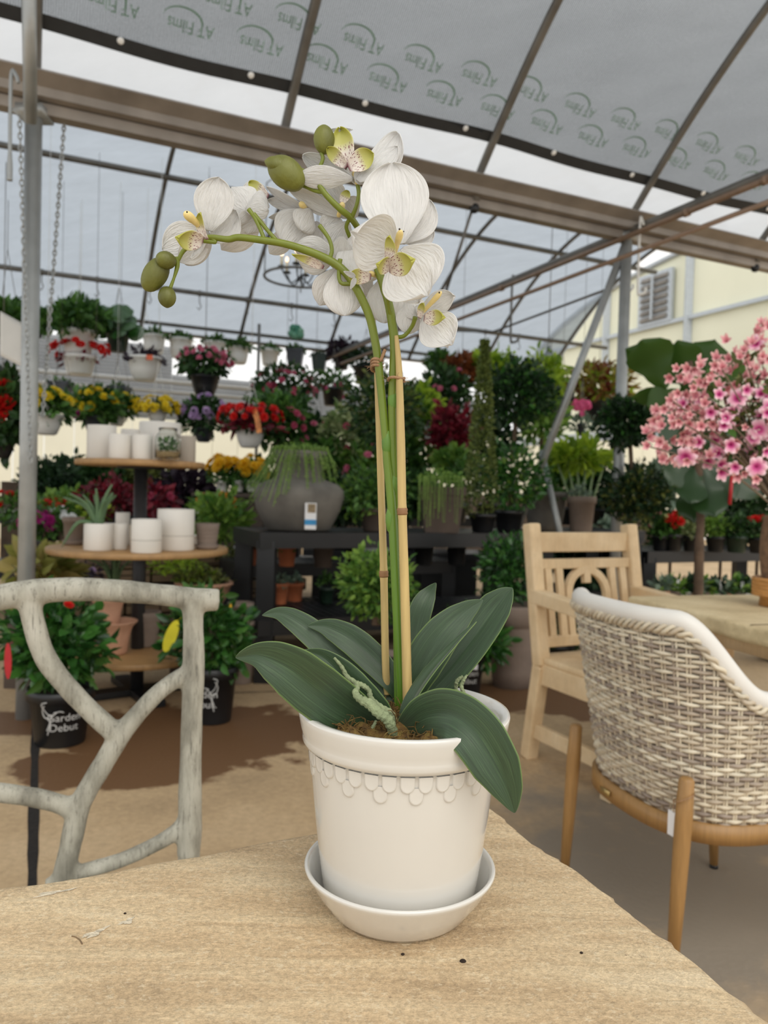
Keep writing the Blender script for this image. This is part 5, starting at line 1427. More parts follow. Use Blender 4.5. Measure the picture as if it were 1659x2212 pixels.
# ------------------------------------------------------------------ things on the tiered display
def on_disp(px, basey, w, h, z, mat, kind, label, cat='plant pot', name='plant_pot', Y=4.0, group=None, saucer=False):
    c = P(px, basey, Y); t = thing(name, (c.x, Y, z+.001), label, cat, group); R_ = S(w, Y)/2; H = S(h, Y)
    z_ = z+.001
    if saucer:
        mb = MB(); mb.lathe([(0, z_), (R_*.82, z_), (R_*1.0, z_+.022), (R_*.96, z_+.024), (R_*.8, z_+.008), (0, z_+.008)], (c.x, Y, 0), 28); build('saucer', mb, mat, t); z_ += .009
    pot_part(t, (c.x, Y, z_), R_, H, mat, kind); return t, (c.x, Y, z_), R_, H
wcer = simple('matt_white_ceramic', '#eae6de', .45, 0, .03, 8)
tcer = simple('matt_taupe_ceramic', '#b3a99c', .6, 0, .05, 8)
for (px, w, h, yy, mat, lab) in ((219, 62, 74, 3.90, wcer, 'tall white cylinder pot at the left end of the top tier'), (259, 50, 56, 3.76, wcer, 'short white cylinder pot second on the top tier'),
                                 (308, 44, 56, 3.76, wcer, 'short white cylinder pot before the post on the top tier'), (345, 84, 82, 4.16, wcer, 'wide tall white pot behind the glass jar on the top tier'),
                                 (404, 36, 56, 3.98, tcer, 'taupe cylinder pot at the right end of the top tier'), (285, 46, 66, 4.14, wcer, 'white cylinder pot standing behind the two short ones on the top tier')):
    c = P(px, 990, yy); on_disp(px, 990, w*yy/4, h*yy/4, TZ1, mat, 'cyl', lab, Y=yy, group='ceramic pots on the top tier')
# glass terrarium jar
glass = bpy.data.materials.new('clear_glass'); glass.use_nodes = True; gb = glass.node_tree.nodes['Principled BSDF']; gb.inputs['Transmission Weight'].default_value = 1; gb.inputs['Roughness'].default_value = .02; gb.inputs['IOR'].default_value = 1.2; gb.inputs['Base Color'].default_value = (.93, .96, .95, 1)
cj = P(362, 990, 3.74); tj = thing('terrarium_jar', (cj.x, 3.74, TZ1+.001), 'round glass terrarium jar with green plants inside on the top tier', 'terrarium')
mb = MB(); z_ = TZ1+.001; mb.lathe([(0, z_), (.055, z_), (.062, z_+.01), (.063, z_+.10), (.05, z_+.125), (.042, z_+.135), (.045, z_+.155), (.041, z_+.155), (.038, z_+.135), (.058, z_+.10), (.058, z_+.012), (0, z_+.008)], (cj.x, 3.74, 0), 32); build('jar', mb, glass, tj)
mb = MB(); mb.lathe([(0, z_+.012), (.054, z_+.012), (.054, z_+.038), (0, z_+.042)], (cj.x, 3.74, 0), 24); build('gravel', mb, simple('tan_gravel', '#a08660', .9, 0, .35, 120, .4), tj)
leaf_cloud('foliage', (cj.x, 3.74, z_+.075), (.038, .038, .028), 120, .022, LM['mid'], tj)
# middle tier
t_, bs, R_, H_ = on_disp(212, 1181, 60, 58, TZ2, wcer, 'cyl', 'white cylinder pot with a spiky aloe on the middle tier', 'potted aloe', 'potted_aloe', 3.72)
def aloe(parent, c, n_, L, w, mat, seed=1, droop=None):
    rd = random.Random(seed)
    for k in range(n_):
        a = 2*pi*k/n_+rd.uniform(-.2, .2); lean = rd.uniform(.25, .95); l_ = L*rd.uniform(.7, 1.1)
        d = Vector((cos(a)*lean, sin(a)*lean*.7, 1)).normalized(); pts = [Vector(c)+Vector((cos(a), sin(a), 0))*.01, Vector(c)+d*l_*.5+Vector((0, 0, .01)), Vector(c)+d*l_+Vector((cos(a)*lean*.25*l_, 0, -.18*l_*lean))]
        pp = catmull(pts, 5); mb = MB(); mb.tube(pp, [w*(1-i/len(pp))**.7+.001 for i in range(len(pp))], 6); build('leaf', mb, mat, parent)
alm = simple('aloe_green', '#5d7a55', .45, 0, .15, 20)
aloe(t_, (bs[0], bs[1], bs[2]+H_*.9), 11, .21, .014, alm, 4)
mb = MB(); c0_ = Vector((bs[0]-.02, bs[1]-.03, bs[2]+H_)); mb.tube(catmull([c0_, c0_+Vector((-.06, -.03, .0)), c0_+Vector((-.13, -.04, -.12))], 5), [.011, .011, .01, .01, .009, .009, .008, .007, .005, .003, .001], 6); build('leaf', mb, alm, t_)
on_disp(257, 1180, 34, 56, TZ2, wcer, 'cyl', 'narrow white pot touching the aloe pot on the middle tier', Y=3.80, group='white pots on the middle tier')
on_disp(264, 1176, 30, 70, TZ2, wcer, 'cyl', 'taller white pot behind the narrow one on the middle tier', Y=4.08, group='white pots on the middle tier')
def banded(px, w, h, seam, Y, lab):
    t_, bs, R_, H_ = on_disp(px, 1181, w, h, TZ2, wcer, 'cyl', lab, Y=Y, group='white pots on the middle tier')
    mb = MB(); z = bs[2]+H_*seam; mb.lathe([(R_*1.0, z-.0015), (R_*1.012, z-.001), (R_*1.012, z+.001), (R_*1.0, z+.0015)], (bs[0], bs[1], 0), 28); build('seam_line', mb, simple('soft_grey_line', '#a8a298', .6), t_)
banded(316, 64, 72, .38, 3.66, 'white two-part cylinder pot before the post on the middle tier'); banded(379, 78, 88, .36, 3.86, 'tallest white two-part cylinder pot right of the post on the middle tier')
t_, bs, R_, H_ = on_disp(447, 1183, 52, 52, TZ2, browncl, 'rib', 'brown ribbed clay pot with saucer at the right end of the middle tier', Y=3.96, saucer=True)
t_, bs, R_, H_ = on_disp(158, 1182, 46, 56, TZ2, browncl, 'taper', 'brown clay pot with saucer at the left end of the middle tier', Y=4.0, saucer=True)
on_disp(432, 1150, 34, 20, TZ2, wcer, 'bowl', 'small glazed bowl at the back of the middle tier', Y=4.25, name='small_bowl', cat='bowl')
# bottom tier
t_, bs, R_, H_ = on_disp(245, 1400, 100, 72, TZ3, terra_p, 'flare', 'flared pale terracotta pot on the bottom tier', Y=3.86)
c = P(235, 1335, 3.86); t2_ = thing('plant_pot', (c.x, 3.86, bs[2]+H_*.8), 'pale terracotta pot nested in the flared one on the bottom tier', 'plant pot'); pot_part(t2_, (c.x, 3.86, bs[2]+H_*.8), S(76, 3.86)/2, S(62, 3.86), terra_p, 'flare')
on_disp(315, 1384, 62, 76, TZ3, browncl, 'rib', 'grey-brown ribbed clay pot on the bottom tier', Y=4.06)
t_, bs, R_, H_ = on_disp(245, 1350, 60, 40, TZ3, browncl, 'taper', 'clay pot with a spiky aloe at the back of the bottom tier', 'potted aloe', 'potted_aloe', 4.25)
aloe(t_, (bs[0], bs[1], bs[2]+.30), 9, .24, .012, alm, 9)
mb = MB(); mb.tube([(bs[0], bs[1], bs[2]+.06), (bs[0], bs[1], bs[2]+.31)], .02, 8); build('stem', mb, alm, t_)

# ------------------------------------------------------------------ nursery pots printed with the grower's name
def text_on_pot(parent, body, size, cx_, cy_, zc, Rf, ang0, mat, name='lettering'):
    vs, fs = flat_text(body, size); mb = MB()
    out = []
    for v in vs:
        z = zc+v.y; r_ = Rf(z)+.0012; a = ang0+v.x/r_; out.append(Vector((cx_+r_*cos(a), cy_+r_*sin(a), z)))
    mb.add(out, fs); return build(name, mb, mat, parent, False)
whiteink = simple('white_print', '#c9c9c6', .6, 0, .05, 40)
def debut(px, basey, w, h, label, ang, fol, fl, flip=False):
    c = G(px, basey-10, 0); Y = c.y; t = thing('potted_hibiscus', c, label, 'potted plant'); R_ = S(w, Y)/2; H = S(h, Y)
    pot_part(t, (c.x, c.y, 0), R_, H, black_pl, 'taper'); soil_part(t, (c.x, c.y, 0), R_, H)
    Rf = lambda z: R_*(.73+(.90-.73)*((z/H)-.03)/.77) if z < H*.8 else R_
    sg = -1 if flip else 1; toc = math.atan2(-c.y, -c.x)
    for body, zz in (('Garden', .56), ('Debut.' if flip else 'Debut', .38)): text_on_pot(t, body, H*.19, c.x, c.y, H*zz, Rf, toc+ang, whiteink)
    mb = MB()   # looping hummingbird mark drawn in strokes
    def sp(x, z): a = toc+ang+x*sg/R_; r_ = Rf(H*z)+.0022; return Vector((c.x+r_*cos(a), c.y+r_*sin(a), H*z))
    for st in ([(-.50, .80), (-.62, .70), (-.56, .58), (-.42, .56), (-.34, .60)], [(-.44, .86), (-.58, .82), (-.50, .66), (-.36, .60)], [(-.30, .66), (-.22, .66), (-.36, .58), (-.44, .44), (-.52, .34)], [(-.38, .5), (-.46, .34), (-.50, .26)], [(-.30, .66), (-.12, .68), (-.02, .66)]):
        pp = catmull([sp(x*R_*1.15, z) for x, z in st], 5); mb.tube(pp, .0022, 5)
    build('bird_mark', mb, whiteink, t)
    for (mk, n_, size, fx, fy, rx, rz) in fol: leaf_cloud('foliage', P(fx, fy, Y), (S(rx, Y), S(rx, Y)*.8, S(rz, Y)), n_, size, LM[mk], t, 'ball', .5, .5)
    mb = MB()
    for k in range(5):
        q = P(px+(k-2)*18, basey-h-60, Y); mb.tube([Vector((c.x, c.y, H*.9)), q], [.006, .004], 6)
    build('stem', mb, simple('brown_green_stem', '#4d4a2c', .7), t)
    return t, c, Y, R_, H
t, c, Y, R_, H = debut(130, 1612, 142, 122, 'black nursery pot with a dark green hibiscus at the left under the branch chair', .12, [('gloss', 620, .075, 120, 1375, 105, 88), ('mid', 120, .07, 140, 1440, 75, 50), ('olive', 40, .06, 85, 1440, 50, 40)], None)
blooms(t, P(148, 1308, Y-.14), (.001, .001, .001), 1, .03, FM['red'], 'rose', 3)
def petal_tag(parent, x, y, Y, w, h, mat, rot):
    mb = MB(); c = P(x, y, Y); s_ = Y/FPX; ring = []; N = 20
    for i in range(N):
        a = 2*pi*i/N; lx, lz = w/2*s_*cos(a), h/2*s_*sin(a)*(1+.1*abs(sin(a))); ring.append((lx*cos(rot)-lz*sin(rot), lx*sin(rot)+lz*cos(rot)))
    vs = [c+Vector((a, 0, b_)) for a, b_ in ring]+[c+Vector((a, .002, b_)) for a, b_ in ring]
    mb.add(vs, [tuple(range(N)), tuple(range(N, 2*N))[::-1]]+[(i, i+N, (i+1) % N+N, (i+1) % N) for i in range(N)]); mb.tube([c+Vector((-h*.5*s_*sin(rot), 0, h*.5*s_*cos(rot))), c+Vector((-h*.5*s_*sin(rot)+.02, .05, h*.6*s_))], .001, 4)
    return build('plant_tag', mb, mat, parent, False)
petal_tag(t, 17, 1428, Y-.2, 16, 72, simple('red_plastic_tag', '#b5232c', .4), .02)
t, c, Y, R_, H = debut(458, 1566, 112, 122, 'black nursery pot with a tall hibiscus directly right of the branch chair post', -.5, [('gloss', 620, .065, 450, 1375, 92, 88), ('mid', 140, .06, 490, 1400, 55, 60), ('mid', 80, .06, 440, 1310, 50, 40)], None, True)
petal_tag(t, 369, 1374, Y-.15, 26, 68, simple('yellow_plastic_tag', '#c9c021', .4), -.35)
blooms(t, P(498, 1308, Y-.14), (.001, .001, .001), 1, .02, FM['gold'], 'bell', 3)
t, c, Y, R_, H = debut(1005, 1508, 84, 92, 'black nursery pot with leafy plant mostly hidden behind the right orchid leaves', .1, [('gloss', 260, .07, 1040, 1385, 52, 45), ('deep', 120, .06, 990, 1350, 40, 40)], None)
mb = MB(); q = P(1018, 1440, Y-R_); mb.box(q, (.07, .003, .03), Matrix.Rotation(R(4), 3, 'Y')); build('white_label', mb, simple('white_card', '#e9e9ea'), t, False)

# ------------------------------------------------------------------ plants on the floor and benches of the middle
potted(812, 1510, 176, 168, 3.45, browncl, 'tall', [('fresh', 950, .035, 812, 1262, 84, 78, 'ball'), ('mid', 500, .035, 815, 1270, 70, 66, 'ball')], 'bright green bushy shrub in a wide grey-brown clay pot directly behind the orchid', name='potted_shrub', base=0, trunk=[(812, 1350, 812, 1280, .02)])
potted(1104, 1484, 112, 178, 4.4, browncl, 'tall', [('gloss', 1000, .04, 1098, 1228, 66, 78, 'ball'), ('deep', 400, .04, 1098, 1235, 60, 66, 'ball')], 'dark glossy shrub in a tall grey-brown pot left of the wooden armchair', name='potted_shrub', base=0)
# urn with trailing plant
cu = P(642, 1146, 4.55); UZ = .856; tu = thing('stone_urn', (cu.x, 4.55+.05, UZ), 'wide mottled grey stone urn with trailing green plant on the black bench', 'planter')
ux, uy = cu.x, 4.60; s_ = 4.6/FPX
mb = MB(); mb.lathe([(0, UZ), (62*s_, UZ), (70*s_, UZ+.01), (90*s_, UZ+45*s_), (98*s_, UZ+72*s_), (96*s_, UZ+88*s_), (84*s_, UZ+100*s_), (56*s_, UZ+110*s_), (48*s_, UZ+118*s_), (52*s_, UZ+150*s_), (60*s_, UZ+170*s_), (54*s_, UZ+170*s_), (46*s_, UZ+150*s_), (0, UZ+150*s_)], (ux, uy, 0), 40); build('urn', mb, concrete_p, tu)
mb = MB(); rd = random.Random(8)
for k in range(150):
    a = rd.uniform(0, 2*pi); r0 = 54*s_*rd.uniform(.7, 1.0); L_ = rd.uniform(.08, .34); top = Vector((ux+r0*cos(a), uy+r0*sin(a), UZ+172*s_)); o_ = Vector((cos(a), sin(a), 0))
    sp_ = .10 if (L_ > .2 and cos(a) < .3) else .03
    pts = [top, top+o_*.02+ZV*.012, top+o_*(.03+sp_*.7)-ZV*L_*.45, top+o_*(.04+sp_*1.5)-ZV*min(L_, .5)]
    mb.tube(catmull(pts, 3), .0022, 3, False)
    for q in catmull(pts, 5)[::2]: mb.ball(q+Vector((rd.uniform(-.006, .006), rd.uniform(-.006, .006), 0)), .0048, 5)
build('trailing_strands', mb, leafmat('leaf_bead_green', '#5d8038', '#a0c060', .45, .3), tu, kind='stuff')
leaf_cloud('foliage', (ux, uy, UZ+172*s_), (60*s_, 60*s_, 14*s_), 420, .018, LM['fresh'], tu)
mb = MB(); q = P(671, 1115, 4.33); mb.box(q, (.065, .003, .15)); lt = build('sale_tag', mb, simple('white_card', '#e9e9ea'), tu, False)
mb = MB(); mb.box(q+Vector((0, -.003, -.035)), (.065, .002, .03)); build('blue_band', mb, simple('bright_blue_band', '#2f8ac0', .5), lt, False)
mb = MB(); mb.box(q+Vector((.005, -.003, .045)), (.045, .002, .05)); build('plant_picture', mb, simple('brown_picture', '#8d7a5c', .6, 0, .5, 60), lt, False)
B1 = dict(base=.856)
potted(815, 1144, 84, 50, 4.75, darkcl, 'taper', [('mid', 900, .04, 812, 1058, 78, 62, 'ball'), ('fresh', 250, .04, 790, 1075, 66, 52, 'ball')], 'leafy green shrub in a dark pot on the bench behind the orchid stems', **B1)
potted(832, 1080, 60, 40, 5.9, black_pl, 'taper', [('dark', 1500, .05, 832, 892, 84, 84, 'ball'), ('olive', 600, .05, 828, 870, 80, 76, 'ball')], 'large round clipped topiary ball behind the orchid stems', 'topiary', 'topiary_ball', trunk=[(832, 1060, 832, 930, .02)], base=.85)
t = potted(952, 1140, 96, 98, 4.85, darkcl, 'square', [('fresh', 260, .03, 952, 1030, 52, 14, 'dome')], 'square dark brown planter with trailing green strands on the bench right of the stems', 'planter', 'square_planter', **B1)
mb = MB(); s_ = 4.6/FPX
for k in range(46):
    a = rd.uniform(-48, 48); top = P(952+a, 1034, 4.85-.16); L_ = rd.uniform(.05, .30); pts = [top+ZV*.01, top+Vector((0, -.02, 0)), top+Vector((rd.uniform(-.01, .01), -.03, -L_))]
    mb.tube(catmull(pts, 3), .002, 3, False)
    for q in catmull(pts, 5)[::2]: mb.ball(q, .004, 5)
build('trailing_strands', mb, leafmat('leaf_bead_green', '#5d8038', '#a0c060', .45, .3), t, kind='stuff')
potted(1098, 1140, 66, 46, 5.2, black_pl, 'taper', [('deep', 1500, .045, 1120, 846, 74, 66, 'ball'), ('gloss', 500, .045, 1120, 850, 70, 62, 'ball'), ('gloss', 900, .045, 1106, 1030, 72, 72, 'ball'), ('fresh', 300, .045, 1106, 1040, 68, 64, 'ball')], 'two-ball topiary with dark green crowns left of the steel braces', 'topiary', 'double_topiary', trunk=[(1098, 1120, 1104, 1060, .016), (1104, 1000, 1116, 880, .014)], base=.856)
potted(1042, 1140, 60, 40, 4.98, black_pl, 'taper', [('conifer', 2400, .03, 1042, 930, 40, 192, 'cone')], 'tall slim pointed conifer left of the two-ball topiary', 'conifer', 'potted_conifer', base=.856)
potted(1364, 1330, 90, 70, 4.9, browncl, 'taper', [('deep', 1500, .042, 1358, 912, 64, 52, 'ball'), ('gloss', 300, .042, 1358, 905, 60, 48, 'ball'), ('deep', 1200, .045, 1376, 1070, 72, 62, 'ball'), ('olive', 400, .045, 1376, 1075, 68, 56, 'ball')], 'two-ball topiary on a brown trunk right of the steel post', 'topiary', 'double_topiary', trunk=[(1362, 1270, 1364, 1090, .018), (1364, 1050, 1360, 940, .014)], base=0)
potted(1255, 1134, 62, 78, 5.35, browncl, 'taper', [('grey', 60, .04, 1256, 1060, 26, 12, 'dome')], 'brown clay pot with pale upright stems right of the braces', name='potted_succulent', base=.856)
gsm = simple('pale_green_stem', '#7d9468', .5, 0, .1, 20); tS = thing('leafy_stems', P(1250, 1060, 5.5), 'cluster of slim pale green stems with lime leaves behind the brown clay pot', 'plant')
for k in range(6):
    mb = MB(); a = P(1250+k*3, 1132, 5.6); a.z = .857; b_ = P(1205+k*20, 990+abs(k-2.5)*5, 5.6); mb.tube(catmull([a, a.lerp(b_, .5)+Vector((0, 0, .02)), b_], 5), [.012]*6+[.008]*5, 7); build('stem', mb, gsm, tS)
leaf_cloud('foliage', P(1250, 985, 5.6), (S(68, 5.6), .15, S(26, 5.6)), 260, .10, LM['lime'], tS)
potted(1176, 1144, 92, 84, 5.5, concrete_p, 'round', [('mid', 200, .05, 1176, 1060, 44, 20, 'dome')], 'round mottled grey pot behind the silver brace on the bench', name='potted_plant', base=.856)
potted(1065, 1128, 70, 40, 5.7, black_pl, 'taper', [('mid', 400, .05, 1010, 1030, 50, 40, 'ball')], 'loose green bush between the square planter and the conifer', base=.7)
# small terracotta pots on the lower shelves
for (px, by, w, h, Y, z, mat, lab, mk) in ((536, 1226, 44, 48, 4.95, .601, terra, 'small terracotta pot at the left end of the low shelf', 'mid'), (619, 1231, 44, 48, 4.95, .601, terra, 'small terracotta pot right of the bench leg on the low shelf', 'mid'),
                                          (698, 1226, 50, 56, 4.95, .601, darkcl, 'dark brown pot third along the low shelf', 'deep'), (762, 1226, 40, 50, 5.0, .601, black_pl, 'black pot half hidden by the bright shrub on the low shelf', 'deep'),
                                          (603, 1306, 42, 46, 4.9, .361, terra, 'terracotta pot by the bench leg on the bottom shelf', 'grey'), (636, 1292, 42, 40, 5.05, .361, terra, 'terracotta pot second along the bottom shelf', 'grey'),
                                          (705, 1290, 36, 34, 5.0, .361, green_pl, 'small dark green pot right along the bottom shelf', 'mid'), (985, 1225, 48, 60, 5.4, .601, black_pl, 'black pot under the bench left of the glossy shrub', 'mid'), (915, 1225, 48, 55, 5.3, .601, black_pl, 'black pot under the bench right of the bamboo stakes', 'deep')):
    potted(px, by, w, h, Y, mat, 'taper', [(mk, 70, .035, px, by-h-4, w*.42, 13, 'dome')], lab, base=z)
# stack of brown pots and the big terracotta bowl near the display
potted(442, 1560, 96, 90, 4.55, browncl, 'tall', [], 'plain brown clay pot standing on the floor behind the hibiscus at centre left', 'plant pot', 'plant_pot', base=0)
for q, (px, by, w, h, Y, lab) in enumerate(((520, 1345, 58, 44, 4.3, 'upper brown clay pot of the small stack left of the bench leg'), (520, 1390, 62, 50, 4.3, 'middle brown clay pot of the stack left of the bench leg'), (520, 1440, 66, 52, 4.3, 'lower brown clay pot of the stack left of the bench leg'))):
    z = max(0, P(px, by, Y).z); t = thing('plant_pot', (P(px, by, Y).x, Y, 0 if q == 2 else z), lab, 'plant pot', 'stacked brown clay pots'); pot_part(t, (P(px, by, Y).x, Y, 0 if q == 2 else z), S(w, Y)/2, S(h, Y) if q < 2 else P(520, 1388, Y).z, browncl, 'taper')
zb_ = P(440, 1312, 4.45).z
potted(440, 1312, 122, 56, 4.45, terra_p, 'bowl', [('olive', 300, .035, 436, 1246, 56, 16, 'dome'), ('lime', 120, .035, 425, 1244, 46, 14, 'dome')], 'wide pale terracotta bowl planted with low yellow-green foliage', 'planter', 'terracotta_bowl')
tb3 = MB(); q = P(440, 1312, 4.45); tb3.box((q.x, q.y, (q.z-.002)/2), (.30, .30, q.z-.004)); tag(build('plant_stand', tb3, darkcl, None, False), 'dark block stand under the wide terracotta bowl', 'stand')
# left bed: flowers on the stone wall
WT = .68
for (px, by, mk, n_, sz, rx, rz, cy_, fl, lab, Y) in (
    (95, 1185, 'mid', 300, .05, 48, 30, 1130, [('magenta', 26, .035, 80, 1128, 40, 22, 'rose', 'ball')], 'magenta flowering plant on the stone wall right of the left post', 5.3),
    (128, 1185, 'mid', 220, .05, 38, 26, 1120, [('white', 14, .035, 128, 1118, 34, 18, 'rose', 'ball')], 'white and pink flowering plant on the stone wall', 5.4),
    (112, 1160, 'fresh', 260, .05, 42, 26, 1092, [('red', 16, .035, 115, 1094, 34, 16, 'rose', 'ball')], 'red flowering plant behind the magenta one on the stone wall', 5.7),
    (150, 1150, 'fresh', 260, .05, 50, 28, 1085, None, 'light green leafy plant behind the flowers on the stone wall', 5.9),
    (40, 1180, 'mid', 260, .05, 40, 40, 1100, [('red', 10, .035, 15, 1085, 30, 20, 'rose', 'ball')], 'red flowering plant behind the left steel post', 5.4),
    (240, 1150, 'wine', 420, .06, 62, 42, 1078, None, 'dark red leafed plant behind the aloe', 5.9), (205, 1160, 'lime', 100, .05, 36, 20, 1110, None, 'lime green low plant left of the aloe pot', 5.7),
    (330, 1150, 'wine', 300, .06, 52, 36, 1080, [('rose', 6, .03, 345, 1070, 30, 14, 'rose', 'ball')], 'burgundy plant right of the display post', 5.9),
    (470, 1170, 'fresh', 460, .07, 66, 50, 1118, None, 'bright yellow-green arching plant right of the middle tier', 5.2),
    (495, 1215, 'olive', 200, .04, 46, 22, 1198, [('white', 10, .02, 495, 1192, 40, 12, 'daisy', 'ball')], 'small white flowered plant at the right end of the stone wall', 5.6),
    (380, 1225, 'lime', 220, .04, 60, 18, 1222, None, 'low yellow-green ground plant below the middle tier', 5.2),
    (160, 1250, 'black', 200, .045, 60, 20, 1238, [('lilac', 12, .02, 165, 1232, 50, 10, 'daisy', 'ball')], 'purple low plant in front of the stone wall', 4.7)):
    potted(px, by, 0, 0, Y, terra, 'taper', [(mk, n_, sz, px, cy_, rx, rz, 'ball')], lab, 'plant', 'bedding_plant', fl=fl, trunk=[(px, by, px, cy_+rz*.3, .01)])
potted(82, 1262, 70, 40, 4.15, terra, 'taper', [('caladium', 130, .13, 86, 1232, 52, 36, 'ball')], 'yellow-green broad leafed plant right of the foot of the left post', base=.35)
tb3 = MB(); q = P(82, 1262, 4.15); tb3.box((q.x, q.y, .17), (.24, .24, .34)); tag(build('plant_stand', tb3, darkcl, None, False), 'dark block stand beside the foot of the left post', 'stand')
potted(108, 1160, 50, 30, 6.3, black_pl, 'taper', [('deep', 1500, .05, 108, 1040, 58, 50, 'ball')], 'round dark clipped shrub on a stem between the left post and the display', 'topiary', 'topiary_ball', trunk=[(108, 1140, 108, 1060, .018)], base=.62)
# yellow flowers in white pots
zz_ = P(500, 1062, 6.2).z
shelf = MB(); qa = P(505, 1064, 6.25); shelf.box((qa.x, qa.y, qa.z-.02), (.62, .3, .03)); shelf.box((qa.x, qa.y, (qa.z-.04)/2), (.5, .22, qa.z-.045)); tag(build('plant_stand', shelf, darkcl, None, False), 'dark stand under the white pots of yellow flowers', 'stand')
for px in (480, 513, 545): potted(px, 1062, 30, 24, 6.2, white_pl, 'taper', [('mid', 200, .05, px, 1026, 30, 22, 'ball')], {480: 'left white pot of gold flowers beside the top tier', 513: 'middle white pot of gold flowers', 545: 'right white pot of gold flowers by the urn'}[px], fl=[('gold', 12, .045, px, 1012, 30, 24, 'rose', 'ball')], group='white pots of gold flowers')
potted(458, 1130, 40, 26, 5.9, terra, 'taper', [('mid', 240, .05, 462, 1092, 50, 20, 'ball')], 'orange and yellow flowering plant above the ribbed brown pot', fl=[('orange', 16, .035, 465, 1082, 46, 14, 'rose', 'ball')], base=.70)
# back bench shrubs: dense row of mixed plants
BE = .851
rowp = [(600, 'mid', 'rose', 70, 60, 905, 7.0, 'pink flecked green shrub behind the red begonia'), (668, 'dark', 'pink', 64, 70, 960, 7.2, 'pink flowered shrub below the tall black hanging pot'), (700, 'mid', None, 60, 60, 1010, 7.0, 'green shrub above the urn at its right'),
        (745, 'variegated', 'rose', 60, 60, 940, 7.1, 'pale variegated shrub left of the large topiary ball'), (790, 'fresh', 'pink', 60, 50, 1010, 7.0, 'light green pink-flecked shrub low behind the orchid stems'), (868, 'mid', None, 62, 60, 1000, 7.3, 'green shrub right of the bamboo stakes'),
        (905, 'lime', None, 46, 46, 880, 7.4, 'lime green shrub right of the large topiary ball'), (915, 'fresh', 'white', 60, 60, 925, 7.5, 'white flowered climbing plant right of the stakes'), (960, 'dark', 'pink', 62, 56, 850, 7.8, 'dark shrub with pink flowers left of the conifer'),
        (975, 'wine', None, 44, 60, 935, 7.0, 'deep burgundy plant left of the conifer'), (995, 'bronze', None, 36, 30, 800, 8.0, 'bronze leafed plant top left of the conifer'), (985, 'fresh', None, 46, 30, 1000, 6.8, 'light green plant above the square planter'),
        (1070, 'lime', None, 50, 40, 800, 8.0, 'yellow-green plant right behind the conifer top'), (1175, 'lime', None, 46, 60, 820, 7.6, 'lime green shrub right of the two-ball topiary'), (1170, 'fresh', None, 50, 60, 900, 7.6, 'fresh green shrub behind the silver brace'),
        (1060, 'deep', None, 60, 70, 950, 7.3, 'very dark shrub between conifer and topiary'), (560, 'deep', None, 60, 50, 1060, 7.0, 'dark shrub left of the urn'), (400, 'black', None, 60, 50, 1060, 7.0, 'near-black purple shrub right of the display post'),
        (230, 'dark', None, 70, 44, 1040, 7.2, 'dark shrub behind the top tier of the display'), (330, 'olive', None, 60, 40, 1040, 7.3, 'olive green shrub below the top tier of the display'), (160, 'deep', None, 60, 60, 1050, 7.6, 'dark green shrub at the left end of the back bench'),
        (1230, 'mid', None, 56, 44, 1015, 6.9, 'green shrub right of the braces'), (1300, 'deep', None, 60, 50, 1050, 6.9, 'dark shrub behind the right steel post'), (740, 'deep', None, 80, 50, 1080, 6.4, 'dark shrub right behind the urn'), (880, 'dark', None, 80, 50, 1070, 6.5, 'dark shrub behind the bamboo stakes')]
for (px, mk, fl, rx, rz, cy_, Y, lab) in rowp:
    q = P(px, cy_, Y); bz = .62 if Y < 6.6 else BE; by = 1106  # pot base found from height
    c = P(px, cy_, Y); hh = (c.z-bz); 
    t = thing('potted_shrub', (c.x, c.y, bz), lab, 'potted plant', 'mixed shrubs along the back bench')
    pot_part(t, (c.x, c.y, bz), .13, .16, black_pl, 'taper')
    mb = MB(); mb.tube([(c.x, c.y, bz+.14), (c.x, c.y, c.z)], .014, 7); build('stem', mb, simple('grey_brown_bark', '#5c4a3a'), t)
    leaf_cloud('foliage', c, (S(rx, Y), S(rx, Y)*.8, S(rz, Y)), int(11*rx), .085, LM[mk], t, 'ball', .5)
    if fl: blooms(t, c, (S(rx, Y), S(rx, Y)*.8, S(rz, Y)), 14, .035, FM[fl], 'rose', px, low=-.7)
tb3 = MB(); 
for (x0, y0, w__, d__) in ((P(740, 1100, 6.45).x-.3, 6.45, 1.5, .5),): tb3.box((x0+w__/2, y0, .59), (w__, d__, .05)); tb3.box((x0+w__/2, y0, .28), (w__*.9, d__*.8, .56))
tag(build('plant_stand', tb3, black_pl, None, False), 'low black stand behind the urn for dark shrubs', 'stand')

# ------------------------------------------------------------------ hanging baskets
WPg = 'white hanging pots along the lowest long pipe'
hanging(333, 724, 48, 42, 9.25, white_pl, 'round', [('mid', 160, .06, 26, 9, 'dome', 3)], 'white hanging pot with low green leaves, first right of the round-leafed basket', 2.98, group=WPg)
hanging(391, 732, 50, 42, 9.25, white_pl, 'round', [('mid', 160, .06, 26, 9, 'dome', 3)], 'white hanging pot just left above the pink flowering basket', 2.98, group=WPg)
hanging(464, 739, 48, 42, 9.25, white_pl, 'round', [('mid', 160, .06, 26, 9, 'dome', 3)], 'white hanging pot above the black bowl basket of pink flowers', 2.98, group=WPg)
hanging(516, 750, 44, 36, 9.25, white_pl, 'round', [('mid', 200, .07, 28, 10, 'dome', 4)], 'white hanging pot second from the right of its row', 2.98, group=WPg)
hanging(583, 755, 42, 34, 9.25, white_pl, 'taper', [('mid', 120, .06, 24, 8, 'dome', 2)], 'rightmost white hanging pot of the row', 2.98, group=WPg)
hanging(638, 754, 38, 34, 9.25, char_pl, 'square', [('mid', 120, .05, 20, 5, 'dome', 2)], 'charcoal square hanging pot below the teal ornament', 2.98)
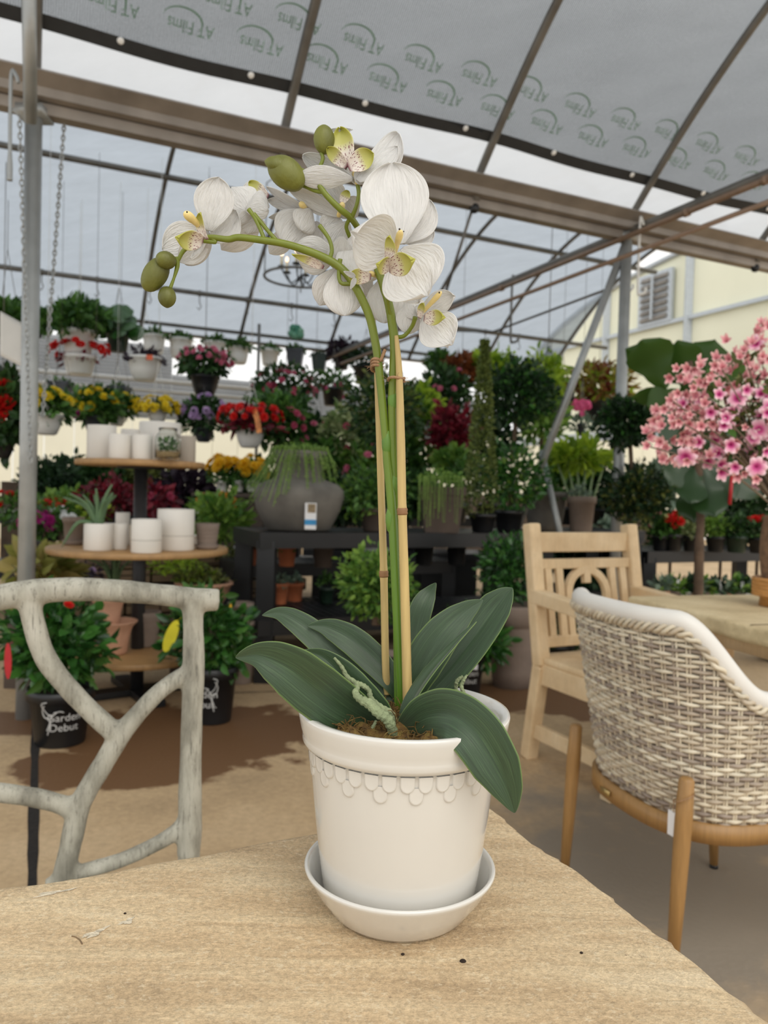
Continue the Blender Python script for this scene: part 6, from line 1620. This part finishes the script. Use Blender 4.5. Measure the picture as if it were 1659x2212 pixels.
hanging(690, 766, 34, 34, 9.25, green_pl, 'square', [('deep', 120, .05, 20, 6, 'dome', 0)], 'dark green square hanging basket right of the charcoal one', 2.98)
hanging(738, 772, 36, 26, 9.0, black_pl, 'taper', [('black', 520, .07, 32, 24, 'ball', 12)], 'black hanging pot with near-black foliage left of the orchid stems', 2.98)
hanging(790, 790, 54, 36, 8.6, black_pl, 'taper', [('deep', 420, .07, 38, 24, 'ball', 14)], 'black hanging pot with dark green foliage behind the orchid stems')
hanging(720, 838, 52, 38, 8.4, black_pl, 'taper', [('mid', 260, .07, 44, 26, 'hang', 14)], 'black hanging pot of drooping pink fuchsia left of the stems', fl=[('hotpink', 9, .05, 36, 24, -4, 'bell', 'hang')])
hanging(170, 714, 72, 50, 8.2, white_pl, 'taper', [('mid', 620, .10, 66, 34, 'ball', 24)], 'large white hanging pot with a big green leafy plant at upper left')
hanging(172, 768, 70, 40, 8.15, white_pl, 'taper', [('wine', 60, .07, 40, 14, 'hang', -6)], 'white hanging pot with red flowers just beneath the big leafy one', 2.2 if False else None, fl=[('red', 22, .045, 62, 22, 16, 'rose', 'hang')])
tr, cR, YR = hanging(255, 716, 52, 44, 8.3, green_pl, 'taper', [('gloss', 60, .10, 38, 16, 'hang', 0)], 'dark green hanging pot with large round leaves at upper left')
def round_leaf(parent, p, r_, nrm, mat, name='leaf', cup=.25, ox=1.0):
    mb = MB(); q = Vector(nrm).normalized().to_track_quat('Z', 'Y').to_matrix()
    def f(a, b_):
        t_ = 2*pi*b_; rr = r_*a*(1-.12*cos(t_)); return Vector(p)+q @ Vector((rr*cos(t_)*ox, rr*sin(t_), -cup*r_*a*a+.05*r_*math.sin(5*t_)*a))
    mb.grid(f, 4, 22); return build(name, mb, mat, parent)
rd = random.Random(3); rlm = leafmat('big_round_leaf', '#2f4f2c', '#5f8055', .3, .2, .6)
for k in range(16):
    a = rd.uniform(pi*.9, 2.1*pi); p = cR+Vector((.20*cos(a)*rd.uniform(.5, 1), .15*sin(a), rd.uniform(-.03, .22)))
    round_leaf(tr, p, rd.uniform(.06, .10), (rd.uniform(-.6, .6), -1, rd.uniform(.1, .9)), rlm)
tow, cow, Yow = hanging(313, 772, 74, 50, 7.9, white_pl, 'bowl', [('black', 200, .06, 36, 16, 'dome', 4)], 'wide white hanging bowl with dark foliage and an orange tag')
build('orange_tag', MB().box(P(323, 772, Yow-S(37, Yow)), (.06, .004, .05)), simple('orange_card', '#e2673f', .5), tow, False)
hanging(443, 812, 64, 44, 7.6, black_pl, 'bowl', [('dark', 620, .07, 52, 24, 'ball', 26)], 'black hanging bowl overflowing with pink flowers at centre left', fl=[('pink', 44, .032, 54, 30, 34, 'rose', 'ball')])
hanging(131, 825, 42, 38, 8.0, char_pl, 'square', [('mid', 60, .05, 22, 6, 'dome', 0)], 'charcoal square hanging pot above the yellow petunias at left')
hanging(258, 835, 42, 36, 8.0, char_pl, 'square', [('mid', 60, .05, 22, 6, 'dome', 0)], 'charcoal square hanging pot above the display at left')
hanging(100, 895, 72, 44, 7.2, white_pl, 'bowl', [('mid', 420, .08, 48, 34, 'ball', 20)], 'white hanging bowl with large yellow petunias right of the left post', fl=[('yellow', 16, .05, 48, 34, 26, 'rose', 'ball')])
hanging(205, 900, 50, 34, 7.6, char_pl, 'bowl', [('mid', 520, .08, 54, 36, 'ball', 22)], 'grey hanging pot with yellow and lilac flowers left of the display', fl=[('yellow', 26, .042, 50, 34, 28, 'rose', 'ball'), ('magenta', 5, .04, 46, 24, 0, 'rose', 'ball')])
hanging(252, 890, 44, 30, 7.9, white_pl, 'bowl', [('mid', 420, .07, 46, 28, 'ball', 12)], 'white hanging pot partly behind the display top with trailing leaves', fl=[('yellow', 16, .045, 44, 28, 14, 'rose', 'ball')])
hanging(340, 885, 44, 30, 7.5, white_pl, 'bowl', [('olive', 300, .05, 44, 16, 'dome', 6)], 'white hanging pot crowned by a dome of small yellow flowers', fl=[('yellow', 60, .032, 46, 20, 10, 'rose', 'dome')])
hanging(440, 925, 44, 30, 7.5, char_pl, 'bowl', [('dark', 620, .07, 52, 40, 'ball', 26)], 'hanging basket of lilac flowers right of the display', fl=[('lilac', 30, .038, 52, 38, 34, 'rose', 'ball')])
tq, cq, Yq = hanging(540, 925, 66, 42, 6.6, white_pl, 'bowl', [('wine', 240, .09, 56, 22, 'dome', 10), ('dark', 120, .09, 50, 20, 'dome', 6)], 'white hanging pot of bright red begonias with a striped tag', fl=[('red', 46, .038, 66, 26, 26, 'rose', 'ball')])
mb = MB(); pts_ = [P(548, 885, Yq-.2), P(556, 905, Yq-.22), P(560, 935, Yq-.22)]
for i in range(2): mb.bar(pts_[i], pts_[i+1], .045, .004, upv=(0, 1, 0))
build('striped_tag', mb, simple('orange_yellow_tag', '#e38a4b', .5, 0, .5, 30), tq, False)
tk, ck, Yk = hanging(680, 908, 38, 54, 7.0, black_pl, 'square', [('olive', 50, .04, 18, 4, 'dome', 0)], 'tall narrow black hanging pot with a white label')
mb = MB(); mb.box(P(680, 930, Yk-S(17, Yk)), (.06, .004, .045)); build('white_label', mb, simple('white_card', '#e9e9ea'), tk, False)
hanging(618, 850, 50, 34, 8.2, black_pl, 'bowl', [('dark', 1000, .07, 70, 50, 'ball', 12)], 'large hanging shrub dotted with rose-pink flowers above the begonia', fl=[('rose', 30, .036, 68, 48, 12, 'rose', 'ball')])
hanging(952, 786, 24, 20, 9.0, white_pl, 'taper', [('mid', 520, .08, 30, 20, 'ball', 6)], 'small pale hanging pot of grassy foliage under the right orchid bloom', 2.98)
hanging(992, 985, 44, 30, 6.8, black_pl, 'bowl', [('black', 160, .05, 26, 30, 'ball', 18), ('grey', 120, .05, 24, 26, 'ball', 24)], 'black hanging bowl beside the burgundy plant')
hanging(1292, 868, 62, 40, 6.9, black_pl, 'bowl', [('coleus', 620, .10, 74, 46, 'ball', 36), ('lime', 120, .10, 66, 40, 'ball', 36)], 'black hanging bowl of red and green coleus across the right post')
hanging(1214, 850, 44, 50, 7.2, char_pl, 'square', [('lime', 120, .08, 30, 20, 'ball', 10)], 'dark grey square hanging planter with lime leaves left of the right brace')
hanging(1180, 905, 20, 20, 7.4, black_pl, 'taper', [('mid', 120, .06, 24, 14, 'dome', 0)], 'small hanging pot with coral flowers by the silver brace', fl=[('coral', 14, .06, 22, 22, 4, 'rose', 'ball')])
th_, ch, Yh = hanging(1256, 915, 20, 26, 6.2, char_pl, 'taper', [('grey', 120, .06, 26, 18, 'ball', 0)], 'hanging pot with one hot pink crinkled flower left of the right post')
for k in range(22):
    a = rd.uniform(0, 2*pi); p = P(1257+24*cos(a)*rd.random(), 876+20*sin(a)*rd.random(), Yh-.1); round_leaf(th_, p, .035, (rd.uniform(-.7, .7), -1, rd.uniform(-.5, .5)), FM['hotpink'], 'bloom')
mb = MB(); mb.tube([P(1256, 855, Yh-.1), P(1256, 830, Yh)], .003, 4); build('hook', mb, steel_d, th_)
# left edge greenery
hanging(14, 700, 56, 30, 5.2, green_pl, 'taper', [('mid', 420, .08, 46, 30, 'ball', 10)], 'leafy green hanging plant at the left edge behind the white sheets', hang_z=2.8)
hanging(4, 960, 50, 30, 4.6, black_pl, 'bowl', [('dark', 620, .07, 44, 90, 'ball', 70)], 'dark hanging plant with red flowers cut by the left edge', hang_z=2.8, fl=[('red', 12, .05, 40, 80, 60, 'rose', 'ball')])
hanging(76, 705, 36, 24, 7.6, green_pl, 'taper', [('mid', 300, .08, 36, 20, 'ball', 8)], 'green leafy hanging plant between the two chains')
# teal hanging ornament, grey ornament
t = thing('hanging_ornament', P(640, 725, 8.4), 'teal green glass hanging ornament above the charcoal pot', 'ornament')
gm2 = leafmat('teal_glass', '#3f8f72', '#8fc4a4', .2, .4); mb = MB()
for k in range(9): mb.ball(P(640+rd.uniform(-10, 10), 714+rd.uniform(-13, 13), 8.4), .045, 8)
build('glass_drops', mb, gm2, t); mb = MB(); q = P(640, 705, 8.4); mb.tube([q, Vector((q.x, q.y, arch(q.dot(VX))-.05))], .004, 4); build('cord', mb, steel_d, t)
t = thing('hanging_ornament', P(1186, 790, 7.6), 'flat grey bottle-shaped ornament hanging right of the two-ball topiary', 'ornament')
mb = MB(); q = P(1184, 772, 7.6); mb.lathe([(0, .11), (.02, .11), (.025, .05), (.06, .02), (.075, -.04), (.03, -.08), (0, -.09)], q, 14); build('body', mb, simple('grey_tin', '#85888b', .4, .4), t)
mb = MB(); mb.tube([q+ZV*.1, Vector((q.x, q.y, arch(q.dot(VX))-.05))], .004, 4); build('cord', mb, steel_d, t)
# white sheets tied to the left post
for (x0, y0, x1, y1, x2, y2, x3, y3, Y, lab) in ((0, 672, 52, 700, 52, 795, 0, 768, 3.55, 'white weathered sheet left of the left post'), (58, 695, 84, 712, 82, 802, 56, 788, 3.6, 'white weathered sheet right of the left post')):
    mb = MB(); N = 8
    A_, B_, C_, D_2 = P(x0, y0, Y), P(x1, y1, Y+.03), P(x2, y2, Y+.03), P(x3, y3, Y)
    mb.grid(lambda a, b_: A_.lerp(B_, a).lerp(D_2.lerp(C_, a), b_)+Vector((0, .006*math.sin(a*3), 0)), N, N)
    tag(build('notice_sheet', mb, simple('off_white_sheet', '#d6d4ce', .6, 0, .06, 10), None, True, solid=.003), lab, 'sheet')
# ring chandelier
t = thing('ring_chandelier', P(640, 600, 6.2), 'black ring chandelier with candle lamps hanging behind the orchid', 'chandelier')
Yc = 6.2; cc_ = P(650, 600, Yc); Rr = S(78, Yc); mb = MB(); mb.tube([cc_+Vector((Rr*cos(2*pi*i/48), Rr*sin(2*pi*i/48), 0)) for i in range(48)], .011, 8, closed=True)
build('ring', mb, steel_d, t)
topc = Vector((cc_.x, cc_.y, arch(cc_.dot(VX))-.05))
mb = MB()
for k in range(3):
    a = 2*pi*k/3+pi; e_ = cc_+Vector((Rr*cos(a), Rr*sin(a), 0)); mb.tube([e_, e_+ZV*.75, cc_+ZV*.95], .005, 5)
mb.tube([cc_+ZV*.95, topc], .006, 5); mb.tube([cc_+ZV*.95, cc_-ZV*.12], .005, 5); build('hanging_frame', mb, steel_d, t)
for k in range(6):
    a = 2*pi*k/6+.4; mb = MB(); r_ = Rr*.55; e_ = cc_+Vector((r_*cos(a), r_*sin(a), .06))
    mb.tube(catmull([cc_+ZV*.02, cc_+Vector((r_*.5*cos(a), r_*.5*sin(a), -.05)), e_-ZV*.01], 5), .006, 5); mb.lathe([(0, 0), (.035, .002), (.03, .012), (0, .012)], e_, 12); ar = build('arm', mb, black_pl, t)
    mb = MB(); mb.tube([e_+ZV*.012, e_+ZV*.09], .011, 8); build('candle_sleeve', mb, simple('cream_candle', '#e6d9b6', .5), ar)
    bm = bpy.data.materials.get('warm_bulb') or bpy.data.materials.new('warm_bulb'); bm.use_nodes = True; pb = bm.node_tree.nodes['Principled BSDF']; pb.inputs['Emission Color'].default_value = (1, .62, .35, 1); pb.inputs['Emission Strength'].default_value = 2.5
    mb = MB(); mb.ball(e_+ZV*.11, (.012, .012, .024), 8); build('bulb', mb, bm, ar)

# ------------------------------------------------------------------ fiddle-leaf fig at the right
tf_ = thing('fiddle_leaf_fig', G(1510, 1330, 0)+Vector((0, .0, 0)), 'tall fiddle-leaf fig tree behind the pink flower arrangement', 'tree')
FY = 4.15; fb = P(1512, 1300, FY)
tf_.location = (fb.x, FY, 0)
pot_part(tf_, (fb.x, FY, 0), .17, .30, simple('pale_grey_pot', '#a59a8b', .8, 0, .1, 10), 'bowl'); soil_part(tf_, (fb.x, FY, 0), .17, .30)
mb = MB(); mb.tube(catmull([(fb.x, FY, .27), P(1510, 1200, FY), P(1513, 1080, FY), P(1500, 900, FY), P(1490, 780, FY)], 6), [.026]*8+[.022]*8+[.016]*9, 10); build('trunk', mb, simple('grey_brown_bark', '#5c4a3a'), tf_)
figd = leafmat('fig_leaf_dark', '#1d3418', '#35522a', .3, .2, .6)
figm = leafmat('fig_leaf_green', '#2c4a1c', '#4a6a28', .38, .38, .4)
def big_leaf(parent, b0, tip, w, tilt, mat, Y):
    B, T = P(b0[0], b0[1], Y+b0[2]), P(tip[0], tip[1], Y+tip[2]); d = (T-B); L = d.length; d.normalize()
    view = ((B+T)/2-CAMLOC).normalized(); sd = d.cross(view).normalized(); nr = sd.cross(d); sd = sd*cos(tilt)+nr*sin(tilt); nr = sd.cross(d)
    ww = S(w, Y)/2; mb = MB()
    def f(a, b_):
        q = b_*2-1; prof = lerpl([.06, .42, .56, .62, .85, 1.02, 1.0, .7, .05], a)
        return B+d*L*a+sd*q*ww*prof+nr*(.10*ww*abs(q)+.06*ww*math.sin(a*14)*abs(q)+.10*L*sin(pi*a))
    mb.grid(f, 16, 8); return build('leaf', mb, mat, parent)
for (b0, tip, w, ti) in (((1440, 840, 0), (1385, 735, -.05), 100, .1), ((1490, 850, 0), (1462, 735, .0), 80, .3), ((1500, 850, .02), (1545, 732, .05), 105, -.1), ((1470, 830, -.02), (1350, 755, .05), 70, .4), ((1480, 850, 0), (1400, 880, .0), 70, .2),
                         ((1500, 820, .0), (1590, 770, .05), 90, .3), ((1480, 870, .0), (1365, 860, .1), 50, .7), ((1500, 880, .0), (1430, 950, -.05), 80, .3), ((1505, 900, 0), (1570, 960, -.05), 90, .2), ((1510, 960, 0), (1450, 1050, -.05), 70, .3),
                         ((1505, 1000, 0), (1492, 1085, -.12), 64, .1), ((1515, 1000, 0), (1545, 1115, -.12), 80, .1), ((1512, 1010, .0), (1590, 1080, -.05), 80, .2), ((1512, 990, 0), (1650, 1070, .05), 60, .5), ((1505, 1020, .05), (1500, 1130, .05), 76, .2),
                         ((1510, 950, .1), (1470, 1010, .15), 90, .2), ((1510, 930, .1), (1560, 1020, .1), 100, .1), ((1500, 870, .1), (1480, 940, .15), 100, .1), ((1490, 800, .1), (1520, 870, .15), 100, .1)):
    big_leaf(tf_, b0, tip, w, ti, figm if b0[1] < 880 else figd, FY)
mb = MB(); mb.tube([P(1582, 1020, FY-.1), P(1576, 1090, FY-.1)], .010, 6); build('plant_tag', mb, simple('red_plastic_tag', '#b5232c'), tf_, label='red tag strip')
# pots along the far right bench and on the floor under it
for k, (px, by, w, h, mat, fl, mk, lab) in enumerate(((1452, 1190, 46, 36, black_pl, 'red', 'mid', 'black pot of red flowers just right of the wooden armchair'), (1492, 1192, 40, 34, black_pl, None, 'variegated', 'black pot with pale spiky leaves left of the fig trunk'), (1545, 1192, 42, 34, black_pl, None, 'fresh', 'black pot of fine green leaves right of the fig trunk'),
                                                      (1590, 1196, 48, 36, green_pl, None, 'dark', 'dark green pot of dark foliage on the far right bench'), (1638, 1198, 46, 34, black_pl, 'red', 'dark', 'black pot with red flowers at the right end of the bench'), (1425, 1188, 36, 32, black_pl, 'pink', 'mid', 'black pot of pink flowers nearest the armchair'))):
    potted(px, by, w, h, 6.0, mat, 'taper', [(mk, 260, .05, px, by-h-20, w*.6, 26, 'ball')], lab, base=.702, fl=[(fl, 12, .035, px, by-h-28, w*.55, 20, 'rose', 'ball')] if fl else None)
for k in range(11):
    px = 1432+k*23; by = 1262+(k % 3)*6
    c = G(px, by, 0.30) if False else P(px, by, 5.3); z = .001
    t = thing('potted_succulent', (c.x, c.y, .40), ['small succulent pot just right of the armchair arm on the low plank', 'small succulent pot with white plant label on the low plank'][k % 2]+', number of places from the armchair: %d' % k if False else
              ['succulent pot nearest the armchair on the low plank', 'white tagged succulent pot beside the nearest one', 'succulent pot left of the fig pot on the low plank', 'pale succulent pot touching the fig trunk in view', 'succulent pot directly right of the fig trunk', 'succulent pot with two white tags right of the trunk', 'spiky succulent pot mid way along the low plank', 'low succulent pot left of the bamboo tray gap', 'tall-leafed succulent pot before the tray', 'succulent pot second from the right edge', 'succulent pot at the right edge behind the tray'][k], 'potted succulent', 'succulents on the low plank')
    pot_part(t, (c.x, c.y, .40), .055, .07, [terra_p, browncl, white_pl][k % 3], 'taper'); leaf_cloud('foliage', (c.x, c.y, .50), (.06, .06, .05), 60, .06, LM[['grey', 'fresh', 'deep'][k % 3]], t)
    if k % 2: mb = MB(); mb.box((c.x+.02, c.y-.03, .51), (.02, .003, .08)); build('white_label', mb, simple('white_card', '#e9e9ea'), t, False)
pk = MB(); qa = P(1545, 1280, 5.3); pk.box((qa.x, 5.3, .38), (1.1, .26, .036)); pk.box((qa.x-.4, 5.3, .18), (.05, .2, .362)); pk.box((qa.x+.4, 5.3, .18), (.05, .2, .362)); tag(build('plank_bench', pk, simple('grey_plank', '#6d6459', .8, 0, .2, 8), None, False), 'low grey plank bench holding succulents behind the right table', 'bench')
for k, (px, cy_, rx, rz, mk, Y, lab) in enumerate(((1450, 1150, 50, 40, 'deep', 7.2, 'dark green shrub behind the red flowers at right'), (1560, 1120, 70, 50, 'deep', 7.4, 'dark shrub behind the fig trunk'), (1640, 1100, 60, 70, 'dark', 7.2, 'dark shrub behind the arrangement at the right edge'), (1330, 1170, 50, 40, 'grey', 6.6, 'grey-green shrub behind the top rail of the armchair'), (1240, 1200, 60, 40, 'deep', 6.6, 'dark shrub seen under the top rail of the armchair'), (1280, 1290, 70, 60, 'deep', 6.0, 'dark shrub seen through the arch of the armchair'), (1200, 1360, 50, 40, 'deep', 5.2, 'dark low shrub behind the left slats of the armchair'), (1420, 1050, 50, 50, 'grey', 7.4, 'blue-grey shrub behind the right two-ball topiary'), (1620, 980, 60, 60, 'deep', 7.6, 'tall dark shrub behind the pink blossoms'))):
    c = P(px, cy_, Y); t = thing('potted_shrub', (c.x, c.y, 0), lab, 'potted plant', 'dark shrubs behind the right side')
    hp = min(.3, max(.1, c.z*.4)); pot_part(t, (c.x, c.y, 0), .14, hp, black_pl, 'taper'); mb = MB(); mb.tube([(c.x, c.y, hp*.9), (c.x, c.y, c.z)], .015, 7); build('stem', mb, simple('grey_brown_bark', '#5c4a3a'), t)
    leaf_cloud('foliage', c, (S(rx, Y), S(rx, Y)*.8, S(rz, Y)), int(11*rx), .08, LM[mk], t, 'ball', .5)

# ------------------------------------------------------------------ arrangement of pink blossoms on the right table
AY = 2.62; ab = P(1690, 1288, AY)
tt = thing('bamboo_tray', (ab.x, AY, .7455), 'ribbed honey bamboo footed tray at the right edge of the far table', 'tray')
bam = simple('honey_bamboo_weave', '#b98549', .5, 0, .2, 40, .2, 80, stretch=(1, 1, 6)); s_ = AY/FPX
z_ = .7455; pr = [(0, z_), (46*s_, z_), (44*s_, z_+18*s_), (50*s_, z_+20*s_)]
for i in range(5): pr += [(60*s_+i*.0005, z_+(22+8*i)*s_), (61.5*s_, z_+(26+8*i)*s_), (60*s_, z_+(29.5+8*i)*s_)]
pr += [(57*s_, z_+62*s_), (53*s_, z_+56*s_), (0, z_+54*s_)]
mb = MB(); mb.lathe(pr, (ab.x, AY, 0), 40); build('tray', mb, bam, tt)
ta_ = thing('flower_arrangement', (ab.x, AY, z_+55*s_), 'large faux arrangement of pink and magenta blossoms in a brown woven vase at right', 'flower arrangement')
mb = MB(); zz = z_+55*s_
for i in range(26):
    rr = (40+6*math.sin(i/25*pi))*s_; mb.tube([Vector((ab.x+rr*cos(2*pi*k/24), AY+rr*sin(2*pi*k/24), zz+.006+i*.0085)) for k in range(24)], .0052, 6, closed=True)
build('vase', mb, simple('brown_seagrass', '#7d624a', .8, 0, .3, 60, .4, 120), ta_)
vt = Vector((ab.x, AY, zz+.22)); rd = random.Random(21)
fpos = []
LOX = [(1390, 935), (1420, 870), (1450, 800), (1500, 790), (1540, 770), (1560, 735), (1600, 740), (1640, 700), (1760, 690)]
HIX = [(1390, 985), (1430, 1000), (1500, 1000), (1560, 1020), (1600, 1040), (1660, 1050), (1760, 1040)]
def itp(tab, x):
    for (x0, y0), (x1, y1) in zip(tab, tab[1:]):
        if x <= x1: return y0+(y1-y0)*(x-x0)/(x1-x0)
    return tab[-1][1]
while len(fpos) < 330:
    px_ = 1392+350*rd.random()**.8; py_ = rd.uniform(itp(LOX, px_), itp(HIX, px_))
    if px_ < 1450 and rd.random() < .15: continue
    fpos.append((px_, py_, AY+rd.uniform(-.22, .16)))
branch_m = simple('grey_brown_twig', '#7d6e5c', .7, 0, .1, 30); mb = MB()
for (x, y, Y_) in fpos[::6]:
    q = P(x, y, Y_); mb.tube(catmull([vt, vt.lerp(q, .45)+ZV*.05, q], 4), [.004]*4+[.0025]*5, 5, False)
build('branches', mb, branch_m, ta_, kind='stuff')
leaf_cloud('foliage', P(1610, 890, AY), (S(110, AY), .18, S(110, AY)), 150, .05, LM['olive'], ta_)
m, n, l, b = mat_new('pink_white_blossom'); uvn = n.new('ShaderNodeUVMap'); su = n.new('ShaderNodeSeparateXYZ'); l.new(uvn.outputs[0], su.inputs[0])
l.new(RP(su.outputs[0], [(0, '#a01860'), (.45, '#c9478a'), (.8, '#eeb3c4'), (1, '#f6dbe0')]), b.inputs['Base Color']); b.inputs['Roughness'].default_value = .5; mag_m = m
m, n, l, b = mat_new('dusty_pink_bud'); uvn = n.new('ShaderNodeUVMap'); su = n.new('ShaderNodeSeparateXYZ'); l.new(uvn.outputs[0], su.inputs[0])
l.new(RP(su.outputs[0], [(0, '#c98a8c'), (.6, '#e6a0a8'), (1, '#f5cfc8')]), b.inputs['Base Color']); b.inputs['Roughness'].default_value = .5; bud2_m = m
def cup_mesh(nm, mat, npet, open_):
    mb = MB()
    for k in range(npet):
        a = 2*pi*k/npet+(.3 if k % 2 else 0)
        def f(s1, s2):
            q = s2*2-1; w__ = .62*sin(pi*(.12+.8*s1))**.8; ang = open_*(.3+.7*s1); r_ = s1*math.sin(ang); h = s1*math.cos(ang)-.0
            aa = a+q*w__*.9/(max(.35, s1)); r2 = r_+.12*s1
            return Vector((r2*cos(aa), r2*sin(aa), h-.12*q*q*s1))
        mb.grid(f, 5, 4)
    me = bpy.data.meshes.new(nm); me.from_pydata([tuple(v) for v in mb.v], [], mb.f); me.materials.append(mat)
    uvl = me.uv_layers.new(); li = np.empty(len(me.loops), dtype=np.int32); me.loops.foreach_get('vertex_index', li); uvl.data.foreach_set('uv', np.array(mb.uv, dtype=np.float32)[li].ravel())
    for p in me.polygons: p.use_smooth = True
    me.update(); return me
cm1, cm2, cm3 = cup_mesh('open_blossom', mag_m, 6, 1.15), cup_mesh('half_blossom', mag_m, 5, .7), cup_mesh('closed_blossom', bud2_m, 5, .35)
ao = origin_of(ta_)
def place_cup(me, p, q, sz, nm, scale=None):
    o = bpy.data.objects.new(nm, me); COL.objects.link(o); o.parent = ta_; o.location = p-ao; o.rotation_mode = 'QUATERNION'; o.rotation_quaternion = q.to_track_quat('Z', 'Y'); o.scale = (sz, sz, sz)
fpos.sort(key=lambda f: f[2])
for i, (x, y, Y_) in enumerate(fpos[:98]):
    p = P(x, y, Y_); out = (p-P(1660, 900, AY+.15)).normalized(); out = (out+Vector((rd.uniform(-.4, .4), -.6, rd.uniform(-.4, .4)))).normalized()
    big = (x > 1510 and y > 840 and rd.random() < .7) or rd.random() < .06
    if big: place_cup(cm1 if rd.random() < .3 else cm2, p, out, rd.uniform(.026, .036), 'blossom')
    else: place_cup(cm3, p, out, rd.uniform(.028, .042), 'blossom')
mbk = MB()
for (x, y, Y_) in fpos[98:]:
    p = P(x, y, Y_)
    me, sz = (cm2, .038) if (x > 1520 and y > 840 and rd.random() < .5) else (cm3, .042)
    q = Vector((rd.uniform(-.7, .4), -1, rd.uniform(-.5, .7))).to_track_quat('Z', 'Y').to_matrix()
    mbk.cur = 0 if me is cm2 else 1
    mbk.add([q @ (v.co*sz)+p for v in me.vertices], [tuple(pp.vertices) for pp in me.polygons], [(v.co.length, .5) for v in me.vertices])
build('blossom_mass', mbk, [mag_m, bud2_m], ta_, kind='stuff')
leaf_cloud('foliage', P(1580, 900, AY-.05), (S(130, AY), .15, S(90, AY)), 60, .04, LM['mid'], ta_)
